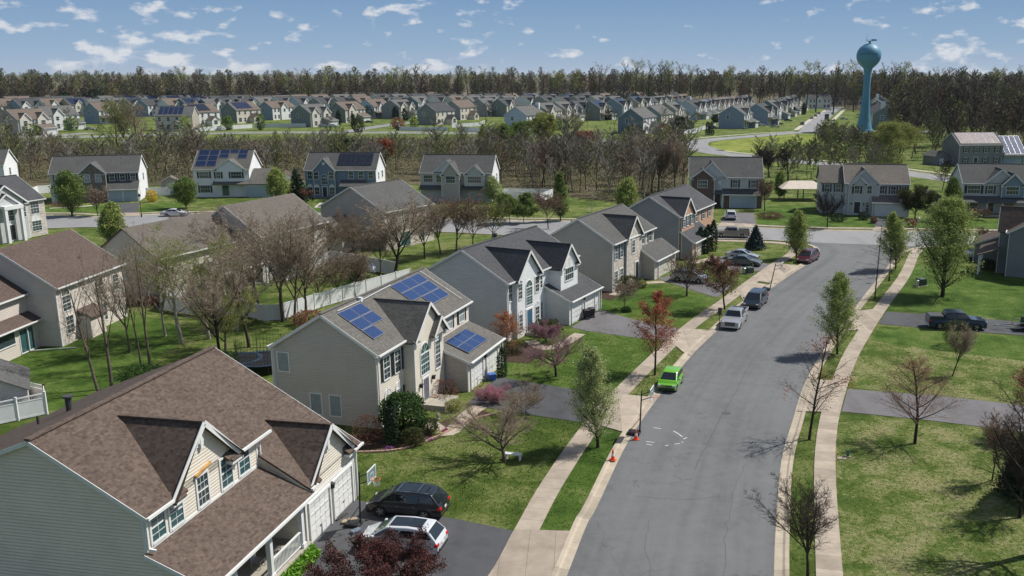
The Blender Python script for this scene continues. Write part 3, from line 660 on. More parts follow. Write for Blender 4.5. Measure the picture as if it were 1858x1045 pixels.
TAN = siding('grey_beige_siding', (.47, .425, .385)); CREAM = siding('cream_siding', (.70, .645, .55)); BLUEG = siding('pale_blue_grey_siding', (.53, .54, .55))
BEIGE = siding('warm_beige_siding', (.60, .545, .49)); GREYS = siding('light_grey_siding', (.46, .47, .47)); WHITE = siding('white_siding', (.75, .76, .77)); SLATE = siding('slate_blue_siding', (.16, .22, .29)); TAUPE = siding('taupe_siding', (.40, .37, .34))
DARKG = siding('dark_grey_siding', (.20, .21, .22)); GREENG = siding('grey_green_siding', (.68, .61, .53))
BROWN_R = shingle('brown_shingles', (.070, .050, .041), (.112, .083, .067), (.162, .126, .104), .9)
RUST_R = shingle('red_brown_shingles', (.08, .058, .049), (.108, .08, .069), (.135, .103, .09), .8)
GREY_R = shingle('weathered_grey_shingles', (.10, .096, .088), (.145, .138, .126), (.175, .165, .15), .8)
DARK_R = shingle('charcoal_shingles', (.058, .060, .066), (.080, .082, .088), (.10, .10, .105), .8)
DGREY_R = shingle('dark_grey_shingles', (.075, .075, .075), (.105, .105, .102), (.13, .13, .125), .8)
TAN_R = shingle('brownish_grey_shingles', (.13, .115, .10), (.18, .16, .14), (.21, .19, .17), .8)
BRICK = masonry('orange_brick', (.45, .20, .10), (.52, .27, .15), (.42, .36, .30), .22, .075); BRICKD = masonry('dark_red_brick', (.12, .06, .05), (.17, .09, .075), (.16, .14, .12), .22, .075)
STONE = masonry('pale_fieldstone', (.42, .38, .33), (.58, .53, .47), (.38, .35, .31), .42, .17); STONED = masonry('dark_fieldstone', (.13, .115, .10), (.24, .21, .18), (.12, .11, .10), .45, .17)

# ================================================================== the near houses
# --- house with the brown shingle roof (bottom left)
O1 = at(645, 905)
def brown_house():
    r = empty('house', (O1.x, O1.y, 0), -math.radians(10.7), 'large cream house with a brown shingle roof and front porch, nearest the camera', 'house')
    w, rf, fa, gu = MB(True), MB(True), MB(True), MB(True)
    UL, UM, UR = -16.3, -6.45, .1; VW = -2.6; ZE = 6.62; RV = -7.85; RZ = 9.9
    sp = (RZ-ZE)/(RV-(-2.3))*-1; P_ = lambda v: RZ - sp*(v-RV)
    Q_ = lambda v: 9.35 - .6*(v+9.0)
    VB = -17.5; sb = .40; PB = lambda v: RZ-sb*(RV-v); QB = lambda v: 9.35-sb*(-9.0-v)
    # left gable wall (grey-green in shade)
    lw = MB(True); lw.face((UL, VB, 0), (UL, VB, PB(VB)), (UL, RV, RZ-.05), (UL, VW, P_(VW)-.05), (UL, VW, 4.72), (UL, 0, 3.68), (UL, 0, 2.9), (UL, VW, 2.9), (UL, VW, 0)); lw.build('side_wall', GREENG, r, label='grey-green sided gable wall')
    w.face((UL, VW, 0), (UM, VW, 0), (UM, VW, P_(VW)), (UL, VW, P_(VW)))
    w.face((UM, VW, 0), (UM, VB, 0), (UM, VB, PB(VB)), (UM, RV, RZ), (UM, VW, P_(VW)))
    w.face((UM, 0, 0), (UR, 0, 0), (UR, 0, 3.6), (UM, 0, 3.6)); w.face((UM, VW, 0), (UM, 0, 0), (UM, 0, 3.6), (UM, VW, Q_(VW)-.1))
    w.face((UR, 0, 0), (UR, VB, 0), (UR, VB, QB(VB)), (UR, -9, 9.3), (UR, 0, 3.9)); w.face((UL, VB, 0), (UR, VB, 0), (UR, VB, 5.5), (UL, VB, 5.5))
    # roofs: high main part, right part, porch, dormer, garage gable
    rf.slab((UL-.22, -2.68, P_(-2.68)), (UM+.22, -2.68, P_(-2.68)), (UM+.22, RV, RZ), (UL-.22, RV, RZ), .14)
    for a, b in ((UL-.22, -13.35), (-9.75, UM+.22)): rf.slab((a, -2.25, P_(-2.25)), (b, -2.25, P_(-2.25)), (b, -2.682, P_(-2.682)), (a, -2.682, P_(-2.682)), .135)
    rf.slab((UM+.22, VB-.3, PB(VB-.3)), (UL-.22, VB-.3, PB(VB-.3)), (UL-.22, RV, RZ), (UM+.22, RV, RZ), .14)
    rf.slab((UM-.02, -.06, Q_(-.06)), (UR+.2, -.06, Q_(-.06)), (UR+.2, -9, 9.35), (UM-.02, -9, 9.35), .14)
    for a, b in ((UM-.02, -5.1), (-1.4, UR+.2)): rf.slab((a, .45, Q_(.45)), (b, .45, Q_(.45)), (b, -.062, Q_(-.062)), (a, -.062, Q_(-.062)), .135)
    rf.slab((UR+.2, VB-.3, QB(VB-.3)), (UM, VB-.3, QB(VB-.3)), (UM, -9, 9.35), (UR+.2, -9, 9.35), .14)
    rf.beam((UL-.22, RV, RZ+.05), (UM+.22, RV, RZ+.05), .3, .09); rf.beam((UM+.24, -9, 9.4), (UR+.2, -9, 9.4), .3, .09)
    rf.slab((UL-.22, .6, 3.42), (UM+.2, .6, 3.42), (UM+.2, VW, 4.78), (UL-.22, VW, 4.78), .13)
    ck = MB(True); ck.face((UM+.0, VW, 4.6), (UM, .44, 3.4), (UM, .44, Q_(.44)), (UM, VW, Q_(VW)+.0)); ck.build('cheek_wall', CREAM, r)
    def gab(u0, u1, v, z0, zp, plane, ov=.35):
        um = (u0+u1)/2; k = (zp-z0)/(um-u0); inv_ = lambda z: (RV+(RZ-z)/sp) if plane is P_ else (-9+(9.35-z)/.6)
        w.face((u0, v, z0-.4), (u1, v, z0-.4), (u1, v, z0), (um, v, zp-.04), (u0, v, z0)); sd = .28; ze = z0-k*sd
        for sg in (-1, 1):
            ue = um+sg*(um-u0+sd); a, b, c, d = (ue, v+ov, ze), (um, v+ov, zp), (um, inv_(zp)-.1, zp), (ue, inv_(ze), ze)
            rf.slab(*( (a, b, c, d) if sg < 0 else (b, a, d, c)), .12)
            fa.beam((ue, v+ov+.015, ze-.08), (um, v+ov+.015, zp-.05), .04, .3)
            a, b = sorted((ue, ue-sg*1.05)); rf.slab((a, v+ov+.1, ze-.02), (b, v+ov+.1, ze-.02), (b, v+.01, ze+.38), (a, v+.01, ze+.38), .06); fa.box((a, v+.02, ze-.26), (b, v+ov+.06, ze-.08))
        rf.beam((um, v+ov, zp+.04), (um, inv_(zp), zp+.04), .26, .08)
    gab(-14.35, -8.75, VW+.0, ZE+.1, 9.33, P_); gab(-5.95, -.55, 0, 3.85, 6.2, Q_)
    w.face((-5.95, -.0, 3.4), (-5.95, -3, 3.9), (-5.95, -2, 4.6)); 
    # fascia, gutters, down pipes, corner boards
    for u, v0, z0, v1, z1 in ((UL-.235, -2.25, P_(-2.25), RV, RZ), (UR+.215, .45, Q_(.45), -9, 9.35), (UL-.235, .6, 3.42, VW, 4.78)): fa.beam((u, v0, z0-.1), (u, v1, z1-.1), .03, .2)
    fa.beam((UL-.235, VB-.3, PB(VB-.3)-.1), (UL-.235, RV, RZ-.1), .03, .2)
    for a, b, v, z in ((UL-.22, -14.55, -2.2, P_(-2.25)), (-8.5, UM+.9, -2.2, P_(-2.25)), (UL-.22, UM+.3, .66, 3.40), (UM, -5.7, .52, Q_(.45)-.02), (-.8, UR+.35, .52, Q_(.45)-.02)): gu.beam((a, v, z-.04), (b, v, z-.04), .13, .13)
    gu.beam((UL-.0, VW+.12, 4.95), (UL-.0, VW+.12, 6.3), .1, .1); gu.beam((UL, VW+.12, 6.3), (UL, -2.2, 6.5), .08, .08); gu.beam((UL+.0, VW+.12, 4.95), (UL+.12, VW+.4, 4.85), .1, .1)
    gu.beam((UM+.15, VW+.1, 5.4), (UM+.15, VW+.1, 6.4), .08, .08); gu.beam((UR+.1, .1, .1), (UR+.1, .1, 3.5), .09, .09)
    fa.box((UL-.03, VW-.1, 4.7), (UL+.14, VW+.03, 6.6)); fa.box((UM-.12, VW-.1, 4.7), (UM+.03, VW+.03, 6.5)); fa.box((UL, VW, 4.72), (UM, VW+.03, 4.9))
    fa.box((UR-.12, -.1, 0), (UR+.03, .03, 3.5)); fa.box((UM, -.0, 0), (UM+.16, .03, 3.3)); fa.box((UM, -.01, 2.62), (UR, .025, 2.8))
    w.build('wall', CREAM, r); rf.build('roof', BROWN_R, r); fa.build('fascia', MT['trim'], r); gu.build('gutter', MT['trim'], r)
    P = face_front(VW)
    for a0, a1 in ((-15.85, -14.85), (-14.45, -13.45)): win(r, P, a0, a1, 5.02, 6.42, (2, 2), pane='pane_teal', tw=.12)
    win(r, P, -12.15, -11.25, 5.02, 6.55, (3, 2), tw=.12)
    for a0, a1 in ((-10.05, -9.05), (-8.35, -7.35)): win(r, P, a0, a1, 5.02, 6.6, (2, 2), pane='pane_teal', tw=.12)
    P = face_front(0); gdoor(r, P, -6.0, -3.55, .05, 2.45); gdoor(r, P, -2.95, -.45, .05, 2.45); coach_lamp(r, P, -3.25, 2.35)
    win(r, face_front(VW), -9.6, -8.5, .9, 2.4, (2, 2)); door(r, face_front(VW), -11.6, -10.6, .5, 2.6); win(r, face_front(VW), -14.8, -13.6, .9, 2.5, (2, 2))
    # louvred vent bracket ornaments in the gables
    for u, v, z in ((-11.6, VW, 8.35), (-3.4, 0, 5.15)):
        b = MB(True); b.box((u-.3, v, z-.28), (u+.3, v+.06, z+.28)); b.tube((u+.0, v+.05, z), (u, v+.14, z), .22, .2, 12); b.box((u-.1, v, z-.42), (u+.1, v+.16, z+.42)); b.build('gable_ornament', MT['trim'], r)
    b = MB(True); b.beam((-12.3, VW+.1, 6.72), (-11.0, VW+.1, 6.98), .12, .1); b.build('window_pediment', noisy('weathered_wood', (.35, .17, .05), (.62, .38, .13), 3), r, label='weathered orange-brown wooden window head')
    # porch
    b = MB(True); b.box((UL, VW, 0), (UM, .3, .48)); b.build('porch_floor', MT['stoop'], r)
    for u in (-7.15, -10.55, -13.9, -16.15):
        c = MB(True); c.box((u-.13, -.05, .48), (u+.13, .21, 3.3)); c.box((u-.18, -.1, .48), (u+.18, .26, .75)); c.box((u-.18, -.1, 3.1), (u+.18, .26, 3.3)); c.build('porch_column', MT['vinyl_white'], r)
    c = MB(True); c.box((UL, -.02, 3.05), (UM, .18, 3.3)); c.build('porch_beam', MT['trim'], r)
    for a, b_ in ((-10.4, -7.3), (-16, -14.05)):
        c = MB(True); c.box((a, .04, 1.42), (b_, .14, 1.5)); c.box((a, .04, .6), (b_, .12, .66)); k = int((b_-a)/.135)
        for i in range(k+1): x = a+(b_-a)*i/k; c.box((x-.018, .07, .62), (x+.018, .106, 1.45))
        c.build('porch_railing', MT['vinyl_white'], r)
    for u, v in ((-14, -13.1), (-9.5, -13.5)):
        b = MB(True); z = PB(v); b.tube((u, v, z-.1), (u, v, z+.45), .07, .07, 8); b.build('vent_pipe', MT['darkgrey'], r)
    b = MB(True); u, v = -8.2, -12.6; z = PB(v); b.tube((u, v, z-.1), (u, v, z+.75), .17, .17, 10); b.tube((u, v, z+.75), (u, v, z+.85), .27, .27, 10); b.build('flue', MT['darkgrey'], r)
    return r
brown_house()

# --- house with blue solar panels
O2 = at(690, 779)
h = House('house', 'grey-beige house with blue solar panels on its roof, beside the brown-roofed house', O2, 16, 17.3, 8.7, 6.0, 8.65, TAN, GREY_R)
h.gable(4.2, 9.5, 1.0, 5.9, 8.25, zb=0, wall=CREAM); h.gable(7.0, 9.5, 1.35, 5.6, 6.8, zb=5.4, side=.15, ov=.2)
h.wing(9.7, 17.2, 3.1, 2.75, 3.95, doors=((10.2, 12.8, 2.3), (13.7, 16.3, 2.3)))
fw = MB(True); fw.face((0, .012, 0), (17.3, .012, 0), (17.3, .012, 5.95), (0, .012, 5.95)); fw.face((9.72, 3.112, 0), (17.18, 3.112, 0), (17.18, 3.112, 2.72), (9.72, 3.112, 2.72)); fw.build('front_wall', CREAM, h.root)
P = face_front(.012)
for a in (.95, 2.75): win(h.root, P, a, a+.95, 3.55, 5.25, (2, 2), 'shutter_black'); win(h.root, P, a, a+.95, .55, 2.15, (3, 2), 'shutter_black', arch='fan', pane='blind')
for a in (10.4, 12.5, 15.2): win(h.root, P, a, a+1.05, 4.35, 5.65, (2, 1), 'shutter_black', pane='blind')
P = face_front(1.0)
win(h.root, P, 5.2, 6.7, 2.65, 4.3, (4, 2), arch=True, pane='pane_teal', tw=.1); win(h.root, P, 7.9, 8.8, 2.4, 4.7, (3, 3), arch=True, tw=.09); door(h.root, P, 5.45, 6.4, .45, 2.25, 'door_grey'); coach_lamp(h.root, P, 4.9, 1.9); coach_lamp(h.root, P, 7.2, 1.9); coach_lamp(h.root, face_front(3.1), 13.25, 2.1)
P = face_left(0)
win(h.root, P, -8.35, -7.45, 3.9, 5.35, None, pane='blind'); win(h.root, P, -5.75, -4.85, .7, 2.3, None, pane='blind'); win(h.root, P, -4.1, -3.2, .7, 2.3, None, pane='blind')
h.panel(1.3, 3.05, -3.75, -.8, 1, 3); h.panel(3.05, 4.8, -3.75, -1.8, 1, 2)
h.panel(10.3, 12.1, -4.0, -2.0, 1, 2); h.panel(12.1, 15.7, -4.0, -1.0, 2, 3)
zz = lambda v: 3.98-(3.95-2.75)/3.1*v
h.panel(10.9, 15.2, .6, 2.7, 3, 2, zfun=zz, gap=.02)
cd = MB(True); cd.beam((5.2, -3.9, h.zf(-3.9)+.14), (10.4, -4.05, h.zf(-4.05)+.14), .05, .05); cd.beam((16.2, -4.1, h.zf(-4.1)+.14), (16.4, -.2, h.zf(-.2)+.14), .05, .05); cd.beam((1.5, -3.9, h.zf(-3.9)+.14), (5.2, -3.9, h.zf(-3.9)+.14), .05, .05); cd.box((5, -4.15, 8.4), (5.3, -3.85, 8.75)); cd.build('conduit', MT['vinyl_white'], h.root)
st = MB(True); st.box((4.8, 1.0, 0), (7.4, 3.1, .42)); st.box((7.4, 1.2, 0), (8.0, 2.9, .24)); st.build('front_step', MT['stoop'], h.root)
h.down(-.05, .12, 5.8); h.down(-.05, -8.85, 5.9); h.down(17.25, 3.3, 2.6)
h.done()

# --- white-fronted house with charcoal roof (third along the street)
O3 = Vector((-7.3, 89.8, 0))
h = House('house', 'pale grey house with a charcoal roof, white front and blue door', O3, 25, 15.8, 10.2, 6.1, 8.95, BLUEG, DARK_R)
h.gable(1.2, 6.1, .45, 6.1, 8.6, zb=0, wall=WHITE, ov=.3); h.gable(8.9, 13.0, 1.5, 6.0, 8.15, zb=3.4, wall=WHITE)
h.wing(8.1, 15.8, 2.9, 2.75, 4.1, doors=((8.6, 11.1, 2.3), (11.9, 14.4, 2.3)), wall=WHITE)
fw = MB(True); fw.face((0, .012, 0), (15.8, .012, 0), (15.8, .012, 6.0), (0, .012, 6.0)); fw.build('front_wall', WHITE, h.root)
P = face_front(.45)
win(h.root, P, 1.45, 2.15, 4.0, 5.6, (2, 2)); win(h.root, P, 1.45, 2.15, .75, 2.35, (3, 2), arch='fan'); win(h.root, P, 3.0, 4.3, 3.0, 4.8, (4, 3), arch=True, pane='pane_teal'); win(h.root, P, 5.0, 5.8, 4.0, 5.6, (2, 2)); door(h.root, P, 3.1, 4.2, .3, 2.5, 'door_blue'); win(h.root, P, 5.0, 5.8, .75, 2.4, (2, 2), arch='fan')
P = face_front(.012); win(h.root, P, .2, .9, 4.0, 5.6, (2, 2)); win(h.root, P, .2, .9, .75, 2.35, (3, 2), arch='fan'); win(h.root, P, 6.6, 7.4, 4.0, 5.6, (2, 2)); win(h.root, P, 6.7, 7.4, .7, 2.4, (2, 2))
win(h.root, face_front(1.5), 9.9, 11.9, 4.3, 5.6, (4, 1), arch='fan', pane='pane')
coach_lamp(h.root, face_front(2.9), 11.5, 2.2); h.down(-.05, .12, 5.9); h.down(15.85, 3.1, 2.6); h.vent(9, -6.5, .9, .22)
st = MB(True); st.box((2.7, .45, 0), (4.9, 1.6, .28)); st.build('front_step', MT['stoop'], h.root)
g_ = h.root; h.done()

# --- stone-fronted grey house (fourth)
O4 = Vector((3.8, 111.4, 0))
h = House('house', 'grey house with a pale stone front and navy shutters, left of the street', O4, 25, 13.8, 9.2, 6.1, 8.8, TAUPE, DGREY_R)
h.gable(3.8, 8.7, .3, 6.1, 8.5, zb=0, wall=STONE, ov=.3)
h.wing(8.7, 16.6, 2.2, 2.7, 4.1, doors=((10.0, 14.9, 2.3),), gm='gdoor_cream', wall=STONE)
b = MB(True); b.box((13.82, 0, 0), (16.6, -5, 2.7)); b.face((16.6, 0, 2.7), (16.6, -5, 2.7), (16.6, 0, 4.05)); b.build('garage_wall', TAUPE, h.root)
b = MB(True); b.slab((16.8, -5.3, 2.6), (13.82, -5.3, 2.6), (13.82, -.02, 4.13), (16.8, -.02, 4.13), .1); b.build('garage_roof', DGREY_R, h.root)
fw = MB(True); fw.face((0, .012, 0), (13.8, .012, 0), (13.8, .012, 6.05), (0, .012, 6.1)); fw.build('front_wall', STONE, h.root)
P = face_front(.012)
for a in (.6, 2.3): win(h.root, P, a, a+.8, 3.9, 5.6, (2, 2), 'shutter_navy'); win(h.root, P, a, a+.85, .8, 2.4, (3, 2))
for a in (9.4, 12.0): win(h.root, P, a, a+.8, 4.4, 5.8, (2, 1), 'shutter_navy')
win(h.root, face_front(.3), 5.4, 6.3, 3.9, 5.5, (2, 2), arch='fan'); door(h.root, face_front(.3), 6.6, 7.6, .3, 2.5, 'door_dark')
h.down(-.05, .12, 6); h.vent(3, -7, .6); h.done()

# --- orange brick house (fifth)
O5 = Vector((14.0, 132.7, 0))
h = House('house', 'slate grey house with an orange brick front near the street corner', O5, 25, 16.2, 9.2, 6.2, 8.8, siding('slate_grey_siding', (.27, .28, .29)), DARK_R)
h.gable(.1, 5.4, .4, 6.1, 8.45, zb=0, wall=BRICK)
h.wing(.1, 9.0, 2.1, 2.65, 4.1, doors=((1.4, 6.4, 2.3),), gm='gdoor_cream', wall=BRICK)
fw = MB(True); fw.face((0, .012, 0), (16.2, .012, 0), (16.2, .012, 6.1), (0, .012, 6.1)); fw.build('front_wall', BRICK, h.root)
for a in (.5, 2.1, 3.9): win(h.root, face_front(.4), a, a+.8, 4.5, 5.9, (2, 2), 'shutter_navy')
for a in (7.2, 10.6, 13.6): win(h.root, face_front(.012), a, a+.9, 4.3, 5.8, (2, 2), 'shutter_navy'); (win(h.root, face_front(.012), a, a+.9, .8, 2.4, (2, 2), 'shutter_navy') if a > 9.5 else None)
h.vent(3.2, -6.8, .8, .12); h.done()

# --- red-brown roofed house seen from its back garden (upper left), and its neighbour of the same plan
def backyard_house(O, yaw, label, roofm, wallm, porch=False, Wd=11.8):
    r = empty('house', (O.x, O.y, 0), -math.radians(yaw), label, 'house')
    w, rf, fa, gu = MB(True), MB(True), MB(True), MB(True)
    class SD:
        def face(s, *p): b = MB(True); b.face(*p); b.build('side_wall', wallm, r)
    sd = SD()
    Dp, E, Rz = 10.6, 6.1, 9.6; sf = (Rz-E)/(Dp/2); zf = lambda v: E-sf*v
    w.face((0, 0, 0), (Wd, 0, 0), (Wd, 0, E), (0, 0, E)); sd.face((0, -Dp, 0), (0, -Dp, E), (0, -Dp/2, Rz), (0, 0, E), (0, 0, 0)); sd.face((Wd, 0, 0), (Wd, 0, E), (Wd, -Dp/2, Rz), (Wd, -Dp, E), (Wd, -Dp, 0)); w.face((Wd, -Dp, 0), (0, -Dp, 0), (0, -Dp, E), (Wd, -Dp, E))
    rf.slab((-.25, .35, zf(.35)), (Wd+.25, .35, zf(.35)), (Wd+.25, -Dp/2, Rz), (-.25, -Dp/2, Rz)); rf.slab((Wd+.25, -Dp-.35, E-.2), (-.25, -Dp-.35, E-.2), (-.25, -Dp/2, Rz), (Wd+.25, -Dp/2, Rz))
    vb = -3.0; E2 = 5.6; R2 = 8.7; s2 = (R2-E2)/4.6; W2 = -14
    w.face((W2, vb, 0), (0, vb, 0), (0, vb, E2), (W2, vb, E2)); sd.face((W2, vb, 0), (W2, vb, E2), (W2, vb-4.6, R2), (W2, vb-9.2, E2), (W2, vb-9.2, 0))
    rf.slab((W2-.25, vb+.35, E2-s2*.35), (-.02, vb+.35, E2-s2*.35), (-.02, vb-4.6, R2), (W2-.25, vb-4.6, R2)); rf.slab((-.02, vb-9.5, E2-.2), (W2-.25, vb-9.5, E2-.2), (W2-.25, vb-4.6, R2), (-.02, vb-4.6, R2))
    vp = vb+(4.2 if porch else 1.3); u0 = -8.5 if porch else W2
    rf.slab((u0, vp, 2.85), (-.02, vp, 2.85), (-.02, vb, 3.6), (u0, vb, 3.6), .1)
    if porch:
        for u in (-8.2, -5.6, -2.9, -.5):
            c = MB(True); c.box((u-.1, vp-.3, 0), (u+.1, vp-.1, 2.75)); c.build('porch_column', MT['vinyl_white'], r)
    else: w.face((W2, vb+.8, 0), (0, vb+.8, 0), (0, vb+.8, 3.0), (W2, vb+.8, 3.0))
    for a, b, v, z in ((-.25, Wd+.25, .42, zf(.35)), (W2-.25, -.05, vb+.42, E2-s2*.35), (u0, -.05, vp+.07, 2.85)): gu.beam((a, v, z-.04), (b, v, z-.04), .12, .13)
    fa.beam((-.26, .35, zf(.35)-.1), (-.26, -Dp/2, Rz-.1), .03, .2); fa.beam((Wd+.26, .35, zf(.35)-.1), (Wd+.26, -Dp/2, Rz-.1), .03, .2); fa.beam((-.26, -Dp-.35, E-.35), (-.26, -Dp/2, Rz-.1), .03, .2)
    fa.box((-.06, -.1, 0), (.08, .02, 5.9)); fa.box((Wd-.08, -.1, 0), (Wd+.06, .02, 5.9)); gu.beam((-1.9, vb+.95, .15), (-1.9, vb+.95, 2.8), .09, .09); gu.beam((-1.9, vb+.95, .12), (-.4, vb+4.6, .08), .1, .08)
    w.build('wall', wallm, r); rf.build('roof', roofm, r); fa.build('fascia', MT['trim'], r); gu.build('gutter', MT['trim'], r)
    P = face_front(0); win(r, P, .8, 2.1, 3.3, 4.75, (2, 2), arch=True); win(r, P, 1.0, 2.2, 1.0, 2.7, (2, 2)); win(r, P, 6.6, 7.9, 3.5, 5.2, (2, 2)); win(r, P, 6.9, 8.1, .7, 2.5, (2, 2)); win(r, P, 9.8, 10.8, 3.4, 5.0, (2, 2))
    P = face_front(vb+(0 if porch else .8))
    win(r, P, -6.6, -3.6, 1.35, 2.6, None); win(r, P, -2.9, -.9, .15, 2.35, None, pane='pane_teal')
    b = MB(True); b.box((3.1, 0, 0), (5.7, 1.2, 2.3)); b.build('bay', wallm, r); b = MB(True); b.slab((2.9, 1.45, 2.2), (5.9, 1.45, 2.2), (5.9, 0, 3.0), (2.9, 0, 3.0), .1); b.build('bay_roof', roofm, r)
    b = MB(True); b.tube((-4, -8, 8.2), (-4, -8, 9.1), .14, .14, 8); b.tube((7.5, -1.8, 7), (7.5, -1.8, 7.7), .07, .07, 8); b.build('vent_pipe', MT['steel'], r)
backyard_house(at(114, 629), 3.5, 'beige house with a red-brown roof, seen from behind at the left edge', RUST_R, BEIGE)
BARE_R = shingle('faded_brown_shingles', (.105, .092, .08), (.14, .125, .108), (.165, .148, .13), .8)
backyard_house(at(472, 428, 6.0), 21, 'beige house with a faded brown roof and posted back porch, behind bare trees', BARE_R, BEIGE, True, 13.5)
# ================================================================== houses across the cross street
def mid(O, yaw): return Vector((O.x, O.y, 0)), yaw
HB = House('house', 'taupe house with a dark grey roof, behind the tall forked bare tree', Vector((-29.3, 138.6, 0)), 31, 11.0, 13.2, 6.0, 9.3, TAUPE, DGREY_R)
fw = MB(True); fw.face((0, .012, 0), (11, .012, 0), (11, .012, 5.9), (0, .012, 5.9)); fw.build('back_wall', BEIGE, HB.root)
P = face_front(.012)
for a, z in ((1.0, 3.7), (4.2, 3.7), (8.0, 3.7), (7.6, .9)): win(HB.root, P, a, a+1.1, z, z+1.6, (2, 2))
win(HB.root, P, 3.2, 5.4, .2, 2.3, None, pane='pane_teal'); HB.done()
g = MB(True); g.box((-.6, -11.5, 0), (-4.4, -4.6, 2.7)); g.build('side_wing', TAUPE, HB.root)
g = MB(True); g.slab((-4.8, -4.2, 2.6), (.0, -4.2, 2.6), (.0, -8, 5.0), (-4.8, -8, 5.0)); g.slab((0, -11.9, 2.6), (-4.8, -11.9, 2.6), (-4.8, -8, 5.0), (0, -8, 5.0)); g.build('side_wing_roof', DGREY_R, HB.root)

# N1: pale blue-grey front, brown stone, two white garage doors with blue shade in their colour
O = at(90, 315, 6.0)
h = House('house', 'blue-grey house with a stone centre and two shade-tinted white garage doors', O, 75, 16.6, 9.6, 6.1, 9.1, WHITE, siding('x', (0, 0, 0)) and DGREY_R)
fw = MB(True); fw.face((0, .012, 0), (16.6, .012, 0), (16.6, .012, 6.0), (0, .012, 6.0)); fw.build('front_wall', GREYS, h.root)
h.gable(5.6, 10.6, 1.2, 6.0, 8.2, zb=0, wall=STONED); h.wing(10.8, 16.6, 2.0, 2.8, 4.2, doors=((11.0, 13.5, 2.3), (13.9, 16.4, 2.3)), gm='gdoor_shade_tint'); h.wing(.2, 3.4, 1.4, 2.6, 3.4)
P = face_front(.012)
for a in (.9, 3.6, 11.1, 13.1, 15.1): win(h.root, P, a, a+.95, 4.3, 5.6, (2, 1), 'shutter_black', pane='blind' if a < 11 else 'pane')
for a in (6.6, 8.7): win(h.root, face_front(1.2), a, a+1.0, 4.2, 5.7, (2, 1), pane='blind')
door(h.root, face_front(1.2), 7.4, 8.6, .3, 2.6, 'door_dark'); win(h.root, face_right(16.6), -6, -5, 3.8, 5.2, (2, 1)); h.done()

# N2: white house, solar roof
O = at(350, 307, 6.0)
h = House('house', 'white house with dark blue solar panels and black shutters across the cross street', O, 86, 11.6, 10.2, 6.1, 9.7, WHITE, GREY_R)
h.gable(4.5, 11.0, .5, 6.0, 8.1, zb=3.3, side=.35)
SN = 'solar_navy'; h.panel(.3, 2.5, -4.9, -.5, 1, 3, SN); h.panel(2.6, 4.6, -4.9, -.5, 1, 3, SN); h.panel(4.8, 6.8, -4.9, -2.7, 1, 2, SN); h.panel(6.9, 8.7, -4.9, -4.0, 1, 1, SN); h.panel(8.8, 10.7, -4.9, -2.6, 1, 2, SN)
P = face_front(.5)
win(h.root, P, 4.9, 5.8, 4.1, 5.4, (2, 1), 'shutter_black'); win(h.root, P, 8.0, 10.2, 4.1, 5.4, (4, 1), 'shutter_black'); P = face_front(0)
win(h.root, P, 1.2, 3.2, 4.1, 5.4, (4, 1), 'shutter_black'); win(h.root, P, 1.2, 3.2, 1.0, 2.5, (4, 1), 'shutter_black'); door(h.root, P, 5.8, 7.2, .3, 2.5, 'pane_teal')
b = MB(True); b.slab((4.2, 1.6, 2.9), (16.6, 1.6, 2.9), (16.6, 0, 3.6), (4.2, 0, 3.6)); b.slab((11.8, 1.6, 2.9), (16.9, 1.6, 2.9), (16.9, -3.5, 5.8), (11.8, -3.5, 5.8)); b.slab((16.9, -8.6, 2.9), (11.8, -8.6, 2.9), (11.8, -3.5, 5.8), (16.9, -3.5, 5.8)); b.build('garage_roof', GREY_R, h.root)
b = MB(True); b.box((11.6, 1.3, 0), (16.6, -8.3, 2.8)); b.face((16.6, 1.3, 2.8), (16.6, -8.3, 2.8), (16.6, -3.5, 5.7)); b.build('garage_wall', WHITE, h.root)
gdoor(h.root, face_front(1.3), 11.0, 15.8, .1, 2.4, 'gdoor_shade_tint'); h.done()

# N3: slate blue
O = at(553, 308, 6.0)
h = House('house', 'slate blue house with an arched centre window and black solar panels, across the cross street', O, 90, 15.0, 9.6, 6.1, 9.3, WHITE, DGREY_R)
fw = MB(True); fw.face((0, .012, 0), (15, .012, 0), (15, .012, 6.0), (0, .012, 6.0)); fw.build('front_wall', SLATE, h.root)
h.gable(1.9, 6.4, .5, 6.0, 8.5, zb=0, wall=SLATE)
h.panel(6.6, 14.0, -4.4, -.9, 7, 3, 'solar_black')
P = face_front(.012)
for a in (.5, 9.3, 11.4, 13.5): win(h.root, P, a, a+.95, 4.1, 5.6, (2, 1))
for a in (.4,): win(h.root, P, a, a+.95, .8, 2.3, (2, 1), arch='fan')
P = face_front(.5)
for a in (2.0, 5.2): win(h.root, P, a, a+.95, 4.1, 5.6, (2, 1)); win(h.root, P, a, a+.95, .8, 2.3, (2, 1), arch='fan')
win(h.root, P, 3.55, 4.85, 3.0, 4.3, (3, 1), arch=True, pane='pane_teal'); door(h.root, P, 3.7, 4.6, .3, 2.4, 'door_dark')
b = MB(True); b.lathe([(0, .04), (.34, .04), (.34, 0)], 14); o = b.build('gable_vent', MT['trim'], h.root); o.rotation_euler = (0, math.pi/2, 0); o.location = (.5, 4.15, 7.35)
b = MB(True); b.slab((7.6, 2.4, 2.7), (13.0, 2.4, 2.7), (13.0, 0, 3.9), (7.6, 0, 3.9)); b.build('porch_roof', DGREY_R, h.root)
win(h.root, face_right(15), -3.4, -2.6, 3.8, 5.2, (1, 1)); win(h.root, face_right(15), -7.4, -6.2, 3.8, 5.2, (1, 1)); h.done()

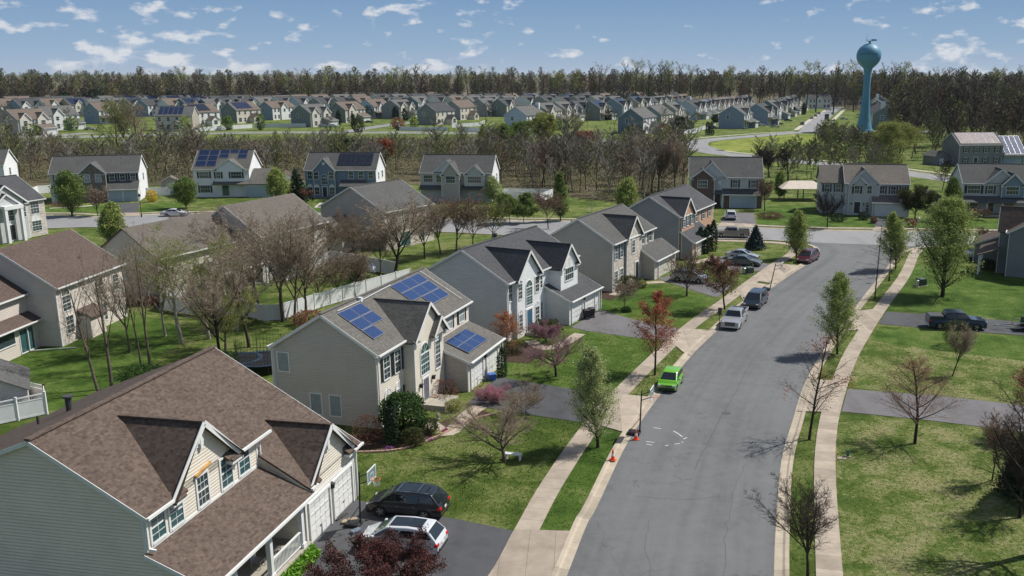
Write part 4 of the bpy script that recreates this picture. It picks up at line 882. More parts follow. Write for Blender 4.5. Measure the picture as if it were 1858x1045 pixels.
# N4
O = at(763, 312.6, 6.0)
h = House('house', 'beige-grey house with three front gables left of the white garden enclosure', O, 94, 14.8, 9.8, 6.1, 9.3, WHITE, DGREY_R)
fw = MB(True); fw.face((0, .012, 0), (14.8, .012, 0), (14.8, .012, 6.0), (0, .012, 6.0)); fw.build('front_wall', GREYS, h.root)
h.gable(2.6, 8.4, .0, 6.0, 8.5); h.gable(4.7, 8.4, 1.6, 5.8, 8.2, zb=0, wall=TAUPE); h.gable(9.4, 13.4, .9, 5.9, 7.6, zb=3.3, wall=GREYS)
P = face_front(.012); win(h.root, P, .6, 2.5, 4.0, 5.4, (4, 1)); win(h.root, P, 3.3, 4.3, 4.0, 5.4, (2, 1)); win(h.root, face_front(1.6), 5.6, 7.5, 4.0, 5.4, (4, 1)); win(h.root, face_front(.9), 10.0, 12.8, 4.0, 5.3, (6, 1))
b = MB(True); b.slab((8.6, 1.6, 2.7), (14.6, 1.6, 2.7), (14.6, 0, 3.5), (8.6, 0, 3.5)); b.slab((-.2, 1.3, 2.7), (4.6, 1.3, 2.7), (4.6, 0, 3.4), (-.2, 0, 3.4)); b.build('porch_roof', DGREY_R, h.root)
win(h.root, face_right(14.8), -3.8, -3.0, 3.4, 5.0, (1, 1)); win(h.root, face_right(14.8), -7.4, -6.4, 3.8, 5.2, (1, 1)); h.done()

# N5: white/blue siding with dark red brick
O = at(1252, 320.4, 6.0)
h = House('house', 'pale house with dark red brick and one wide garage door, beyond the cross street', O, 96, 14.2, 10.6, 6.1, 9.5, BLUEG, DGREY_R)
fw = MB(True); fw.face((0, .012, 0), (14.2, .012, 0), (14.2, .012, 3.0), (0, .012, 3.0)); fw.build('front_wall', BRICKD, h.root)
h.gable(1.4, 7.2, .2, 6.0, 8.9); h.gable(.2, 4.8, 1.2, 5.9, 7.6, zb=0, wall=BRICKD); h.wing(6.6, 14.2, 1.3, 2.9, 3.7, doors=((8.0, 13.0, 2.3),), wall=BRICKD, gm='gdoor_shade_tint')
win(h.root, face_front(1.2), 1.6, 3.4, 4.0, 5.4, (4, 1)); P = face_front(.012)
for a in (8.5, 12.0): win(h.root, P, a, a+.9, 4.0, 5.4, (2, 1), 'shutter_navy')
b = MB(True); b.lathe([(0, .05), (.3, .05), (.36, 0)], 14); o = b.build('oval_window', MT['trim'], h.root); o.rotation_euler = (0, math.pi/2, 0); o.location = (.22, 5.8, 4.9)
door(h.root, face_front(.1), 4.9, 6.1, .3, 2.6, 'door_dark'); b = MB(True); b.slab((4.6, 1.4, 2.8), (6.6, 1.4, 2.8), (6.6, .2, 3.4), (4.6, .2, 3.4)); b.build('porch_roof', DGREY_R, h.root)
b = MB(True); b.box((4.75, 1.1, 0), (4.95, 1.3, 2.75)); b.box((6.3, 1.1, 0), (6.5, 1.3, 2.75)); b.build('porch_column', MT['vinyl_white'], h.root); coach_lamp(h.root, face_front(1.3), 7.3, 2); h.done()

# N6
O = at(1535, 331.6, 6.0)
h = House('house', 'grey-blue house with black shutters and one wide garage door, beyond the street end', O, 99, 11.4, 9.8, 6.1, 9.1, GREYS, TAN_R)
h.gable(.6, 6.0, .36, 6.0, 8.6, zb=0); h.gable(.9, 3.9, .6, 5.9, 7.3, zb=5.5, side=.2)
h.wing(4.9, 11.4, 1.6, 2.8, 3.8, doors=((5.4, 10.9, 2.3),), gm='gdoor')
P = face_front(.36); win(h.root, P, 1.6, 2.5, 4.1, 5.5, (2, 1), 'shutter_black'); win(h.root, P, 3.9, 4.7, 4.1, 5.5, (2, 1)); P = face_front(0)
for a in (6.2, 8.2, 10.1): win(h.root, P, a, a+.85, 4.1, 5.5, (2, 1), 'shutter_black', shw=.3)
door(h.root, face_front(.36), 1.7, 2.8, .4, 2.5, 'door_dark'); win(h.root, face_front(.36), 3.8, 4.4, .4, 2.5, (1, 2))
for a in (1.1, 3.4): coach_lamp(h.root, face_front(.36), a, 2.1)
b = MB(True); b.box((-4.4, -1.6, 0), (0, -9.6, 6.0)); b.face((-4.4, -1.6, 6.0), (-4.4, -9.6, 6.0), (-4.4, -5.6, 8.7)); b.build('left_wing', GREYS, h.root)
b = MB(True); b.slab((-4.7, -1.3, 5.8), (-.05, -1.3, 5.8), (-.05, -5.4, 8.8), (-4.7, -5.4, 8.8)); b.slab((-.05, -9.9, 5.8), (-4.7, -9.9, 5.8), (-4.7, -5.4, 8.8), (-.05, -5.4, 8.8)); b.build('left_wing_roof', TAN_R, h.root)
for a in (-3.7, -1.6): win(h.root, face_front(-1.6), a, a+.9, 4.1, 5.5, (2, 1), 'shutter_black', shw=.3)
h.done()

# N7
O = at(1749, 331.7, 6.0)
h = House('house', 'blue-grey house with a long white-railed front porch, across the cross street at the right edge', O, 98, 16, 10, 6.1, 9.2, GREYS, DGREY_R)
h.gable(3.6, 9.6, .1, 6.0, 8.6); h.gable(6.6, 10.6, 1.0, 5.9, 7.9, zb=3.5, wall=SLATE); h.wing
P = face_front(0); win(h.root, P, .8, 3.0, 4.1, 5.5, (4, 1), 'shutter_black', shw=.5); win(h.root, P, 4.4, 5.3, 4.1, 5.5, (2, 1), 'shutter_navy'); win(h.root, face_front(1.0), 7.4, 9.6, 4.1, 5.5, (4, 1)); win(h.root, P, 11.6, 13.4, 4.1, 5.5, (4, 1), 'shutter_navy')
for a in (1.0, 7.4): win(h.root, P, a, a+1.8, .8, 2.4, (4, 1))
door(h.root, P, 4.6, 5.7, .4, 2.5, 'door_dark')
b = MB(True); b.slab((-.3, 2.7, 2.7), (11.5, 2.7, 2.7), (11.5, 0, 3.6), (-.3, 0, 3.6)); b.build('porch_roof', DGREY_R, h.root)
b = MB(True); b.box((-.2, 0, 0), (11.4, 2.4, .4)); b.build('porch_floor', MT['stoop'], h.root)
for u in (0, 3.9, 6.6, 11.2):
    b = MB(True); b.box((u-.1, 2.2, .4), (u+.1, 2.4, 2.7)); b.build('porch_column', MT['vinyl_white'], h.root)
for a, c in ((.1, 3.8), (6.7, 11.1)):
    b = MB(True); b.box((a, 2.26, 1.3), (c, 2.34, 1.38)); n_ = int((c-a)/.14)
    for i in range(n_): x = a+(c-a)*i/n_; b.box((x, 2.28, .45), (x+.04, 2.32, 1.3))
    b.build('porch_railing', MT['vinyl_white'], h.root)
h.done()

# N8: colonial with glaring solar panels, behind at the right
O = at(1738.7, 301.5)
h = House('house', 'slate blue house with pale glaring solar panels at far right before the wood', O, 84, 13.0, 10.5, 6.1, 9.2, DARKG, DGREY_R)
h.panel(.4, 12.6, -5.0, -.3, 6, 1, 'solar_pale', gap=.12)
P = face_front(0)
for a in (1.0, 7.0, 10.4): win(h.root, P, a+.5, a+1.4, 3.9, 5.3, (2, 1), 'shutter_black'); win(h.root, P, a+.5, a+1.4, .8, 2.4, (2, 1), 'shutter_black')
win(h.root, P, 4.6, 5.5, 3.9, 5.3, (2, 1), 'shutter_black'); door(h.root, P, 4.5, 5.6, .3, 2.5, 'door_dark'); win(h.root, face_left(0), -7, -6, .8, 2.4, (2, 1)); win(h.root, face_left(0), -4.5, -3.5, .8, 2.4, (2, 1))
b = MB(True); b.box((13, -.5, 0), (20, -9, 3.3)); b.face((20, -.5, 3.3), (20, -9, 3.3), (20, -4.8, 7.6)); b.build('right_wing', SLATE, h.root)
b = MB(True); b.slab((13.05, 1.2, 2.8), (20.3, 1.2, 2.8), (20.3, -4.7, 8.2), (13.05, -4.7, 8.2)); b.slab((20.3, -9.4, 3.0), (13.05, -9.4, 3.0), (13.05, -4.7, 8.2), (20.3, -4.7, 8.2)); b.build('right_wing_roof', DGREY_R, h.root)
h.panel(13.6, 20, -4.6, .8, 4, 1, 'solar', zfun=lambda v: 8.2-(5.4/5.9)*(v+4.7), gap=.1)
gdoor(h.root, face_front(-.5), 14, 19, .1, 2.4, 'gdoor_shade_tint'); h.done()

# NL: white house with stone corner at the left edge, facing right
c = at(78, 359.2, 6.0); yw = 17; O = Vector((c.x-15*math.sin(math.radians(yw)), c.y-15*math.cos(math.radians(yw)), 0))
h = House('house', 'white and stone house with a tall arched entrance, cut by the left edge', O, yw, 15, 10.5, 6.1, 9.6, BLUEG, DARK_R)
fw = MB(True); fw.face((0, .012, 0), (11, .012, 0), (11, .012, 6.0), (0, .012, 6.0)); fw.build('front_wall', GREYS, h.root); fw = MB(True); fw.face((11, .012, 0), (15, .012, 0), (15, .012, 6.0), (11, .012, 6.0)); fw.build('front_wall', STONE, h.root)
h.gable(3.5, 11.2, .5, 6.0, 8.9, zb=0, wall=GREYS); h.gable(4.5, 9.5, 1.0, 5.8, 7.6, zb=5.4)
win(h.root, face_front(.012), 12.3, 13.9, 3.7, 5.6, (3, 2)); win(h.root, face_front(.012), 12.2, 14.0, .9, 2.5, (3, 2), arch='fan'); win(h.root, face_front(.5), 9.8, 10.9, 3.6, 5.2, (2, 2)); win(h.root, face_front(.5), 4.4, 5.4, .9, 2.5, (2, 2)); win(h.root, face_front(.5), 4.4, 5.4, 3.8, 5.3, (2, 2))
win(h.root, face_front(.5), 7.0, 8.6, 3.3, 4.9, (2, 2), arch=True); door(h.root, face_front(.5), 7.1, 8.5, .3, 2.6, 'door_dark')
for u in (6.3, 9.2):
    b = MB(True); b.box((u-.25, 1.2, 0), (u+.25, 1.7, 5.2)); b.build('portico_column', MT['vinyl_white'], h.root)
b = MB(True); b.box((6.0, .6, 5.2), (9.5, 1.75, 5.8)); b.build('portico_beam', MT['vinyl_white'], h.root); h.done()
# another white gable cut by the left edge, behind
h = House('house', 'white gabled house cut by the left edge, behind the white and stone house', at(-128, 352), 75, 15.2, 10, 6.1, 9.2, WHITE, DGREY_R); win(h.root, face_right(15.2), -5, -4, 3.5, 5, (2, 1)); win(h.root, face_front(0), 2, 3, 3.5, 5, (2, 1)); h.done()

# dark house at the right edge
h = House('house', 'shaded blue-grey house with a brown roof, cut by the right edge', Vector((62.5, 134.5, 0)), 206, 15.5, 11, 6.0, 9.2, DARKG, BROWN_R)
h.gable(8.6, 13.5, 1.2, 5.9, 8.6, zb=0); h.wing(.3, 6.4, 4.5, 2.7, 4.5, doors=((1.0, 5.8, 2.3),)); b = MB(True); b.slab((8.2, 3.6, 2.7), (16.2, 3.6, 2.7), (16.2, 1.1, 3.6), (8.2, 1.1, 3.6)); b.build('porch_roof', BROWN_R, h.root)
for u in (8.6, 12.2, 15.8): b = MB(True); b.box((u-.1, 3.2, 0), (u+.1, 3.4, 2.7)); b.build('porch_column', MT['vinyl_white'], h.root)
win(h.root, face_front(1.2), 10.4, 11.8, 4.0, 5.4, (2, 1)); door(h.root, face_front(1.2), 10.4, 11.4, .3, 2.5); win(h.root, face_right(15.5), -6, -5, 3.8, 5.2, (2, 1)); win(h.root, face_right(15.5), -8, -7, .9, 2.4, (2, 1)); h.done()

# ================================================================== the distant neighbourhood
def fwin(root, P, a0, a1, z0, z1):
    b = MB(True)
    def q(x0, x1, y0, y1, o): b.face(P(x0, y0, o), P(x1, y0, o), P(x1, y1, o), P(x0, y1, o))
    b.cm = 0; q(a0-.15, a1+.15, z0-.15, z1+.15, .03); b.cm = 1; q(a0, a1, z0, (z0+z1)/2-.05, .05); q(a0, a1, (z0+z1)/2+.05, z1, .05)
    b.build('window', [MT['trim'], MT['pane']], root)
def far_template(k):
    Wd, Dp = ((13, 10.5), (14.5, 9.5), (12, 11), (13.5, 10), (12.5, 10.5), (15, 10))[k]
    h = House('house', 'x', Vector((0, 0, 0)), 0, Wd, Dp, 5.9, 9.2 if k != 1 else 8.7, TAUPE, DGREY_R, gut=False)
    fw = MB(True); fw.face((0, .02, 0), (Wd, .02, 0), (Wd, .02, 5.8), (0, .02, 5.8)); fw.build('front_wall', CREAM, h.root)
    if k == 0: h.gable(2, 6.4, .5, 5.8, 8.2, zb=0, wall=CREAM, returns=False); h.wing(7.4, 12.8, 3.5, 2.7, 4.2, doors=((8, 12.2, 2.3),), side=.1); ws = [(3, 4.2, .5), (8.5, 9.6, .02), (11, 12, .02)]; wl = [(3, 4.2, .5), (.5, 1.4, .02)]
    elif k == 1: h.gable(5, 9, .5, 5.8, 8.0, zb=0, wall=CREAM, returns=False); ws = [(1, 2, .02), (3.2, 4.2, .02), (6.5, 7.6, .5), (10, 11, .02), (12.4, 13.4, .02)]; wl = [(1, 2, .02), (3.2, 4.2, .02), (10, 11, .02), (12, 13.6, .02)]
    elif k == 2: h.gable(.6, 4.6, .4, 5.8, 7.9, zb=0, wall=CREAM, returns=False); h.gable(7, 11, .6, 5.8, 7.9, zb=3.2, wall=CREAM, returns=False); h.wing(6.4, 11.8, 3.8, 2.7, 4.1, doors=((6.9, 11.3, 2.3),), side=.1); ws = [(1.8, 3.2, .4), (8.2, 9.8, .6), (5.2, 6.0, .02)]; wl = [(1.8, 3.2, .4)]
    elif k == 3:      # back side: plain wall with a sunroom
        ws = [(1, 2, .02), (4.2, 5.2, .02), (7.4, 8.4, .02), (11, 12, .02)]; wl = [(1, 2.6, .02), (4, 5, .02)]
        b = MB(True); b.box((6.4, 0, 0), (10.2, 3.6, 2.6)); b.face((6.4, 3.6, 2.6), (10.2, 3.6, 2.6), (8.3, 3.6, 4.1)); b.build('sunroom', CREAM, h.root); b = MB(True); b.slab((6.1, 3.9, 2.4), (8.3, 3.9, 4.2), (8.3, 0, 4.2), (6.1, 0, 2.4), .1); b.slab((8.3, 3.9, 4.2), (10.5, 3.9, 2.4), (10.5, 0, 2.4), (8.3, 0, 4.2), .1); b.build('sunroom_roof', DGREY_R, h.root); fwin(h.root, face_front(3.62), 7.4, 9.2, .8, 2.4)
    elif k == 4: h.gable(3.2, 7.0, .3, 5.8, 7.9, zb=3, wall=CREAM, returns=False); b = MB(True); b.slab((-.2, 2.4, 2.7), (7.4, 2.4, 2.7), (7.4, 0, 3.6), (-.2, 0, 3.6)); b.build('porch_roof', DGREY_R, h.root); h.wing(7.6, 12.4, 2.6, 2.7, 3.9, doors=((8, 12, 2.3),), side=.1); ws = [(1, 2, .02), (4.4, 5.8, .3), (8.6, 9.6, .02), (11, 12, .02)]; wl = [(1, 2.2, .02), (5, 6, .02)]
    else: ws = [(1, 2, .02), (4, 5, .02), (7, 8, .02), (10, 11, .02), (13, 14, .02)]; wl = [(1, 2.4, .02), (4, 5, .02), (10, 12, .02)]; b = MB(True); b.box((14.98, -3, 2), (15.9, -4.6, 10.2)); b.build('chimney', WHITE, h.root)
    for a, b, v in ws: fwin(h.root, face_front(v), a, b, 3.8, 5.2)
    for a, b, v in wl: fwin(h.root, face_front(v), a, b, .7, 2.4)
    fwin(h.root, face_left(0), -Dp*.7, -Dp*.7+1, 3.8, 5.2)
    return h.done()
FT = [far_template(k) for k in range(6)]; index_kids()
FW = {'blue-grey': siding('far_blue_grey', (.22, .28, .35)), 'pale blue': siding('far_pale_blue', (.42, .50, .60)), 'grey': siding('far_grey', (.28, .28, .28)), 'tan': siding('far_tan', (.36, .315, .265)), 'cream': siding('far_cream', (.58, .54, .46)), 'white': siding('far_white', (.68, .68, .68)), 'dark slate': siding('far_slate', (.14, .19, .24)), 'green-grey': siding('far_green_grey', (.19, .22, .205))}
FR = {'brown': shingle('far_brown_roof', (.115, .09, .075), (.155, .125, .105), (.19, .155, .13), 2), 'grey': shingle('far_grey_roof', (.09, .092, .09), (.125, .125, .122), (.15, .15, .145), 2), 'charcoal': shingle('far_charcoal_roof', (.045, .048, .053), (.068, .07, .076), (.09, .09, .09), 2)}
OPP = {'blue-grey': 'white', 'pale blue': 'white', 'grey': 'cream', 'tan': 'cream', 'cream': 'cream', 'white': 'white', 'dark slate': 'white', 'green-grey': 'cream'}
ORD = ['first', 'second', 'third', 'fourth', 'fifth', 'sixth', 'seventh', 'eighth', 'ninth', 'tenth', 'eleventh', 'twelfth', 'thirteenth', 'fourteenth', 'fifteenth', 'sixteenth', 'seventeenth', 'eighteenth', 'nineteenth', 'twentieth'] + ['twenty-'+w for w in ('first', 'second', 'third', 'fourth', 'fifth', 'sixth', 'seventh', 'eighth', 'ninth')] + ['thirtieth'] + ['thirty-'+w for w in ('first', 'second', 'third', 'fourth', 'fifth', 'sixth', 'seventh')]
used = [False]*6
def far_house(p, yaw, k, wc, rc, label, sol=None, front=None):
    yaw = yaw if (yaw > 75 or k is None) else 27+(yaw-40)*.12
    fr = front or OPP[wc]; m = {'wall': FW[wc], 'roof': FR[rc], 'front_wall': FW[fr], 'sunroom_roof': FR[rc], 'porch_roof': FR[rc], 'sunroom': FW[fr]}
    o = copy_tree(FT[k], mats=m); o.location = (p[0], p[1], 0); o.rotation_euler = (0, 0, -math.radians(yaw)); o.scale = (1.2, 1.2, 1.2)
    o['label'] = label; o['category'] = 'house'; o['group'] = 'houses of the distant neighbourhood'
    if sol:
        b = MB(True); e = 5.9; r_ = 9.2 if k != 1 else 8.7; dp = (10.5, 9.5, 11, 10, 10.5, 10)[k]; zf = lambda v: e-(r_-e)/(dp/2)*v
        n_ = 5 if sol == 'solar' else 1
        for i in range(n_): a = 1+i*(9.0/n_); c = a+9.0/n_-.25; b.slab((a, -.6, zf(-.6)+.12), (c, -.6, zf(-.6)+.12), (c, -dp/2+.5, zf(-dp/2+.5)+.12), (a, -dp/2+.5, zf(-dp/2+.5)+.12), .05)
        b.build('solar_panel', MT['solar_navy' if sol == 'solar' else sol], o)
    return o
rng = random.Random(5)
# nearest row of the neighbourhood: (corner px, py), yaw, plan, wall, roof, solar
R1 = [((36, 247), 42, 2, 'tan', 'brown', None), ((90, 237), 45, 0, 'blue-grey', 'grey', None), ((182, 225), 50, 4, 'blue-grey', 'brown', None), ((284, 238), 82, 3, 'tan', 'grey', 'solar'), ((352, 230), 56, 3, 'dark slate', 'brown', 'solar_black'),
      ((431, 224), 56, 3, 'green-grey', 'brown', 'solar'), ((496, 218), 54, 1, 'blue-grey', 'brown', None), ((565, 231), 50, 2, 'green-grey', 'grey', None), ((628, 223), 50, 0, 'green-grey', 'brown', None), ((680, 215), 48, 4, 'pale blue', 'brown', None),
      ((726, 216), 42, 2, 'grey', 'grey', None), ((792, 227), 44, 3, 'green-grey', 'charcoal', None), ((836, 218), 42, 3, 'grey', 'brown', None), ((884, 212), 42, 4, 'grey', 'grey', None), ((920, 212), 38, 0, 'green-grey', 'charcoal', None), ((956, 237), 36, 5, 'pale blue', 'grey', None),
      ((994, 227), 33, 0, 'grey', 'grey', None), ((1026, 222), 31, 2, 'tan', 'grey', None), ((1056, 219), 29, 0, 'dark slate', 'charcoal', None), ((1089, 219), 28, 4, 'green-grey', 'charcoal', 'solar'), ((1130, 213), 26, 2, 'blue-grey', 'charcoal', 'solar'), ((1167, 243), 24, 3, 'dark slate', 'grey', None), ((1200, 235), 24, 3, 'grey', 'grey', None),
      ((1226, 224), 23, 4, 'tan', 'grey', None), ((1245, 214), 23, 5, 'pale blue', 'charcoal', None), ((1350, 234), 18, 4, 'blue-grey', 'grey', None), ((1393, 228), 17, 4, 'blue-grey', 'charcoal', None), ((1410, 218), 15, 0, 'dark slate', 'grey', None), ((1424, 213), 14, 2, 'grey', 'charcoal', None), ((1433, 208.5), 14, 0, 'blue-grey', 'charcoal', None), ((1441, 205), 13, 4, 'green-grey', 'grey', None), ((1448, 202), 13, 0, 'grey', 'charcoal', None), ((1466, 197), 88, 1, 'white', 'charcoal', None)]
SOLT = {'solar': ' with blue panels', 'solar_black': ' with black panels', None: ''}
for i, (p, y, k, wc, rc, sl) in enumerate(R1):
    far_house(at(*p), y, k, wc, rc, f'{wc} house, {rc} roof{SOLT[sl]}, {ORD[i]} from left in nearest far row', sl)
def row(name, pts, n, yaws, seed, kk=(0, 1, 2, 4)):
    rr = random.Random(seed); P = resample([at(*p) for p in pts], n-1); pk = None
    for i, p in enumerate(P):
        wc = rr.choice(list(FW)); rc = rr.choice(['brown', 'grey', 'charcoal', 'charcoal']); k = rr.choice(kk); y = yaws[0]+(yaws[1]-yaws[0])*i/(n-1)+rr.uniform(-4, 4)
        sl = rr.choice([None]*7+['solar'])
        far_house((p.x+rr.uniform(-1, 1), p.y+rr.uniform(-3, 3)), y, k, wc, rc, f'{wc} house, {rc} roof{SOLT[sl]}, {ORD[i]} from left in {name}', sl)
row('second far row', [(-40, 214), (60, 213), (180, 211), (330, 212), (480, 207), (620, 206), (760, 205), (900, 203.5), (1040, 204), (1120, 203)], 34, (45, 28), 1)
row('third far row', [(20, 206), (200, 204), (380, 202), (560, 200), (760, 198), (940, 197), (1100, 196.5)], 30, (45, 30), 2)
row('fourth far row', [(-30, 201), (120, 199), (330, 197), (560, 194.5), (760, 193), (960, 192), (1120, 191.5), (1230, 193)], 37, (46, 26), 3)
row('row behind pale blue house', [(1160, 206), (1200, 203), (1245, 199)], 8, (26, 20), 4)
row('row by side street', [(1262, 218), (1290, 213), (1318, 209), (1345, 205), (1362, 202)], 13, (20, 14), 6, (0, 4))
row('row ending side street', [(1500, 191), (1530, 190), (1556, 191)], 3, (88, 92), 8, (1, 3))
row('row right of side street', [(1572, 226), (1572, 214), (1570, 206), (1590, 200), (1612, 198)], 6, (190, 200), 9, (1, 5))
row('row inside right wood', [(1625, 235), (1680, 215), (1720, 240), (1768, 228)], 4, (60, 90), 12, (1, 3))
for o in FT:
    for c in KIDS.get(o.name, []):
        for q in KIDS.get(c.name, []): D.objects.remove(q)
        D.objects.remove(c)
    D.objects.remove(o)

# ================================================================== water tower
tb = at(1567, 238); tw = empty('water_tower', (tb.x, tb.y, 0), 0, 'light blue ball-shaped water tower on a slender stem rising above the far wood', 'water tower')
MT['tower'] = noisy('blue_tower_paint', (.075, .225, .335), (.115, .29, .40), .12, .5, .3)
b = MB(); b.lathe([(4.2, 0), (3.6, 1.2), (2.9, 4), (2.3, 8), (1.85, 13), (1.6, 19), (1.6, 26), (2.1, 28.3)], 28); b.build('stem', MT['tower'], tw, True)
R_ = 5.45; zc = 33.7; pr = [(2.25, 28.3), (3.7, 29.65)]
for i in range(0, 15): t = -32+i*122/14; pr.append((R_*math.cos(math.radians(t)), zc+R_*.98*math.sin(math.radians(t))))
pr[-1] = (0, pr[-1][1]); b = MB(); b.lathe(pr, 36); b.build('tank', MT['tower'], tw, True)
b = MB(); b.tube((0, 0, 39.1), (0, 0, 40.1), .5, .5, 10); b.lathe([(1.6, 40.0), (1.6, 40.12), (0, 40.12)], 14)
for k in range(8): a = k*math.pi/4; b.tube((1.55*math.cos(a), 1.55*math.sin(a), 40.1), (1.55*math.cos(a), 1.55*math.sin(a), 41.0), .06, .06, 4)
b.tube((-1.5, 0, 40), (-1.5, 0, 43.3), .08, .04, 5); b.box((.8, -.4, 40.1), (3.0, .4, 40.8)); b.build('antenna_platform', MT['tower'], tw)

tx = D.curves.new('lettering', 'FONT'); tx.body = 'CARTERVILLE'; tx.size = 1.35; tx.align_x = 'CENTER'; tx.space_character = 1.08
to = D.objects.new('lettering_source', tx); COL.objects.link(to); bpy.context.view_layer.update()
me = bpy.data.meshes.new_from_object(to.evaluated_get(bpy.context.evaluated_depsgraph_get())); D.objects.remove(to)
fa_ = math.atan2(-tb.x, -tb.y)      # direction from the tower to the viewer side, measured from -Y
vv = []
for v in me.vertices:
    z = v.co.y+34.0; rr = math.sqrt(max(.1, (R_+.04)**2-((z-zc)/.98)**2)); a = math.atan2(-tb.y, -tb.x)+v.co.x/(R_+.04)
    vv.append((rr*math.cos(a), rr*math.sin(a), z))
meshobj('lettering', vv, [list(p.vertices) for p in me.polygons], mat('tower_lettering', (.012, .05, .10), .6), tw)
# ================================================================== vehicles
def bevelled(name, b, m, parent, w=.03, seg=2, smooth=True):
    import bmesh
    o = b.build(name, m, parent, False, uv=False); bm = bmesh.new(); bm.from_mesh(o.data); bmesh.ops.remove_doubles(bm, verts=bm.verts, dist=1e-4); bmesh.ops.recalc_face_normals(bm, faces=bm.faces)
    es = [e for e in bm.edges if len(e.link_faces) == 2 and e.calc_face_angle(0) > .35]
    bmesh.ops.bevel(bm, geom=es, offset=w, segments=seg, profile=.6, affect='EDGES', clamp_overlap=True)
    for f in bm.faces: f.smooth = True
    bm.to_mesh(o.data); bm.free(); o.data.set_sharp_from_angle(angle=.6); return o
def arc(cx, r, n=9): return [(cx+r*math.cos(math.pi-math.pi*i/n), .33+r*math.sin(math.pi-math.pi*i/n)) for i in range(n+1)]
def car(name, label, pos, heading, kind, paint, group=None, cat='car', parts=True, glass='carglass', roof=None, dark_trim=False):
    "x forward, y left. heading = angle of +x in the world"
    S = {'suv': dict(L=4.75, W=1.9, H=1.68, belt=1.02, hood=1.0, nose=.82, wb=2.78, r=.37, g=[(1.62, 1.02), (.62, 1.62), (-1.75, 1.60), (-2.28, 1.06)]),
         'hatch': dict(L=3.65, W=1.62, H=1.52, belt=.95, hood=.97, nose=.78, wb=2.38, r=.30, g=[(1.28, .95), (.40, 1.45), (-1.25, 1.44), (-1.74, .98)]),
         'sedan': dict(L=4.75, W=1.82, H=1.44, belt=.93, hood=.90, nose=.70, wb=2.75, r=.32, g=[(1.15, .93), (.25, 1.40), (-.85, 1.38), (-1.75, .96)]),
         'van': dict(L=4.9, W=1.95, H=1.72, belt=1.03, hood=1.02, nose=.80, wb=2.95, r=.34, g=[(1.75, 1.0), (.75, 1.66), (-1.95, 1.66), (-2.38, 1.08)]),
         'pickup': dict(L=5.6, W=1.95, H=1.78, belt=1.12, hood=1.12, nose=1.0, wb=3.4, r=.38, g=[(1.25, 1.12), (.62, 1.72), (-.75, 1.72), (-.95, 1.14)]),
         'crew': dict(L=5.8, W=2.0, H=1.9, belt=1.18, hood=1.2, nose=1.08, wb=3.7, r=.41, g=[(1.35, 1.18), (.62, 1.84), (-1.15, 1.84), (-1.35, 1.2)])}[kind]
    L_, W_, r = S['L'], S['W'], S['r']; xf, xr = L_/2, -L_/2; fx, rx = S['wb']/2+.05, -S['wb']/2+.05; g = S['g']; truck = kind in ('pickup', 'crew')
    root = empty(name, (pos[0], pos[1], pos[2] if len(pos) > 2 else .03), heading, label, cat, group)
    bz, dk = .24, S['belt']
    ra = r+.07
    prof = [(xr+.06, bz+.1)] + [(x, z) for x, z in arc(rx, ra)] + [(x, z) for x, z in arc(fx, ra)] + [(xf-.1, bz), (xf, .42), (xf-.02, S['nose']-.08), (xf-.25, S['nose'])]
    if truck: prof += [(g[0][0]+.05, S['hood']), (g[3][0], dk), (xr+.03, dk), (xr, dk-.04), (xr, .5)]
    else: prof += [(g[0][0]+.1, S['hood']), (g[0][0]-.3, dk+.02), (g[3][0]+.05, dk+.02 if kind != 'sedan' else dk+.04), (xr+.12, dk-.02 if kind != 'sedan' else .92), (xr, .82), (xr-.0, .45)]
    prof = [(x, max(z, bz)) for x, z in prof]
    b = MB(); n = len(prof); ys = [-W_/2+.05, -W_/2, W_/2, W_/2-.05]
    def sec(y, s): return [(x*(1-.012*s), y, z) for x, z in prof]
    stations = [(-W_/2+.16, 2, 1.0), (-W_/2, 0, .0), (W_/2, 0, 0), (W_/2-.16, 2, 1)]
    def pt(x, y, z, side): # shoulder taper: upper body narrower, nose narrower
        k = 1-.035*max(0, (z-.62)/.5) - .09*max(0, (abs(x)-L_/2+.75)/.75)**2; return (x, y*k, z)
    A = [pt(x, -W_/2, z, 0) for x, z in prof]; B = [pt(x, W_/2, z, 0) for x, z in prof]
    import mathutils
    tri = mathutils.geometry.tessellate_polygon([[Vector((x, z, 0)) for x, z in prof]])
    for t in tri: b.face(*[A[i] for i in t]); b.face(*[B[i] for i in t][::-1])
    for i in range(n): b.face(A[i], B[i], B[(i+1) % n], A[(i+1) % n])
    body = bevelled('body', b, paint, root, .045, 2)
    # cabin
    wb, wt = W_/2*.955, W_/2*.76
    gb = MB(); P4 = [(g[0][0], g[0][1]-.02, wb), (g[1][0], g[1][1], wt), (g[2][0], g[2][1], wt*.98), (g[3][0], g[3][1]-.02, wb*.97)]
    mid = ((g[1][0]+g[2][0])/2, max(g[1][1], g[2][1])+.06, wt)
    Lp = [(x, -w, z) for x, z, w in (P4[0], P4[1], mid, P4[2], P4[3])]; Rp = [(x, w, z) for x, z, w in (P4[0], P4[1], mid, P4[2], P4[3])]
    gb.face(*Lp[::-1]); gb.face(*Rp)
    for i in range(5): gb.face(Lp[i], Lp[(i+1) % 5], Rp[(i+1) % 5], Rp[i])
    bevelled('cabin', gb, paint, root, .06, 3)
    def lerp(a, c, t): return tuple(p+(q-p)*t for p, q in zip(a, c))
    def quad_on(p0, p1, p2, p3, nm, m, push, th=.012):
        nrm = (Vector(p1)-Vector(p0)).cross(Vector(p3)-Vector(p0)).normalized(); o = nrm*push
        q = MB(); P = [Vector(p)+o for p in (p0, p1, p2, p3)]; q.face(*P); return q.build(nm, m, root, uv=False)
    # windscreen, rear window
    def on(a, c, yy, w0, w1): pass
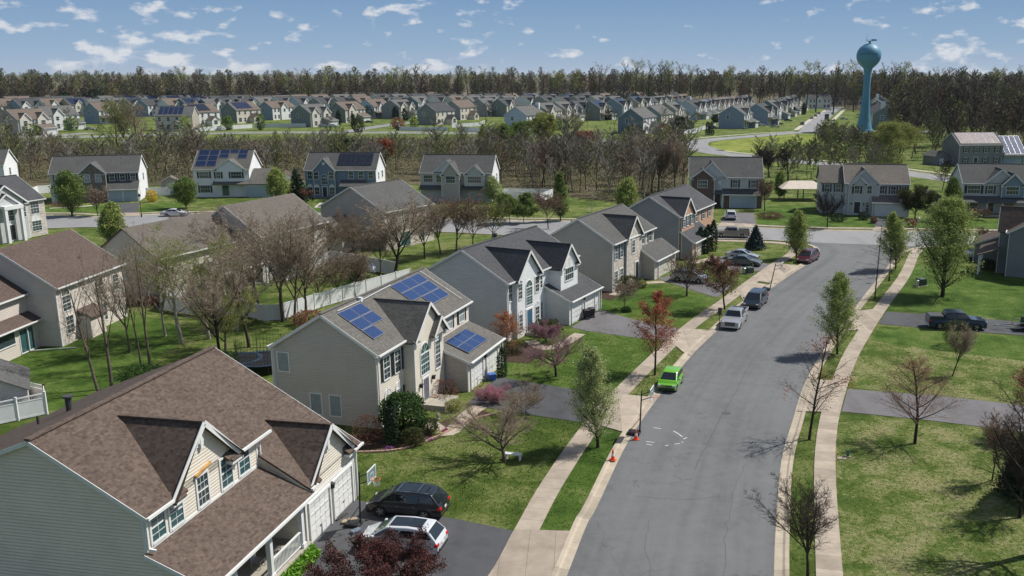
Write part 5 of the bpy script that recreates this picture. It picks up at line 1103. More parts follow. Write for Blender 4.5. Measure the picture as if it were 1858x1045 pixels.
    for nm, (lo, hi), sgn, m in (('windscreen', (P4[0], P4[1]), 1, glass), ('rear_window', (P4[3], P4[2]), -1, 'carglass')):
        if not parts and nm == 'rear_window' and truck: continue
        a0 = (lo[0]+(hi[0]-lo[0])*.10, lo[1]+(hi[1]-lo[1])*.10, lo[2]+(hi[2]-lo[2])*.1-.10); a1 = (lo[0]+(hi[0]-lo[0])*.90, lo[1]+(hi[1]-lo[1])*.90, lo[2]+(hi[2]-lo[2])*.9-.10)
        p = [(a0[0], -a0[2], a0[1]), (a0[0], a0[2], a0[1]), (a1[0], a1[2], a1[1]), (a1[0], -a1[2], a1[1])]
        if sgn < 0: p = p[::-1]
        quad_on(*p, nm, MT[m], .014)
    # side windows
    doors = [.0, .5, 1.0] if kind not in ('pickup',) else [0, 1.0]
    if kind in ('suv', 'van'): doors = [0, .36, .70, 1.0]
    for sy in (-1, 1):
        B0 = (g[0][0]-.16, sy*wb, g[0][1]+.03); B1 = (g[3][0]+.16, sy*wb*.975, g[3][1]+.03); T0 = (g[1][0]-.06, sy*wt, g[1][1]-.05); T1 = (g[2][0]+.04, sy*wt*.985, g[2][1]-.05)
        def q(t, s): return lerp(lerp(B0, B1, t), lerp(T0, T1, t), s)
        for i in range(len(doors)-1):
            t0, t1 = doors[i]+(.02 if i else .0), doors[i+1]-.02
            p = [q(t0, .12), q(t1, .12), q(t1, .88), q(t0, .88)]
            if sy > 0: p = p[::-1]
            quad_on(*(p[::-1]), 'side_window', MT['carglass'], .03)
    if parts:
        for sy in (-1, 1):
            m_ = MB(); m_.box((g[0][0]-.35, sy*(W_/2-.02), dk+.02), (g[0][0]-.2, sy*(W_/2+.17), dk+.17)); bevelled('mirror', m_, paint, root, .03, 1)
            d_ = MB()
            for xx in ((.3, -.75) if not kind == 'pickup' else (-.4,)): d_.box((xx-.1, sy*(W_/2-.0), dk-.18), (xx+.1, sy*(W_/2+.03), dk-.15))
            d_.build('door_handle', MT['chrome'], root, uv=False)
        gr = MB(); gr.box((xf-.04, -W_*.27, .5), (xf+.012, W_*.27, S['nose']-.12)); o = gr.build('grille', MT['black'], root, uv=False)
        ch = MB(); [ch.box((xf, -W_*.27, .55+i*.1), (xf+.02, W_*.27, .565+i*.1)) for i in range(2 + int(truck)*2)]; ch.build('grille_bar', MT['chrome'], o, uv=False)
        bp = MB(); bp.box((xf-.15, -W_*.43, .30), (xf+.03, W_*.43, .46)); bevelled('bumper', bp, MT['black'] if not truck else MT['chrome'], root, .03, 1); bp = MB(); bp.box((xr-.03, -W_*.43, .32), (xr+.12, W_*.43, .5)); bevelled('bumper', bp, MT['black'] if not truck else MT['chrome'], root, .03, 1)
    for sy in (-1, 1):
        l = MB(); l.box((xf-.26, sy*W_*.29, S['nose']-.22), (xf-.01, sy*W_*.455, S['nose']-.06)); bevelled('headlight', l, MT['lamp_clear'], root, .03, 1)
        l = MB(); l.box((xr-.015, sy*W_*.31, dk-.30), (xr+.22, sy*W_*.488, dk-.12)); bevelled('tail_light', l, MT['lamp_red'], root, .03, 1)
        for x in (fx, rx):
            w = MB(); y = sy*(W_/2-.13); w.lathe([(r*.62, -.10), (r*.95, -.10), (r, -.06), (r, .06), (r*.95, .10), (r*.62, .10), (.01, .10)], 18); o = w.build('wheel', MT['tyre'], root, True, uv=False); o.rotation_euler = (math.pi/2 if sy < 0 else -math.pi/2, 0, 0); o.location = (x, y, r-.0)
            w = MB(); w.lathe([(r*.66, .085), (r*.60, .105), (r*.55, .06), (.06, .075), (0, .09)], 10)
            for k in range(5): a = k*2*math.pi/5; w.beam((0, 0, .10), (r*.58*math.cos(a), r*.58*math.sin(a), .10), .06, .03)
            w.build('rim', MT['rim'], o, uv=False)
    pl = MB(); pl.box((xr-.03, -.16, .62 if not truck else .5), (xr-.005, .16, .74 if not truck else .62)); pl.build('licence_plate', MT['trim'], root, uv=False)
    if roof == 'rails':
        for sy in (-1, 1): q_ = MB(); q_.beam((g[1][0]-.15, sy*wt*.9, g[1][1]+.09), (g[2][0]+.2, sy*wt*.9, g[2][1]+.09), .035, .03); q_.build('roof_rail', MT['chrome'], root, uv=False)
        for x in (.35, -.9): q_ = MB(); q_.beam((x, -wt*.9, g[1][1]+.12), (x, wt*.9, g[1][1]+.12), .05, .025); q_.build('roof_crossbar', MT['chrome'], root, uv=False)
    if roof in ('glass', 'rails'):
        q_ = MB(); z = g[1][1]+.035; q_.face((.5, -wt*.72, z+.012), (.5, wt*.72, z+.012), (mid[0], wt*.72, mid[1]+.018), (mid[0], -wt*.72, mid[1]+.018)); q_.face((mid[0], -wt*.72, mid[1]+.018), (mid[0], wt*.72, mid[1]+.018), (-1.35, wt*.7, z+.014), (-1.35, -wt*.7, z+.014)); q_.build('sunroof', MT['carglass'], root, uv=False)
    if truck:
        # open bed: walls standing on the deck, dark inside
        x0, x1 = g[3][0]-.08, xr+.02
        bb = MB(); z0, z1 = dk-.02, dk+.02
        i_ = MB(); i_.box((x0, -W_/2*.80, dk+.0), (x1+.1, W_/2*.80, dk+.012)); i_.build('truck_bed', MT['black'], root, uv=False)
        for a, c in (((x0, -W_/2*.955, z0), (x1, -W_/2*.82, dk+.22)), ((x0, W_/2*.82, z0), (x1, W_/2*.955, dk+.22)), ((x1, -W_/2*.955, z0), (x1+.1, W_/2*.955, dk+.22)), ((x0, -W_/2*.955, z0), (x0-.06, W_/2*.955, dk+.2))): bb.box(a, c)
        bevelled('bed_side', bb, paint, root, .02, 1)
        if roof == 'tonneau': i_ = MB(); i_.box((x0, -W_/2*.84, dk+.2), (x1+.05, W_/2*.84, dk+.26)); i_.build('bed_cover', MT['darkgrey'], root, uv=False)
    return root
def carpos(a, b, side, W_, kind_r=.37):
    "pose from the ground contact points of the near front (a) and rear (b) wheels; side=+1 when they are on the car's left"
    A, B = at(*a), at(*b); d = (A-B).normalized(); n_ = Vector((-d.y, d.x, 0)); c = (A+B)/2 - n_*side*(W_/2-.13); return c, math.atan2(d.y, d.x)
r1 = -math.radians(10.7)
def veh(name, label, a, heading_deg, kind, paint, **k):
    "a = photo pixel of the middle of the vehicle's footprint; heading = world compass of its nose (deg from +Y towards +X)"
    p = at(*a); return car(name, label, p, math.radians(90-heading_deg), kind, paint, **k)
CP = {'black': carpaint('black_car_paint', (.006, .007, .009), 0, .25), 'white': carpaint('white_car_paint', (.55, .57, .60)), 'lime': carpaint('lime_car_paint', (.13, .40, .02)), 'silver': carpaint('silver_car_paint', (.42, .44, .46), .5), 'darkblue': carpaint('dark_blue_car_paint', (.007, .017, .03), .2), 'maroon': carpaint('maroon_car_paint', (.085, .008, .022), .2), 'greygreen': carpaint('grey_green_car_paint', (.09, .11, .105), .3), 'tan': carpaint('tan_car_paint', (.22, .20, .17)), 'blue': carpaint('blue_car_paint', (.006, .018, .045), .3), 'red': carpaint('red_car_paint', (.25, .01, .015)), 'grey': carpaint('grey_car_paint', (.16, .165, .17), .4)}
h1 = 100.7+180                       # nose towards the garage of the brown-roofed house
c0 = at(741, 930); car('parked_suv', 'black SUV with roof rails parked nose-in beside the basketball hoop', c0, math.radians(90-h1), 'suv', CP['black'], cat='car', roof='rails', glass='cglass_green')
c1 = at(731, 995); car('parked_suv', 'white SUV with a dark glass roof parked behind the purple-leaved tree', c1, math.radians(90-h1), 'suv', CP['white'], cat='car', roof='glass', glass='cglass_green')
veh('parked_car', 'small bright lime green hatchback parked at the left kerb facing the camera', (1217, 701), 197.5, 'hatch', CP['lime'])
veh('pickup_truck', 'silver-white pickup truck parked at the left kerb facing the camera', (1333, 588), 200, 'pickup', CP['silver'], cat='pickup')
veh('parked_suv', 'dark blue SUV parked behind the silver pickup', (1371, 554), 204, 'van', CP['darkblue'])
veh('parked_minivan', 'maroon minivan parked on the street beside the corner lawn', (1466, 474), 212, 'van', CP['maroon'], cat='minivan')
veh('parked_car', 'silver sedan in the corner house driveway, the farther of the pair', (1347, 470), 112, 'sedan', CP['silver'])
veh('parked_car', 'dark grey-green sedan in the corner house driveway, the nearer of the pair', (1350, 481), 112, 'sedan', CP['greygreen'])
veh('parked_suv', 'silver SUV behind the bare tree on the stone-fronted house driveway', (1251, 511), 114, 'suv', CP['silver'], roof='rails')
veh('pickup_truck', 'tan old pickup truck parked on the cross street behind the dark evergreens', (1328, 430), 278, 'pickup', CP['tan'], cat='pickup')
veh('parked_suv', 'white SUV parked facing the wide garage door of the dark brick house', (1326, 397), 8, 'suv', CP['white'])
veh('pickup_truck', 'dark blue crew cab pickup with a covered bed on the right-hand driveway', (1733, 595), 97, 'crew', CP['blue'], cat='pickup', roof='tonneau')
veh('parked_car', 'white and blue car half hidden behind the big pear tree at right', (1779, 468), 80, 'sedan', CP['silver'])
veh('parked_car', 'white car seen over the faded brown roof, on the cross street at left', (318, 392), 82, 'sedan', CP['white'])
veh('pickup_truck', 'white pickup beyond the bare trees right of the red-brown roof', (247, 452), 75, 'pickup', CP['white'], cat='pickup')
far = [((586, 231), 75, 'suv', 'silver', 'silver SUV left of a pair beside the far corner house'), ((604, 231), 75, 'suv', 'white', 'white SUV right of a pair beside the far corner house'), ((669, 223), 70, 'sedan', 'blue', 'dark blue car on a far lawn-side driveway'), ((163, 236), 80, 'sedan', 'silver', 'silver car before the far blue-grey house at left'), ((226, 238), 80, 'sedan', 'white', 'white car glimpsed between the tall bare trees at left'), ((322, 237), 80, 'suv', 'white', 'white SUV beside the far tan house with solar panels'),
       ((1382, 229), 100, 'sedan', 'white', 'white car on the far lawn, leftmost by the blue houses'), ((1406, 231), 100, 'sedan', 'silver', 'silver car on the far lawn, right of the white one'), ((1413, 226), 100, 'sedan', 'black', 'black car on the far driveway by the side street'), ((1430, 220), 100, 'sedan', 'blue', 'blue car on the second far driveway by the side street'), ((1456, 227), 18, 'suv', 'black', 'black SUV nearest in the line along the far side street'), ((1473, 216), 18, 'sedan', 'grey', 'grey car second in the line along the far side street'), ((1480, 211.5), 18, 'sedan', 'maroon', 'maroon car third in the line along the far side street'), ((1486, 207.5), 18, 'sedan', 'blue', 'dark blue car fourth in the line along the far side street'), ((1511, 207.5), 198, 'sedan', 'black', 'black car parked on the right of the far side street'), ((1503, 200.5), 90, 'van', 'white', 'white van at the head of the far side street'), ((1531, 217), 100, 'sedan', 'silver', 'silver car left of the water tower stem'), ((1856, 292), 60, 'sedan', 'white', 'white car under the right wing of the solar-roofed house at far right')]
for p, hd, kd, cl, lb in far: veh('parked_car', lb, p, hd, kd, CP[cl], parts=False, group='cars parked in the distant neighbourhood')
# box truck on the far side street
p = at(1500, 218); t = empty('box_truck', (p.x, p.y, .03), -math.radians(16), 'black box truck standing in the far side street', 'truck')
b = MB(); b.box((-1.2, -2.6, .9), (1.2, 3.0, 3.4)); bevelled('cargo_box', b, CP['black'], t, .05, 1); b = MB(); b.box((-1.1, -4.6, .5), (1.1, -2.7, 2.4)); bevelled('cab', b, CP['black'], t, .2, 2); b = MB(); b.box((-1, -4.62, 1.4), (1, -4.58, 2.1)); b.build('windscreen', MT['carglass'], t)
for x in (-1, 1):
    for y in (-3.6, 1.6): b = MB(); b.tube((x-.15, y, .45), (x+.15, y, .45), .45, .45, 12); b.build('wheel', MT['tyre'], t)
# ride-on mower trailer cut by the right edge
p = at(1845, 599); t = empty('trailer', (p.x, p.y, .03), -math.radians(7), 'small steel utility trailer carrying a green mower, cut by the right edge', 'trailer')
b = MB(); b.box((-.3, -.8, .42), (3.0, .8, .5)); b.build('deck', MT['darkgrey'], t); b = MB(); b.beam((-.3, -.6, .45), (-2.2, 0, .45), .08); b.beam((-.3, .6, .45), (-2.2, 0, .45), .08); b.box((-2.4, -.05, .38), (-2.1, .05, .52)); b.build('drawbar', MT['steel'], t)
for y in (-.8, .8):
    b = MB(); b.beam((-.3, y, .95), (3, y, .95), .05); [b.beam((x, y, .45), (x, y, .95), .05) for x in (-.3, .8, 1.9, 3)]; b.build('side_rail', MT['steel'], t); b = MB(); b.tube((1.2, y-.12, .33), (1.2, y+.12, .33), .33, .33, 14); b.build('wheel', MT['tyre'], t)
mw = empty('riding_mower', (p.x+1.2, p.y-.15, .53), -math.radians(7), 'green riding mower strapped on the trailer at the right edge', 'mower')
b = MB(); b.box((-.1, -.32, .35), (.7, .32, .75)); b.box((-1.0, -.3, .3), (-.1, .3, .42)); bevelled('body', b, mat('mower_green', (.02, .16, .05), .4), mw, .06, 2); b = MB(); b.box((-.75, -.25, .42), (-.3, .25, .55)); b.box((-.85, -.25, .5), (-.72, .25, .95)); b.build('seat', MT['black'], mw); b = MB(); b.beam((-.1, 0, .6), (-.25, 0, 1.0), .04); b.tube((-.27, 0, .98), (-.25, 0, 1.02), .2, .2, 12); b.build('steering_wheel', MT['black'], mw)
for x, r_ in ((.5, .2), (-.6, .27)):
    for y in (-.38, .38): b = MB(); b.tube((x, y-.09, r_), (x, y+.09, r_), r_, r_, 12); b.build('wheel', MT['tyre'], mw)

# ================================================================== fences
def fence(label, pts, h=1.8, m='vinyl_white', post=2.4, group=None, lattice=False, name='fence', cat='fence', ps=.13):
    P = [Vector((p.x, p.y, 0)) if isinstance(p, Vector) else at(*p) for p in pts]; r = empty(name, P[0], 0, label, cat, group)
    pb = MB(); panels = []
    for a, c in zip(P[:-1], P[1:]):
        n_ = max(1, round((c-a).length/post))
        for i in range(n_):
            p, q = a.lerp(c, i/n_)-P[0], a.lerp(c, (i+1)/n_)-P[0]; panels.append((p, q)); 
            o = MB(); o.box((p.x-ps/2, p.y-ps/2, 0), (p.x+ps/2, p.y+ps/2, h+.06)); o.box((p.x-ps/2-.02, p.y-ps/2-.02, h+.06), (p.x+ps/2+.02, p.y+ps/2+.02, h+.1)); o.build('post', MT[m], r, uv=False)
    p = P[-1]-P[0]; o = MB(); o.box((p.x-ps/2, p.y-ps/2, 0), (p.x+ps/2, p.y+ps/2, h+.08)); o.build('post', MT[m], r, uv=False)
    for p, q in panels:
        o = MB(); z1 = h-.4 if lattice else h-.08; o.beam((p.x, p.y, (z1+.1)/2), (q.x, q.y, (z1+.1)/2), .04, z1-.1); o.beam((p.x, p.y, h-.05), (q.x, q.y, h-.05), .07, .1); o.beam((p.x, p.y, .14), (q.x, q.y, .14), .07, .14)
        d = q-p; k = int(d.length/.15)
        for i in range(1, k): c = p+d*i/k; o.beam((c.x, c.y, .2), (c.x, c.y, z1), .05, .012)
        if lattice:
            o.beam((p.x, p.y, z1), (q.x, q.y, z1), .07, .07); k = int(d.length/.16)
            for i in range(k): c = p+d*i/k; e = p+d*(i+1)/k; o.beam((c.x, c.y, z1), (e.x, e.y, h-.08), .02, .02); o.beam((c.x, c.y, h-.08), (e.x, e.y, z1), .02, .02)
        o.build('fence_panel', MT[m], r, uv=False)
    return r
fence('long white vinyl privacy fence running behind the solar-roofed house to the charcoal-roofed one', [(440, 572), (480, 583), (510, 581), (600, 553), (665, 534), (745, 512)])
fence('white vinyl fence round the garden behind the bare willow-like trees', [(388, 512), (292, 562), (360, 573), (440, 572)])
fence('white vinyl fence behind the posted porch, farther back than the long one', [(520, 510), (600, 478), (640, 484), (720, 500)])
fence('white vinyl fence with lattice top cut by the left edge beside the brown roof', [(-60, 800), (-20, 775), (86, 752), (84, 738)], lattice=True)
fence('white vinyl fence enclosure behind the lattice one at the left edge', [(-60, 745), (30, 725), (84, 738)], lattice=True)
fence('square white vinyl garden enclosure right of the three-gabled house', [(915, 358), (925, 357), (1003, 358), (980, 367), (935, 362), (912, 360)])
fence('white vinyl fence with a yellow bush in front, left of the white solar house', [(266, 356), (322, 354), (348, 350)])
fence('low white fence left of the blue-grey house with shade-tinted garage doors', [(40, 362), (70, 352), (92, 350)])
for i, (q, w_) in enumerate((([(345, 240), (400, 236), (458, 232.5)], 'leftmost sunlit stretch below the far green-grey house'), ([(463, 231.5), (510, 231), (555, 231)], 'shaded bluish stretch left of the far corner garage'), ([(722, 226), (725, 237), (765, 238), (812, 237.5)], 'enclosure left of the far teal house'), ([(820, 232), (870, 229), (880, 224)], 'slanting stretch right of the far teal house'), ([(835, 239), (880, 240), (915, 239), (918, 226)], 'shaded stretch near the yellow-green bushes'), ([(1241, 244), (1268, 240), (1273, 236), (1299, 231)], 'bright stretch left of the far blue porch house'))):
    fence('white far fence, '+w_, q, 1.9, post=4, group='white fences of the distant neighbourhood')
MT['wood_brown'] = noisy('brown_fence_wood', (.12, .06, .04), (.2, .11, .08), 3)
fence('brown wooden fence between the far taupe houses and the white fence', [(1200, 246), (1240, 244)], 1.8, 'wood_brown', 4)
MT['mesh_black'] = MT['black']
# metal rail fence by the pavilion
P = px((1398, 352), (1450, 352), (1500, 354)); r = empty('fence', P[0], 0, 'low black metal rail fence around the pool by the pavilion', 'fence'); o = MB()
for a, c in zip(P[:-1], P[1:]):
    a, c = a-P[0], c-P[0]; o.beam((a.x, a.y, 1.2), (c.x, c.y, 1.2), .04); o.beam((a.x, a.y, .2), (c.x, c.y, .2), .04)
    for i in range(24): q = a.lerp(c, i/24); o.beam((q.x, q.y, 0), (q.x, q.y, 1.25), .03, .03)
o.build('railing', MT['black'], r)
p = at(1452, 362); r = empty('pavilion', p, 0, 'open garden pavilion with a pale hipped roof left of the grey-blue house', 'pavilion'); b = MB()
for x in (-4, 0, 4):
    for y in (-2.5, 2.5): c = MB(); c.box((x-.1, y-.1, 0), (x+.1, y+.1, 2.6)); c.build('post', MT['darkgrey'], r)
b.face((-4.6, -3, 2.6), (4.6, -3, 2.6), (2.5, 0, 4.0), (-2.5, 0, 4.0)); b.face((4.6, 3, 2.6), (-4.6, 3, 2.6), (-2.5, 0, 4.0), (2.5, 0, 4.0)); b.face((-4.6, 3, 2.6), (-4.6, -3, 2.6), (-2.5, 0, 4.0)); b.face((4.6, -3, 2.6), (4.6, 3, 2.6), (2.5, 0, 4.0)); b.box((-4.6, -3, 2.5), (4.6, 3, 2.6)); b.build('roof', noisy('pale_roof', (.5, .44, .36), (.6, .53, .45), 1), r)
def shed(label, p, rz, w=3.2, d=3.2, h_=2.1, wall=TAUPE, roof=DGREY_R):
    q = at(*p); r = empty('shed', q, math.radians(rz), label, 'shed'); b = MB(); b.box((-w/2, -d/2, 0), (w/2, d/2, h_)); b.face((-w/2, -d/2, h_), (w/2, -d/2, h_), (0, -d/2, h_+w*.28)); b.face((w/2, d/2, h_), (-w/2, d/2, h_), (0, d/2, h_+w*.28)); b.build('wall', wall, r)
    b = MB(); b.slab((-w/2-.2, -d/2-.2, h_-.1), (0, -d/2-.2, h_+w*.28+.05), (0, d/2+.2, h_+w*.28+.05), (-w/2-.2, d/2+.2, h_-.1), .08); b.slab((0, -d/2-.2, h_+w*.28+.05), (w/2+.2, -d/2-.2, h_-.1), (w/2+.2, d/2+.2, h_-.1), (0, d/2+.2, h_+w*.28+.05), .08); b.build('roof', roof, r)
    b = MB(); b.box((-.7, -d/2-.03, .1), (.7, -d/2, 1.9)); b.build('door', MT['trim'], r)
shed('grey garden shed behind the grey-blue house at right', (1680, 374), 15, 4, 4); shed('grey shed with a pale roof behind the fence by the yellow bush', (312, 345), 20, 4, 4, roof=TAN_R); shed('blue-white shed with an orange-brown roof right of the white solar house', (519, 345), 10, 4, 5, 3.2, WHITE, RUST_R); shed('dark green shed at the wood edge left of the solar-roofed house at far right', (1697, 298), 20, 5, 5, 2.6, DARKG)
shed('grey-roofed shed cut by the left edge behind the lattice fence', (-10, 742), 30, 5, 6, 2.2, BEIGE)

# ================================================================== small things
def hoop(label, base, face_deg, tilt=0, h_=3.05, toppled=False):
    p = at(*base); r = empty('basketball_hoop', (p.x, p.y, .03), math.radians(90-face_deg), label, 'basketball hoop'); up = 3.4
    b = MB(); b.box((-1.0, -.4, 0), (-.05, .4, .22)); bevelled('base', b, MT['black'], r, .06, 1)
    b = MB(); b.tube((-.1, 0, .15), (0.0, 0, up), .06, .05, 8); b.beam((-.05, -.0, up-.3), (.75, 0, up+.05), .05); b.beam((-.05, 0, up-.75), (.75, 0, up-.4), .05); b.beam((-.85, 0, .2), (-.06, 0, 1.3), .04); b.build('pole', MT['black'], r)
    b = MB(); b.box((.74, -.6, 2.95), (.78, .6, 3.7)); o = b.build('backboard', mat('backboard_grey', (.16, .22, .23), .15), r)
    b = MB()
    for y0, y1, z0, z1 in ((-.62, .62, 2.92, 2.98), (-.62, .62, 3.68, 3.73), (-.62, -.57, 2.95, 3.7), (.57, .62, 2.95, 3.7), (-.23, .23, 3.05, 3.08), (-.23, .23, 3.4, 3.43), (-.23, -.2, 3.05, 3.43), (.2, .23, 3.05, 3.43)): b.box((.735, y0, z0), (.79, y1, z1))
    b.build('frame', MT['vinyl_white'], o)
    b = MB(); n_ = 20; pts = [(1.05+.23*math.cos(2*math.pi*i/n_), .23*math.sin(2*math.pi*i/n_), 3.05) for i in range(n_+1)]
    for a, c in zip(pts[:-1], pts[1:]): b.beam(a, c, .03)
    b.beam((.78, 0, 3.05), (.83, 0, 3.05), .12, .04); o = b.build('rim', mat('orange_rim', (.65, .12, .02), .4), r)
    b = MB()
    for i in range(12):
        a = 2*math.pi*i/12; a2 = a+.35; b.beam((1.05+.22*math.cos(a), .22*math.sin(a), 3.04), (1.05+.13*math.cos(a2), .13*math.sin(a2), 2.62), .012)
    b.build('net', MT['vinyl_white'], o); 
    if tilt: r.rotation_euler = (0, math.radians(tilt), math.radians(90-face_deg))
    return r
hoop('basketball hoop with a glass board beside the black SUV', (657, 955), 100)
hoop('black portable basketball hoop standing at the kerb behind the traffic cone', (1163, 789), 106)
hoop('portable basketball hoop leaning over the kerb behind the dark blue SUV', (1398, 527), 112, 8)
def cone(label, p):
    q = at(*p); r = empty('traffic_cone', (q.x, q.y, .11 if p[1] > 820 else .03), .3, label, 'traffic cone', 'orange traffic cones at the kerb'); O_ = mat('cone_orange', (.85, .07, .01), .45)
    b = MB(); b.box((-.19, -.19, 0), (.19, .19, .04)); b.build('base', O_, r); b = MB(); b.lathe([(.145, .04), (.105, .3)], 18); b.lathe([(.078, .5), (.035, .78), (.0, .785)], 18); b.build('body', O_, r); b = MB(); b.lathe([(.106, .3), (.079, .5)], 18); b.build('reflective_band', mat('cone_band', (.75, .72, .70), .3), r)
cone('orange traffic cone on the kerb, the nearer of the two', (1112, 837)); cone('orange traffic cone beside the portable hoop, the farther of the two', (1154, 798))
def bin_(label, p, rz, m=None):
    q = at(*p); r = empty('wheelie_bin', (q.x, q.y, .03), rz, label, 'trash bin'); m = m or MT['black']; b = MB(); b.hexa([(-.24, -.28, .05), (.24, -.28, .05), (.24, .28, .05), (-.24, .28, .05), (-.3, -.36, 1.0), (.3, -.36, 1.0), (.3, .36, 1.0), (-.3, .36, 1.0)]); bevelled('body', b, m, r, .03, 1)
    b = MB(); b.box((-.32, -.4, 1.0), (.32, .38, 1.07)); bevelled('lid', b, m, r, .03, 1); b = MB(); b.tube((-.25, -.3, .1), (.25, -.3, .1), .1, .1, 10); b.build('wheel', MT['tyre'], r)
bin_('black wheelie bin nearer the garage door of the blue-doored house', (1064, 579), .4); bin_('black wheelie bin on the right of the pair by the charcoal-roofed garage', (1073, 576), .5)
def ubox(label, p, rz, s=(1.1, .9, .95), m=None, z=0):
    q = at(*p); r = empty('utility_box', (q.x, q.y, z), rz, label, 'utility box'); b = MB(); b.box((-s[0]/2, -s[1]/2, .06), (s[0]/2, s[1]/2, s[2])); bevelled('cabinet', b, m or mat('utility_green', (.03, .06, .045), .6), r, .04, 1); b = MB(); b.box((-s[0]/2-.1, -s[1]/2-.1, 0), (s[0]/2+.1, s[1]/2+.1, .06)); b.build('pad', MT['concrete'], r, uv=True)
ubox('dark green utility cabinet on the lawn left of the big pear tree', (1671, 518), .4); ubox('small grey pillar in front of the dark green utility cabinet', (1664, 521), .2, (.3, .3, .9), MT['steel'])
ubox('dark green utility cabinet on the lawn by the corner house driveway', (1359, 496), .4, (1.0, .9, .9)); ubox('pale utility pillar beside the cabinet by the corner driveway', (1352, 496), .4, (.7, .6, .8), MT['steel'])
ubox('small green utility post on the dry lawn beside a white slab', (1538, 829), .1, (.2, .16, .55), mat('post_green', (.06, .16, .12), .5)); 
q = at(1527, 832); b = MB(); b.box((-.3, -.2, 0), (.3, .2, .05)); o = b.build('utility_slab', MT['concrete']); o.location = q; tag(o, 'small white concrete slab in the dry lawn beside the sidewalk', 'slab')
q = at(1537, 607); r = empty('mailbox', (q.x, q.y, .03), math.radians(-25), 'grey cluster mailbox on a post behind the right kerb', 'mailbox'); b = MB(); b.box((-.1, -.1, 0), (.1, .1, .75)); b.build('post', MT['steel'], r); b = MB(); b.box((-.38, -.25, .7), (.38, .25, 1.5)); bevelled('cabinet', b, MT['steel'], r, .02, 1)
# bench below the bare tree
q = at(931, 834); r = empty('bench', q, math.radians(-12), 'small white bench under the round bare tree', 'bench'); b = MB(); b.box((-.6, -.2, .42), (.6, .2, .47)); b.build('seat', MT['vinyl_white'], r)
for x in (-.5, .5): b = MB(); b.box((x-.04, -.18, 0), (x+.04, .18, .42)); b.build('leg', MT['vinyl_white'], r)
# fire bowl, lanterns, statues, pots
q = at(28, 681); r = empty('fire_bowl', q, 0, 'dark round fire bowl on the lawn at the left edge', 'fire bowl'); b = MB(); b.lathe([(.12, .15), (.4, .35), (.45, .5), (.4, .5), (.1, .22)], 16); b.build('bowl', MT['black'], r); b = MB(); b.lathe([(.3, 0), (.22, .15), (.12, .16)], 12); b.build('stand', MT['black'], r)
for lab, p, s in (('white stone ornament left of the front step', (795, 762), .5), ('white stone ornament right of the front step', (811, 742), .55)):
    q = at(*p); r = empty('garden_ornament', q, 0, lab, 'ornament'); b = MB(); b.lathe([(.16, 0), (.18, .12), (.1, .2), (.15, .38), (.12, s), (0, s+.12)], 12); b.build('figure', MT['stoop'], r, True)
for lab, p, c in (('orange flower pot by the solar-roofed house door', (790, 729), (.5, .16, .04)), ('black plant pot by the solar-roofed house door', (802, 733), (.02, .02, .02))):
    q = at(*p); r = empty('plant_pot', (q.x, q.y, .04), 0, lab, 'plant pot'); b = MB(); b.lathe([(.16, 0), (.26, .4), (.22, .4), (.2, .3), (0, .3)], 14); b.build('pot', mat('pot', c, .6), r)
# trampolines behind the brown-roofed house
for lab, p, rr_, net in (('large round trampoline with a dark safety net behind the brown roof', (478, 668), 2.3, True), ('low dark trampoline mat left of the netted trampoline', (436, 668), 1.7, False)):
    q = at(*p); r = empty('trampoline', q, 0, lab, 'trampoline'); b = MB(); b.lathe([(rr_, .9), (rr_, .93), (0, .9)], 28); b.build('mat', MT['black'], r); b = MB(); b.lathe([(rr_, .94), (rr_+.3, .95), (rr_+.3, .9)], 28); b.build('pad', mat('pad_blue', (.02, .045, .08), .5), r)
    for k in range(6):
        a = k*math.pi/3; b = MB(); b.tube((rr_*math.cos(a), rr_*math.sin(a), 0), (rr_*math.cos(a), rr_*math.sin(a), 2.7 if net else .9), .035, .035, 6); b.build('leg', MT['darkgrey'], r)
    if net:
        b = MB()
        for k in range(48): a = k*math.pi/24; b.beam((rr_*math.cos(a), rr_*math.sin(a), .95), (rr_*math.cos(a), rr_*math.sin(a), 2.6), .02)
        for z in (1.3, 1.7, 2.1, 2.6):
            for k in range(24): a, c = k*math.pi/12, (k+1)*math.pi/12; b.beam((rr_*math.cos(a), rr_*math.sin(a), z), (rr_*math.cos(c), rr_*math.sin(c), z), .02)
        b.build('safety_net', MT['black'], r)
# street lamps
def lamp(label, p, h_=4.2, m='black', white=False):
    q = at(*p); r = empty('street_lamp', q, 0, label, 'street lamp', 'street lamps'); b = MB(); b.tube((0, 0, 0), (0, 0, .6), .13, .1, 10); b.tube((0, 0, .6), (0, 0, h_-.4), .06, .045, 8); b.build('post', MT[m], r); b = MB(); b.lathe([(.08, h_-.45), (.2, h_-.35), (.24, h_-.05), (.14, h_+.1), (0, h_+.22)], 10); b.build('lantern', MT[m], r)
lamp('black street lamp beside the right-hand sidewalk, left of the farther pear tree', (1613, 510)); lamp('black street lamp on the verge in front of the shade-tinted garage doors', (257, 394)); lamp('black street lamp at the corner in front of the grey-blue house', (1663, 448), 4.4, 'steel')
q = at(1074, 405); r = empty('street_lamp', q, 0, 'tall thin street light on the far side of the cross street above the stone-fronted house', 'street lamp', 'street lamps'); b = MB(); b.tube((0, 0, 0), (0, 0, 6.0), .08, .06, 8); b.build('post', MT['steel'], r); b = MB(); b.box((-.5, -.15, 5.95), (.15, .15, 6.1)); b.build('lantern', MT['steel'], r)
q = at(1305, 597); r = empty('sign_post', (q.x, q.y, 0), 0, 'thin black post on the verge behind the silver pickup', 'post'); b = MB(); b.tube((0, 0, 0), (0, 0, 2.3), .04, .035, 8); b.build('post', MT['black'], r)
b = MB(); b.box((-.2, -.03, 1.5), (.2, .03, 2.3)); o = b.build('panel', MT['darkgrey'], r)
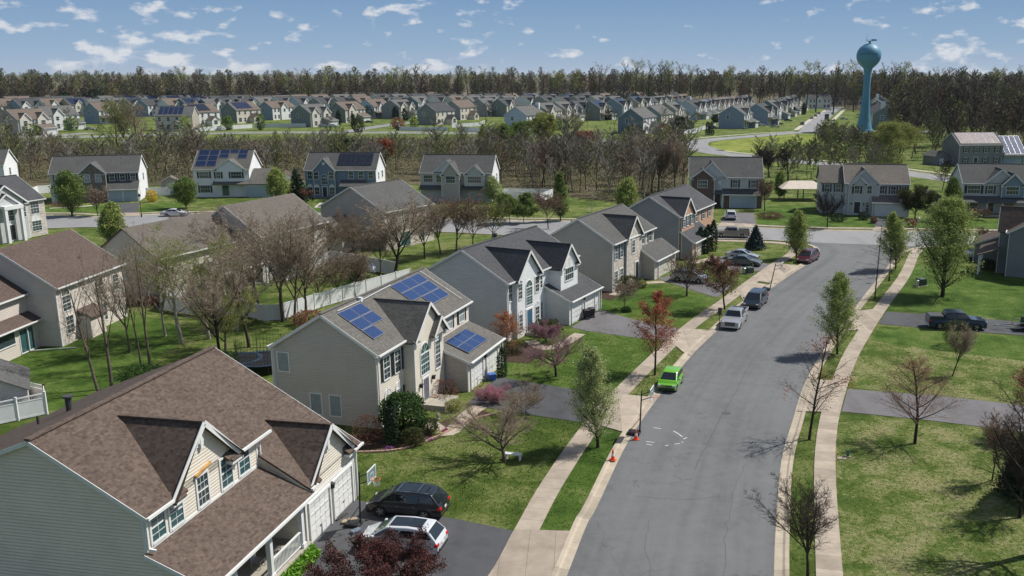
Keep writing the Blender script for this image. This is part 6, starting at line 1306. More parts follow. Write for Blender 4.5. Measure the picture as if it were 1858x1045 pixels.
# clutter on the driveway by the hoop
for lab, p, s, c, rz in (('tan folded tarpaulin heap on the driveway by the hoop', (636, 948), (.9, .5, .25), (.30, .24, .16), .3), ('grey-blue crate beside the tan heap on the driveway', (645, 966), (.7, .45, .2), (.12, .15, .2), .9), ('black flat ramp lying by the garage doors', (622, 938), (1.1, .3, .1), (.03, .03, .03), 1.2)):
    q = at(*p); b = MB(); x, y, z = [v/1 for v in s]
    rr = random.Random(int(p[0]));
    for i in range(5): a = rr.uniform(-x/2, x/2)*.6; c_ = rr.uniform(-y/2, y/2)*.5; b.box((a-x*.28, c_-y*.3, 0), (a+x*.28, c_+y*.3, z*rr.uniform(.5, 1)))
    o = bevelled('yard_clutter', b, mat('clutter', c, .8), None, .02, 1); o.location = (q.x, q.y, .035); o.rotation_euler = (0, 0, rz); tag(o, lab, 'yard clutter')
# child bicycle and toys by the second garage, dish, brick edging
q = at(880, 700); r = empty('bicycle', (q.x, q.y, .03), .6, 'bicycle leaning by the garage of the solar-roofed house', 'bicycle')
for x in (-.45, .45): b = MB(); [b.beam((x+.3*math.cos(a), 0, .33+.3*math.sin(a)), (x+.3*math.cos(a+.4), 0, .33+.3*math.sin(a+.4)), .03) for a in [i*.3927 for i in range(16)]]; b.build('wheel', MT['tyre'], r)
b = MB(); b.beam((-.45, 0, .33), (-.1, 0, .75), .03); b.beam((-.1, 0, .75), (.35, 0, .8), .03); b.beam((-.1, 0, .3), (.35, 0, .8), .03); b.beam((.45, 0, .33), (.33, 0, .95), .03); b.beam((.33, -.25, .95), (.33, .25, .95), .03); b.beam((-.2, 0, .85), (.0, 0, .85), .1, .04); b.build('frame', CP['blue'], r)
q = at(892, 690); r = empty('storage_tub', (q.x, q.y, .03), .4, 'blue plastic tub with odds and ends by the second garage door of the solar-roofed house', 'tub'); b = MB(); b.hexa([(-.3, -.25, 0), (.3, -.25, 0), (.3, .25, 0), (-.3, .25, 0), (-.38, -.32, .6), (.38, -.32, .6), (.38, .32, .6), (-.38, .32, .6)]); bevelled('body', b, mat('tub_blue', (.04, .12, .40), .4), r, .03, 1)
b = MB(); P = smooth(px((640, 822), (700, 820), (745, 812), (800, 790), (850, 765), (890, 754), (900, 752)), 6)
for a, c in zip(P[:-1], P[1:]):
    d = (c-a); k = max(1, int(d.length/.24))
    for i in range(k): p_ = a.lerp(c, i/k); q_ = a.lerp(c, (i+.86)/k); b.beam((p_.x, p_.y, .07), (q_.x, q_.y, .07), .14, .14)
tag(b.build('garden_edging', masonry('edging_brick', (.38, .24, .17), (.45, .32, .24), (.3, .26, .2), .3, .2)), 'curved pinkish brick edging round the flower bed before the solar-roofed house', 'garden edging')
q = at(673, 512); r = empty('satellite_dish', (q.x, q.y, 0), .8, 'pale satellite dish on a pole by the long white fence', 'satellite dish'); b = MB(); b.tube((0, 0, 0), (0, 0, 1.6), .05, .05, 6); b.build('pole', MT['steel'], r); b = MB(); b.lathe([(0, 0), (.5, .08), (.85, .25)], 18); o = b.build('dish', MT['steel'], r); o.location = (0, 0, 1.9); o.rotation_euler = (1.0, 0, .5)
# porch furniture
for lab, u, v in (('white metal chair on the brown-roofed house porch', -8.3, -1.0), ('grey metal chair on the porch behind the white railing post', -9.6, -1.2)):
    a = math.radians(10.7); x = O1.x+u*math.sin(a)+v*math.cos(a); y = O1.y+u*math.cos(a)-v*math.sin(a)
    r = empty('porch_chair', (x, y, .48), -a, lab, 'chair'); b = MB(); b.box((-.28, -.28, .4), (.28, .28, .45)); b.build('seat', MT['steel'], r); b = MB(); b.box((-.3, -.28, .45), (-.26, .28, .95)); b.build('backrest', MT['steel'], r)
    for x_ in (-.25, .25):
        for y_ in (-.25, .25): b = MB(); b.beam((x_, y_, 0), (x_, y_, .42), .04); b.build('leg', MT['steel'], r)
# ================================================================== trees
def _n(v): return v/np.maximum(1e-9, np.linalg.norm(v, axis=-1, keepdims=True))
class Tree:
    def __init__(s, seed): s.r = random.Random(seed); s.nr = np.random.default_rng(seed); s.seg = []; s.tips = []
    def grow(s, p, d, L_, r, lvl, P):
        R = s.r; mx = P['lv']; ns = P['ns'][min(lvl, len(P['ns'])-1)]; n = P['n'][lvl] if lvl < mx else 0; st = P.get('start', (0.35, .2, .15, .1))[min(lvl, 3)]
        acc = 0.0; ph = R.uniform(0, 6.28)
        for i in range(ns):
            t0, t1 = i/ns, (i+1)/ns; g = P['gn'][min(lvl, len(P['gn'])-1)]; u = P['up'][min(lvl, len(P['up'])-1)]
            d = (d[0]+R.gauss(0, g), d[1]+R.gauss(0, g), d[2]+R.gauss(0, g*.7)+u); m = math.sqrt(d[0]**2+d[1]**2+d[2]**2); d = (d[0]/m, d[1]/m, d[2]/m)
            q = (p[0]+d[0]*L_/ns, p[1]+d[1]*L_/ns, p[2]+d[2]*L_/ns); r0 = r*(1-t0*.72); r1 = r*(1-t1*.72)
            s.seg.append((*p, *q, r0, r1, lvl))
            if lvl < mx and t1 > st:
                acc += n/ns/(1-st)*1.0
                while acc >= 1:
                    acc -= 1; f = R.random(); c = tuple(a+(b-a)*f for a, b in zip(p, q)); ph += 2.4+R.uniform(-.5, .5); an = math.radians(P['an'][min(lvl, len(P['an'])-1)]+R.uniform(-9, 9))
                    w = Vector(d); x = w.orthogonal().normalized(); y = w.cross(x); e = w*math.cos(an)+(x*math.cos(ph)+y*math.sin(ph))*math.sin(an)
                    tt = t0+(t1-t0)*f; env = P['env'](tt) if lvl == 0 and 'env' in P else (1-.45*tt)
                    s.grow(c, tuple(e), L_*P['lr'][min(lvl, len(P['lr'])-1)]*env*R.uniform(.8, 1.2) if 'abs' not in P or lvl else P['abs']*env*R.uniform(.85, 1.15), max(P['rmin'], r0*P['rr']), lvl+1, P)
            p = q
        s.tips.append((*p, *d))
def prisms(seg, k=5):
    a = np.array(seg, dtype=float); p0, p1, r0, r1 = a[:, :3], a[:, 3:6], a[:, 6], a[:, 7]; d = _n(p1-p0); ref = np.where(np.abs(d[:, 2:3]) > .9, [[1., 0, 0]], [[0, 0, 1.]]); x = _n(np.cross(d, ref)); y = np.cross(d, x); n = len(a)
    V = np.zeros((n, 2*k, 3))
    for i in range(k):
        t = 2*math.pi*i/k; o = x*math.cos(t)+y*math.sin(t); V[:, i] = p0+o*r0[:, None]; V[:, k+i] = p1+o*r1[:, None]
    F = np.array([[i, (i+1) % k, k+(i+1) % k, k+i] for i in range(k)]); F = (F[None]+(np.arange(n)*2*k)[:, None, None]).reshape(-1, 4)
    return V.reshape(-1, 3), F
def strips(seg, nr):
    a = np.array(seg, dtype=float); p0, p1 = a[:, :3], a[:, 3:6]; d = _n(p1-p0); x = _n(np.cross(d, nr.normal(size=d.shape))); r0, r1 = a[:, 6:7], a[:, 7:8]
    V = np.stack([p0-x*r0, p0+x*r0, p1+x*r1, p1-x*r1], 1).reshape(-1, 3); F = np.arange(len(a)*4).reshape(-1, 4); return V, F
def leaves(pts, nr, m, size, sig, drop=0):
    P = np.repeat(np.array(pts, dtype=float)[:, :3], m, 0); P = P+nr.normal(size=P.shape)*sig; P[:, 2] -= drop*np.abs(nr.normal(size=len(P)))
    a = _n(nr.normal(size=P.shape)); b = _n(np.cross(a, nr.normal(size=P.shape))); s_ = size*nr.uniform(.55, 1.3, (len(P), 1)); a = a*s_; b = b*s_*.62
    V = np.stack([P-a, P-b*.9, P+a, P+b*.9], 1).reshape(-1, 3); return V, np.arange(len(P)*4).reshape(-1, 4)
def cat_(parts):
    V, F, M, o = [], [], [], 0
    for v, f, m in parts: V.append(v); F.append(f+o); M.append(np.full(len(f), m, dtype=np.int32)); o += len(v)
    return np.concatenate(V), np.concatenate(F), np.concatenate(M)
oval = lambda t: max(.12, math.sin(math.pi*min(1, max(0, (t-.12)/.95))**.75))
STY = {
 'pear': dict(lv=2, n=(60, 11), ns=(12, 5, 3), gn=(.02, .05, .09), up=(.02, .13, .06), an=(30, 34), lr=(.3, .38), rr=.36, rmin=.008, start=(.16, .15, .1, .1), env=lambda t: max(.15, 1.05*(1-t)**.62*min(1, .62+1.6*t)), abs=1.0),
 'maple': dict(lv=3, n=(20, 11, 7), ns=(10, 5, 4, 2), gn=(.03, .05, .09, .12), up=(.02, .10, .06, .04), an=(40, 34, 38), lr=(.3, .42, .45), rr=.42, rmin=.006, start=(.27, .18, .1, .1), env=lambda t: max(.15, (1-t)**.6*min(1, .7+t)), abs=1.0),
 'bare': dict(lv=4, n=(12, 9, 7, 6), ns=(7, 6, 4, 3, 2), gn=(.05, .1, .12, .14, .15), up=(.03, .06, .04, .03, .02), an=(42, 42, 42, 40), lr=(.62, .5, .48, .5), rr=.5, rmin=.006, start=(.3, .2, .12, .08)),
 'vase': dict(lv=4, n=(10, 10, 9, 7), ns=(5, 7, 4, 3, 2), gn=(.04, .07, .1, .12, .14), up=(.04, .09, .06, .05, .03), an=(24, 30, 34, 36), lr=(1.35, .42, .45, .5), rr=.62, rmin=.006, start=(.45, .2, .12, .08)),
 'round': dict(lv=4, n=(10, 10, 9, 7), ns=(3, 6, 4, 3, 2), gn=(.06, .09, .1, .12, .14), up=(.0, .03, .03, .03, .03), an=(48, 34, 34, 32), lr=(1.9, .42, .45, .5), rr=.6, rmin=.005, start=(.5, .2, .12, .08)),
 'spread': dict(lv=4, n=(8, 9, 9, 6), ns=(3, 6, 4, 3, 2), gn=(.1, .12, .12, .14, .14), up=(.0, .025, .02, .02, .03), an=(54, 40, 38, 36), lr=(1.5, .42, .45, .5), rr=.6, rmin=.006, start=(.5, .2, .12, .08)),
 'spire': dict(lv=2, n=(34, 5), ns=(12, 4, 2), gn=(.01, .06, .12), up=(.02, -.02, .0), an=(82, 40), lr=(.2, .35), rr=.25, rmin=.006, start=(.25, .2, .1, .1), env=lambda t: max(.08, (1-t)*min(1, .4+3*t)), abs=1.0),
}
def tree_mesh(style, seed, H, width, r0, bark, twig, leaf=None, lm=0, ls=.1, sig=.12, mid=False, trunk_frac=None, thick=1.0, prune=1.0, lean=(0, 0), flat=False):
    P = dict(STY[style]); T = Tree(seed); P['rmin'] = P['rmin']*thick
    if mid: P['lv'] = min(P['lv'], 3)
    if 'abs' in P: P['abs'] = width*.62; L0 = H*.97
    else: L0 = H*(trunk_frac or .45)
    T.grow((0, 0, -.1), (lean[0], lean[1], 1), L0, r0, 0, P)
    S = np.array(T.seg); mz = S[:, 5].max(); k = H/mz; wid = np.percentile(np.hypot(S[:, 3], S[:, 4]), 99 if style == 'pear' else 86)*2; kw = width/wid if width else k
    S[:, [2, 5]] *= k; S[:, [0, 1, 3, 4]] *= kw; tips = np.array(T.tips); tips[:, 2] *= k; tips[:, :2] *= kw
    lv = S[:, 8]; big = S[lv <= 1]; fine = S[lv >= 2]
    tv = prisms(big[big[:, 8] == 0], 8); lv1 = prisms(big[big[:, 8] == 1], 5) if (big[:, 8] == 1).any() else None
    tr = cat_([(tv[0], tv[1], 0)]+([(lv1[0], lv1[1], 0)] if lv1 else []))
    parts = []
    if len(fine):
        if mid or flat: v, f = strips(fine, T.nr)
        else: v, f = prisms(fine, 3)
        parts.append((v, f, 0))
    if leaf and lm:
        pts = np.concatenate([tips[:, :3], (S[lv >= P['lv']-0][:, :3]+S[lv >= P['lv']-0][:, 3:6])/2]) if (lv >= P['lv']).any() else tips[:, :3]
        v, f = leaves(pts, T.nr, lm, ls, sig); parts.append((v, f, 1))
    cr_ = cat_(parts)
    return tr, cr_, bark, [MT[twig]]+([MT[leaf]] if leaf else [])
TREE_CACHE = {}
def place_tree(name, label, p, mesh, key=None, scale=1.0, rz=0.0, cat='tree', group=None, z=0, sx=1.0):
    q = at(*p) if len(p) == 2 else Vector(p); r = empty(name, (q.x, q.y, z), rz, label, cat, group); r.scale = (scale*sx, scale*sx, scale)
    if key is not None and key in TREE_CACHE: a, b = TREE_CACHE[key]; o1 = D.objects.new('trunk', a); o2 = D.objects.new('crown', b); COL.objects.link(o1); COL.objects.link(o2); o1.parent = r; o2.parent = r
    else:
        tr, cr_, bark, tw_ = mesh() if callable(mesh) else mesh
        o1 = meshobj('trunk', tr[0], tr[1], MT[bark], r, True, uv=False); o2 = meshobj('crown', cr_[0], cr_[1], tw_, r, False, uv=False, midx=cr_[2])
        if key is not None: TREE_CACHE[key] = (o1.data, o2.data)
    return r
TM = lambda *a, **k: (lambda: tree_mesh(*a, **k))
def hgt(b, t):
    "height of a thing whose foot is at photo pixel b and whose top is at pixel t"
    B = at(*b); a, c = (t[0]-PPX)/FPX, (t[1]-PPY)/FPX; y = math.cos(TH)-c*math.sin(TH); z = -math.sin(TH)-c*math.cos(TH); return HC+z*B.y/y
def wid(b, w): return w*at(*b).length/FPX*.97
# --- street and garden trees: (name, label, foot px, top px y, crown width px, style, trunk r, bark, twig, leaf, leaves per tip, leaf size, sigma)
TR = [
 ('pear_tree', 'pale green pear tree in blossom on the left verge, nearest the camera', (1085, 812), 630, 106, 'pear', .12, 'bark_dark', 'twig', 'lf_pearw', 9, .052, .13, {}),
 ('maple_tree', 'young maple with bright red buds on the left verge above the green car', (1188, 681), 534, 88, 'maple', .10, 'bark_dark', 'twig_red', 'lf_red', 1, .07, .12, {}),
 ('redbud_tree', 'low spreading redbud with purple-pink haze on the charcoal-roofed house lawn', (1009, 683), 606, 118, 'spread', .13, 'bark_dark', 'twig_red', 'lf_pink', 1, .024, .1, {'trunk_frac': .5}),
 ('crape_myrtle', 'wide round bare tree with fine brown twigs beside the white bench', (916, 838), 700, 168, 'round', .16, 'bark', 'twig_grey', None, 0, 0, 0, {'trunk_frac': .38}),
 ('small_tree', 'small tree with orange leaves at the corner of the charcoal-roofed house', (916, 640), 566, 52, 'maple', .06, 'bark_pale', 'twig', 'lf_orange', 1, .05, .12, {}),
 ('shrub', 'purple-pink flowering shrub before the blue-doored house entrance', (992, 622), 582, 62, 'round', .05, 'bark_dark', 'twig_red', 'lf_pink', 1, .022, .1, {'trunk_frac': .3}),
 ('bare_tree', 'bare brown-twigged tree on the stone-fronted house lawn before the silver SUV', (1246, 537), 446, 66, 'round', .12, 'bark_dark', 'twig_red', None, 0, .03, .1, {'trunk_frac': .4}),
 ('oak_tree', 'verge tree keeping dull brown leaves left of the silver pickup', (1315, 561), 463, 82, 'maple', .11, 'bark_dark', 'twig', 'lf_brown', 1, .09, .14, {}),
 ('bare_shrub', 'multi-stemmed bare shrub in the stone-fronted house garden', (1132, 562), 500, 48, 'vase', .05, 'bark', 'twig_grey', None, 0, 0, 0, {'trunk_frac': .2}),
 ('pear_tree', 'light green pear tree on the corner verge behind the maroon minivan', (1445, 470), 382, 54, 'pear', .12, 'bark', 'twig_green', 'lf_pear', 5, .095, .15, {}),
 ('pear_tree', 'light green pear tree on the right verge by the grey mailbox', (1519, 642), 497, 80, 'pear', .11, 'bark_dark', 'twig_green', 'lf_pear', 9, .056, .13, {}),
 ('pear_tree', 'big broad pear tree on the right-hand lawn, largest leafing tree', (1710, 538), 361, 122, 'pear', .26, 'bark_dark', 'twig_dark', 'lf_pear', 9, .10, .22, {}),
 ('pear_tree', 'light green pear tree beside the black street lamp near the corner', (1625, 489), 385, 66, 'pear', .12, 'bark', 'twig_green', 'lf_pear', 5, .09, .15, {}),
 ('bare_tree', 'thin bare spire-shaped tree leaning up from the right verge', (1587, 542), 408, 78, 'spire', .09, 'bark_dark', 'twig_dark', None, 0, 0, 0, {}),
 ('maple_tree', 'sparse young maple with a few red leaf tufts on the right verge', (1468, 798), 612, 118, 'maple', .11, 'bark_dark', 'twig_dark', 'lf_red', 0, .06, .1, {'sp': 1}),
 ('maple_tree', 'rusty budding maple alone on the dry right-hand lawn', (1660, 805), 655, 130, 'maple', .13, 'bark_dark', 'twig_red', 'lf_rust', 1, .035, .1, {}),
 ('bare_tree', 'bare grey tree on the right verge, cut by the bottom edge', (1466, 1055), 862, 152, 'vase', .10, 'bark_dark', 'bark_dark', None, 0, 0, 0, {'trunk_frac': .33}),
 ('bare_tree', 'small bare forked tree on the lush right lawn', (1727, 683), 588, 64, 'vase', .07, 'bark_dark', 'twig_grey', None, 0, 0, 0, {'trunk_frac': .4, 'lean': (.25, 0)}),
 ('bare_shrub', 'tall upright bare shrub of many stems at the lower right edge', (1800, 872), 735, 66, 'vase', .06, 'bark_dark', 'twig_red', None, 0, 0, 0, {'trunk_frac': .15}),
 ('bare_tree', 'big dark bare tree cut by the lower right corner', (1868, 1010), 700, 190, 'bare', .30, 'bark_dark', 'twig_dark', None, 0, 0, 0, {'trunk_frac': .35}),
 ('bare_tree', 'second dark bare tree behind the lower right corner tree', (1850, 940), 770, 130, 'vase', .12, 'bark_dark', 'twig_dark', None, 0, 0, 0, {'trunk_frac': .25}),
 ('small_tree', 'small reddish budding tree cut by the right edge at mid height', (1880, 790), 665, 80, 'maple', .1, 'bark_dark', 'twig_red', 'lf_rust', 2, .05, .1, {}),
 ('crape_myrtle', 'small brown bare tree by the solar-roofed house second garage door', (955, 752), 690, 80, 'round', .05, 'bark', 'twig', None, 0, 0, 0, {'trunk_frac': .2}),
 # behind the houses
 ('bare_tree', 'tall forked bare tree behind the solar-roofed house', (717, 507), 352, 150, 'vase', .26, 'bark_dark', 'twig_grey', None, 0, 0, 0, {'trunk_frac': .34}),
 ('bare_tree', 'tall bare vase-shaped tree at the left end of the long white fence', (514, 583), 372, 150, 'vase', .24, 'bark', 'twig_grey', None, 0, 0, 0, {'trunk_frac': .33}),
 ('bare_tree', 'bare vase-shaped tree with twin stems just right of the long fence end', (535, 590), 400, 120, 'vase', .18, 'bark', 'twig_grey', None, 0, 0, 0, {'trunk_frac': .3}),
 ('birch_tree', 'pale-barked tree with yellow-green haze before the posted porch, left of two', (330, 622), 405, 130, 'bare', .22, 'bark_pale', 'twig_green', 'lf_yel', 1, .03, .12, {'trunk_frac': .42}),
 ('birch_tree', 'pale-barked tree with yellow-green haze before the posted porch, right of two', (380, 615), 420, 130, 'bare', .2, 'bark_pale', 'twig_green', 'lf_yel', 1, .03, .12, {'trunk_frac': .42}),
 ('willow_tree', 'low yellow-green weeping tree under the pale-barked pair', (410, 650), 520, 110, 'spread', .16, 'bark', 'twig_green', 'lf_yel', 1, .03, .1, {'trunk_frac': .45}),
 ('willow_tree', 'pale twiggy tree beside the white fence corner, centre left', (448, 585), 440, 110, 'bare', .16, 'bark_pale', 'twig_grey', None, 0, 0, 0, {'trunk_frac': .4}),
 ('bare_tree', 'thin tall bare tree in the back lawn, left of the pair', (203, 705), 440, 80, 'bare', .16, 'bark', 'twig_grey', None, 0, 0, 0, {'trunk_frac': .6, 'sp': 2}),
 ('bare_tree', 'thin leaning bare tree in the back lawn at the foot of the left one', (180, 715), 480, 90, 'bare', .14, 'bark', 'twig_grey', None, 0, 0, 0, {'trunk_frac': .55, 'lean': (-.3, 0), 'sp': 2}),
 ('bare_tree', 'thin tall bare tree in the back lawn, right of the pair', (274, 674), 395, 70, 'bare', .14, 'bark', 'twig_grey', None, 0, 0, 0, {'trunk_frac': .65, 'sp': 2}),
 ('bare_tree', 'slender bare tree close behind the right one of the back lawn pair', (256, 662), 430, 60, 'bare', .10, 'bark', 'twig_grey', None, 0, 0, 0, {'trunk_frac': .6, 'sp': 2}),
 ('bare_tree', 'small bare tree by the long white fence, leftmost of four', (577, 556), 470, 66, 'vase', .10, 'bark', 'twig_grey', None, 0, 0, 0, {'trunk_frac': .25}),
 ('bare_tree', 'small bare tree by the long white fence, second of four', (614, 548), 452, 66, 'vase', .10, 'bark_dark', 'twig', None, 0, 0, 0, {'trunk_frac': .25}),
 ('bare_tree', 'small bare tree by the long white fence, third of four', (645, 540), 448, 66, 'vase', .12, 'bark_dark', 'twig', None, 0, 0, 0, {'trunk_frac': .25}),
 ('bare_tree', 'small bare tree by the long white fence, fourth nearest the dish', (660, 532), 462, 60, 'vase', .08, 'bark_dark', 'twig', None, 0, 0, 0, {'trunk_frac': .25}),
 ('bare_tree', 'dense brown-twigged tree before the taupe house gable', (600, 475), 372, 120, 'round', .14, 'bark', 'twig', None, 0, 0, 0, {'trunk_frac': .4}),
 ('bare_tree', 'dense grey-brown tree over the faded brown roof, left of two', (395, 470), 372, 120, 'round', .14, 'bark', 'twig', None, 0, 0, 0, {'trunk_frac': .4}),
 ('bare_tree', 'dense grey-brown tree over the faded brown roof, right of two', (470, 468), 365, 120, 'vase', .14, 'bark', 'twig', None, 0, 0, 0, {'trunk_frac': .4}),
 ('birch_tree', 'pale-trunked bare tree in front of the posted porch, between the white fence stretches', (430, 600), 425, 110, 'bare', .18, 'bark_pale', 'twig_grey', None, 0, 0, 0, {'trunk_frac': .4}),
 ('bare_tree', 'pale bare tree at the left end of the white fence by the back lawn', (300, 610), 430, 100, 'vase', .16, 'bark_pale', 'twig_grey', None, 0, 0, 0, {'trunk_frac': .35}),
 ('bare_tree', 'tall grey bare tree behind the orange-brown bush', (556, 575), 410, 90, 'vase', .18, 'bark', 'twig_grey', None, 0, 0, 0, {'trunk_frac': .3}),
 ('bare_tree', 'grey bare tree behind the low trampoline, left of the netted one', (452, 630), 450, 100, 'vase', .18, 'bark_dark', 'twig_grey', None, 0, 0, 0, {'trunk_frac': .35}),
 ('bare_tree', 'broad bare tree before the faded brown roof right of the yellow-green pair', (420, 520), 380, 120, 'round', .18, 'bark', 'twig_grey', None, 0, 0, 0, {'trunk_frac': .4}),
 ('bare_tree', 'dense brown tree crown covering the left part of the faded brown roof', (318, 520), 392, 120, 'round', .16, 'bark', 'twig', None, 0, 0, 0, {'trunk_frac': .4}),
 ('bare_tree', 'dense brown tree crown covering the middle of the faded brown roof', (352, 500), 376, 120, 'vase', .16, 'bark', 'twig', None, 0, 0, 0, {'trunk_frac': .35}),
 ('bare_tree', 'tall bare tree between the white fence and the posted porch', (470, 555), 385, 130, 'vase', .2, 'bark_dark', 'twig_grey', None, 0, 0, 0, {'trunk_frac': .35}),
 ('bare_tree', 'dense grey-brown tree at the right end of the faded brown roof', (560, 500), 372, 120, 'round', .16, 'bark', 'twig', None, 0, 0, 0, {'trunk_frac': .4}),
 ('bare_tree', 'bare tree with fine reddish twigs before the taupe house side wing', (640, 470), 385, 90, 'round', .14, 'bark', 'twig', None, 0, 0, 0, {'trunk_frac': .35}),
 ('bare_tree', 'slim bare tree just left of the tall forked tree', (690, 500), 400, 70, 'vase', .12, 'bark', 'twig_grey', None, 0, 0, 0, {'trunk_frac': .35}),
 ('bare_tree', 'bare tree in the back lawn near the beige house corner', (236, 640), 470, 80, 'vase', .12, 'bark', 'twig_grey', None, 0, 0, 0, {'trunk_frac': .5}),
 ('bare_tree', 'dense bare tree beside the low trampoline', (400, 660), 470, 110, 'vase', .2, 'bark_dark', 'twig_grey', None, 0, 0, 0, {'trunk_frac': .4}),
 ('bare_tree', 'bare tree at the lit right corner of the taupe house', (770, 470), 362, 76, 'vase', .14, 'bark_dark', 'twig_grey', None, 0, 0, 0, {'trunk_frac': .3}),
 ('bare_tree', 'reddish-twigged bare tree over the charcoal roof, first of four', (800, 462), 350, 76, 'vase', .14, 'bark', 'twig_red', None, 0, 0, 0, {'trunk_frac': .3}),
 ('bare_tree', 'reddish-twigged bare tree over the charcoal roof, second of four', (828, 460), 348, 80, 'vase', .16, 'bark', 'twig_red', None, 0, 0, 0, {'trunk_frac': .3}),
 ('bare_tree', 'bare tree over the charcoal roof, third of four', (858, 455), 355, 72, 'vase', .12, 'bark', 'twig', None, 0, 0, 0, {'trunk_frac': .3}),
 ('bare_tree', 'bare tree over the charcoal roof, last of four with greenish twigs', (890, 448), 352, 66, 'vase', .12, 'bark', 'twig_green', None, 0, 0, 0, {'trunk_frac': .3}),
 ('pear_tree', 'yellow-green columnar tree right of the white garden enclosure', (1017, 401), 315, 30, 'pear', .12, 'bark', 'twig_green', 'lf_green', 5, .13, .2, {}),
 ('pear_tree', 'white-blossomed tree between the three-gabled house and the white enclosure', (896, 368), 322, 32, 'pear', .1, 'bark', 'twig', 'lf_pearw', 4, .12, .2, {}),
 ('small_tree', 'leafy yellow-green young tree left of the white garden enclosure', (925, 405), 352, 40, 'maple', .07, 'bark', 'twig_green', 'lf_green', 3, .12, .2, {}),
 ('small_tree', 'leafy yellow-green young tree before the white garden enclosure', (950, 404), 352, 34, 'maple', .07, 'bark', 'twig_green', 'lf_green', 3, .12, .2, {}),
 ('bare_tree', 'bare reddish tree on the cross street verge right of the enclosure', (995, 415), 340, 50, 'vase', .1, 'bark_dark', 'twig_red', None, 0, 0, 0, {'trunk_frac': .35}),
 ('pear_tree', 'round dark green street tree before the blue-grey house', (131, 393), 313, 56, 'pear', .15, 'bark_dark', 'twig_green', 'lf_green', 6, .14, .25, {}),
 ('pear_tree', 'yellow-green street tree on the near verge above the red-brown roof', (203, 449), 370, 44, 'pear', .12, 'bark_dark', 'twig_green', 'lf_pear', 6, .13, .2, {}),
 ('pear_tree', 'olive green tree at the left corner of the white solar house', (338, 378), 324, 46, 'pear', .13, 'bark_dark', 'twig_green', 'lf_green', 5, .13, .22, {}),
 ('pear_tree', 'pale green tree between the white solar house and the slate blue house', (506, 372), 306, 46, 'pear', .13, 'bark_dark', 'twig_green', 'lf_pear', 6, .13, .22, {}),
 ('small_tree', 'dull red shrubby tree before the slate blue house', (548, 368), 342, 32, 'round', .06, 'bark_dark', 'twig_red', 'lf_brown', 1, .1, .2, {'trunk_frac': .3}),
 ('bare_tree', 'bare tree before the brown porch of the blue-grey house', (178, 392), 335, 34, 'vase', .1, 'bark_dark', 'twig', None, 0, 0, 0, {'trunk_frac': .3}),
 ('pear_tree', 'yellow-green pear behind the slate grey brick-fronted house', (1133, 392), 325, 50, 'pear', .15, 'bark', 'twig_green', 'lf_pear', 6, .14, .25, {}),
 ('bare_tree', 'bare tree on the lawn right of the dark brick house', (1388, 382), 322, 34, 'vase', .12, 'bark_dark', 'twig_red', None, 0, 0, 0, {'trunk_frac': .45}),
 ('small_tree', 'green conifer-like young tree before the garden pavilion', (1417, 360), 315, 22, 'pear', .08, 'bark', 'twig_green', 'lf_green', 5, .14, .2, {}),
 ('bare_tree', 'dark bare round street tree before the grey-blue house', (1501, 413), 340, 54, 'round', .12, 'bark_dark', 'twig_dark', None, 0, 0, 0, {'trunk_frac': .5}),
 ('small_tree', 'dull olive round tree at the right corner of the grey-blue house', (1660, 398), 338, 54, 'round', .14, 'bark_dark', 'twig_green', 'lf_olive', 1, .1, .2, {'trunk_frac': .35}),
 ('pine_tree', 'green tree behind the tip of the big pear tree', (1727, 400), 325, 34, 'pear', .14, 'bark', 'twig_green', 'lf_green', 5, .14, .25, {}),
 ('bare_tree', 'thin bare tree on the far road verge above the grey shed', (1710, 346), 290, 34, 'maple', .1, 'bark_dark', 'twig_dark', None, 0, 0, 0, {}),
 ('bare_tree', 'small bare tree on the near verge of the cross street at right', (1785, 452), 412, 32, 'vase', .06, 'bark_dark', 'twig_red', None, 0, 0, 0, {'trunk_frac': .3}),
 ('bare_shrub', 'bare shrub on the verge behind the right-hand porch house', (1775, 398), 372, 40, 'round', .05, 'bark_dark', 'twig_red', None, 0, 0, 0, {'trunk_frac': .2}),
 ('willow_tree', 'big light green willow at the foot of the water tower wood', (1608, 296), 222, 82, 'bare', .3, 'bark', 'twig_green', 'lf_yel', 2, .16, .5, {'trunk_frac': .35}),
]
for i, (nm, lb, b, ty, wpx, sty, r0, bk, tw_, lf, lm, ls, sg, ex) in enumerate(TR):
    H = hgt(b, (b[0]+2, ty)); w = wid(b, wpx); ex = dict(ex); sp = ex.pop('sp', 0); dist = at(*b).y
    def mk(i=i, H=H, w=w, sty=sty, r0=r0, bk=bk, tw_=tw_, lf=lf, lm=lm, ls=ls, sg=sg, ex=ex, sp=sp, dist=dist):
        if sp: STY['_'] = dict(STY[sty]); STY['_']['n'] = tuple(max(3, int(v*(.85 if sp == 1 else .8))) for v in STY[sty]['n']); sty = '_'
        th = 1.15+max(0, (dist-55)/38); ex['flat'] = dist > 85
        return tree_mesh(sty, 100+i, H, w, r0, bk, tw_, lf if lm else None, lm, ls, sg, thick=th, **ex)
    r = place_tree(nm, lb, b, mk, cat='shrub' if 'shrub' in nm else 'tree')
    if sp == 1:      # a few tufts of red leaves at the branch ends
        c = [o for o in D.objects if o.parent == r and o.name.startswith('crown')][0]; co = np.zeros(len(c.data.vertices)*3); c.data.vertices.foreach_get('co', co); co = co.reshape(-1, 3); nr = np.random.default_rng(3)
        ext = co[(np.hypot(co[:, 0], co[:, 1]) > w*.33) | (co[:, 2] > H*.86)]; ctr = ext[nr.integers(0, len(ext), 11)]; pts = np.repeat(ctr, 26, 0)+nr.normal(size=(26*11, 3))*.26
        v, f = leaves(pts, nr, 2, .07, .08); meshobj('leaf_tufts', v, f, MT['lf_red'], r, uv=False)

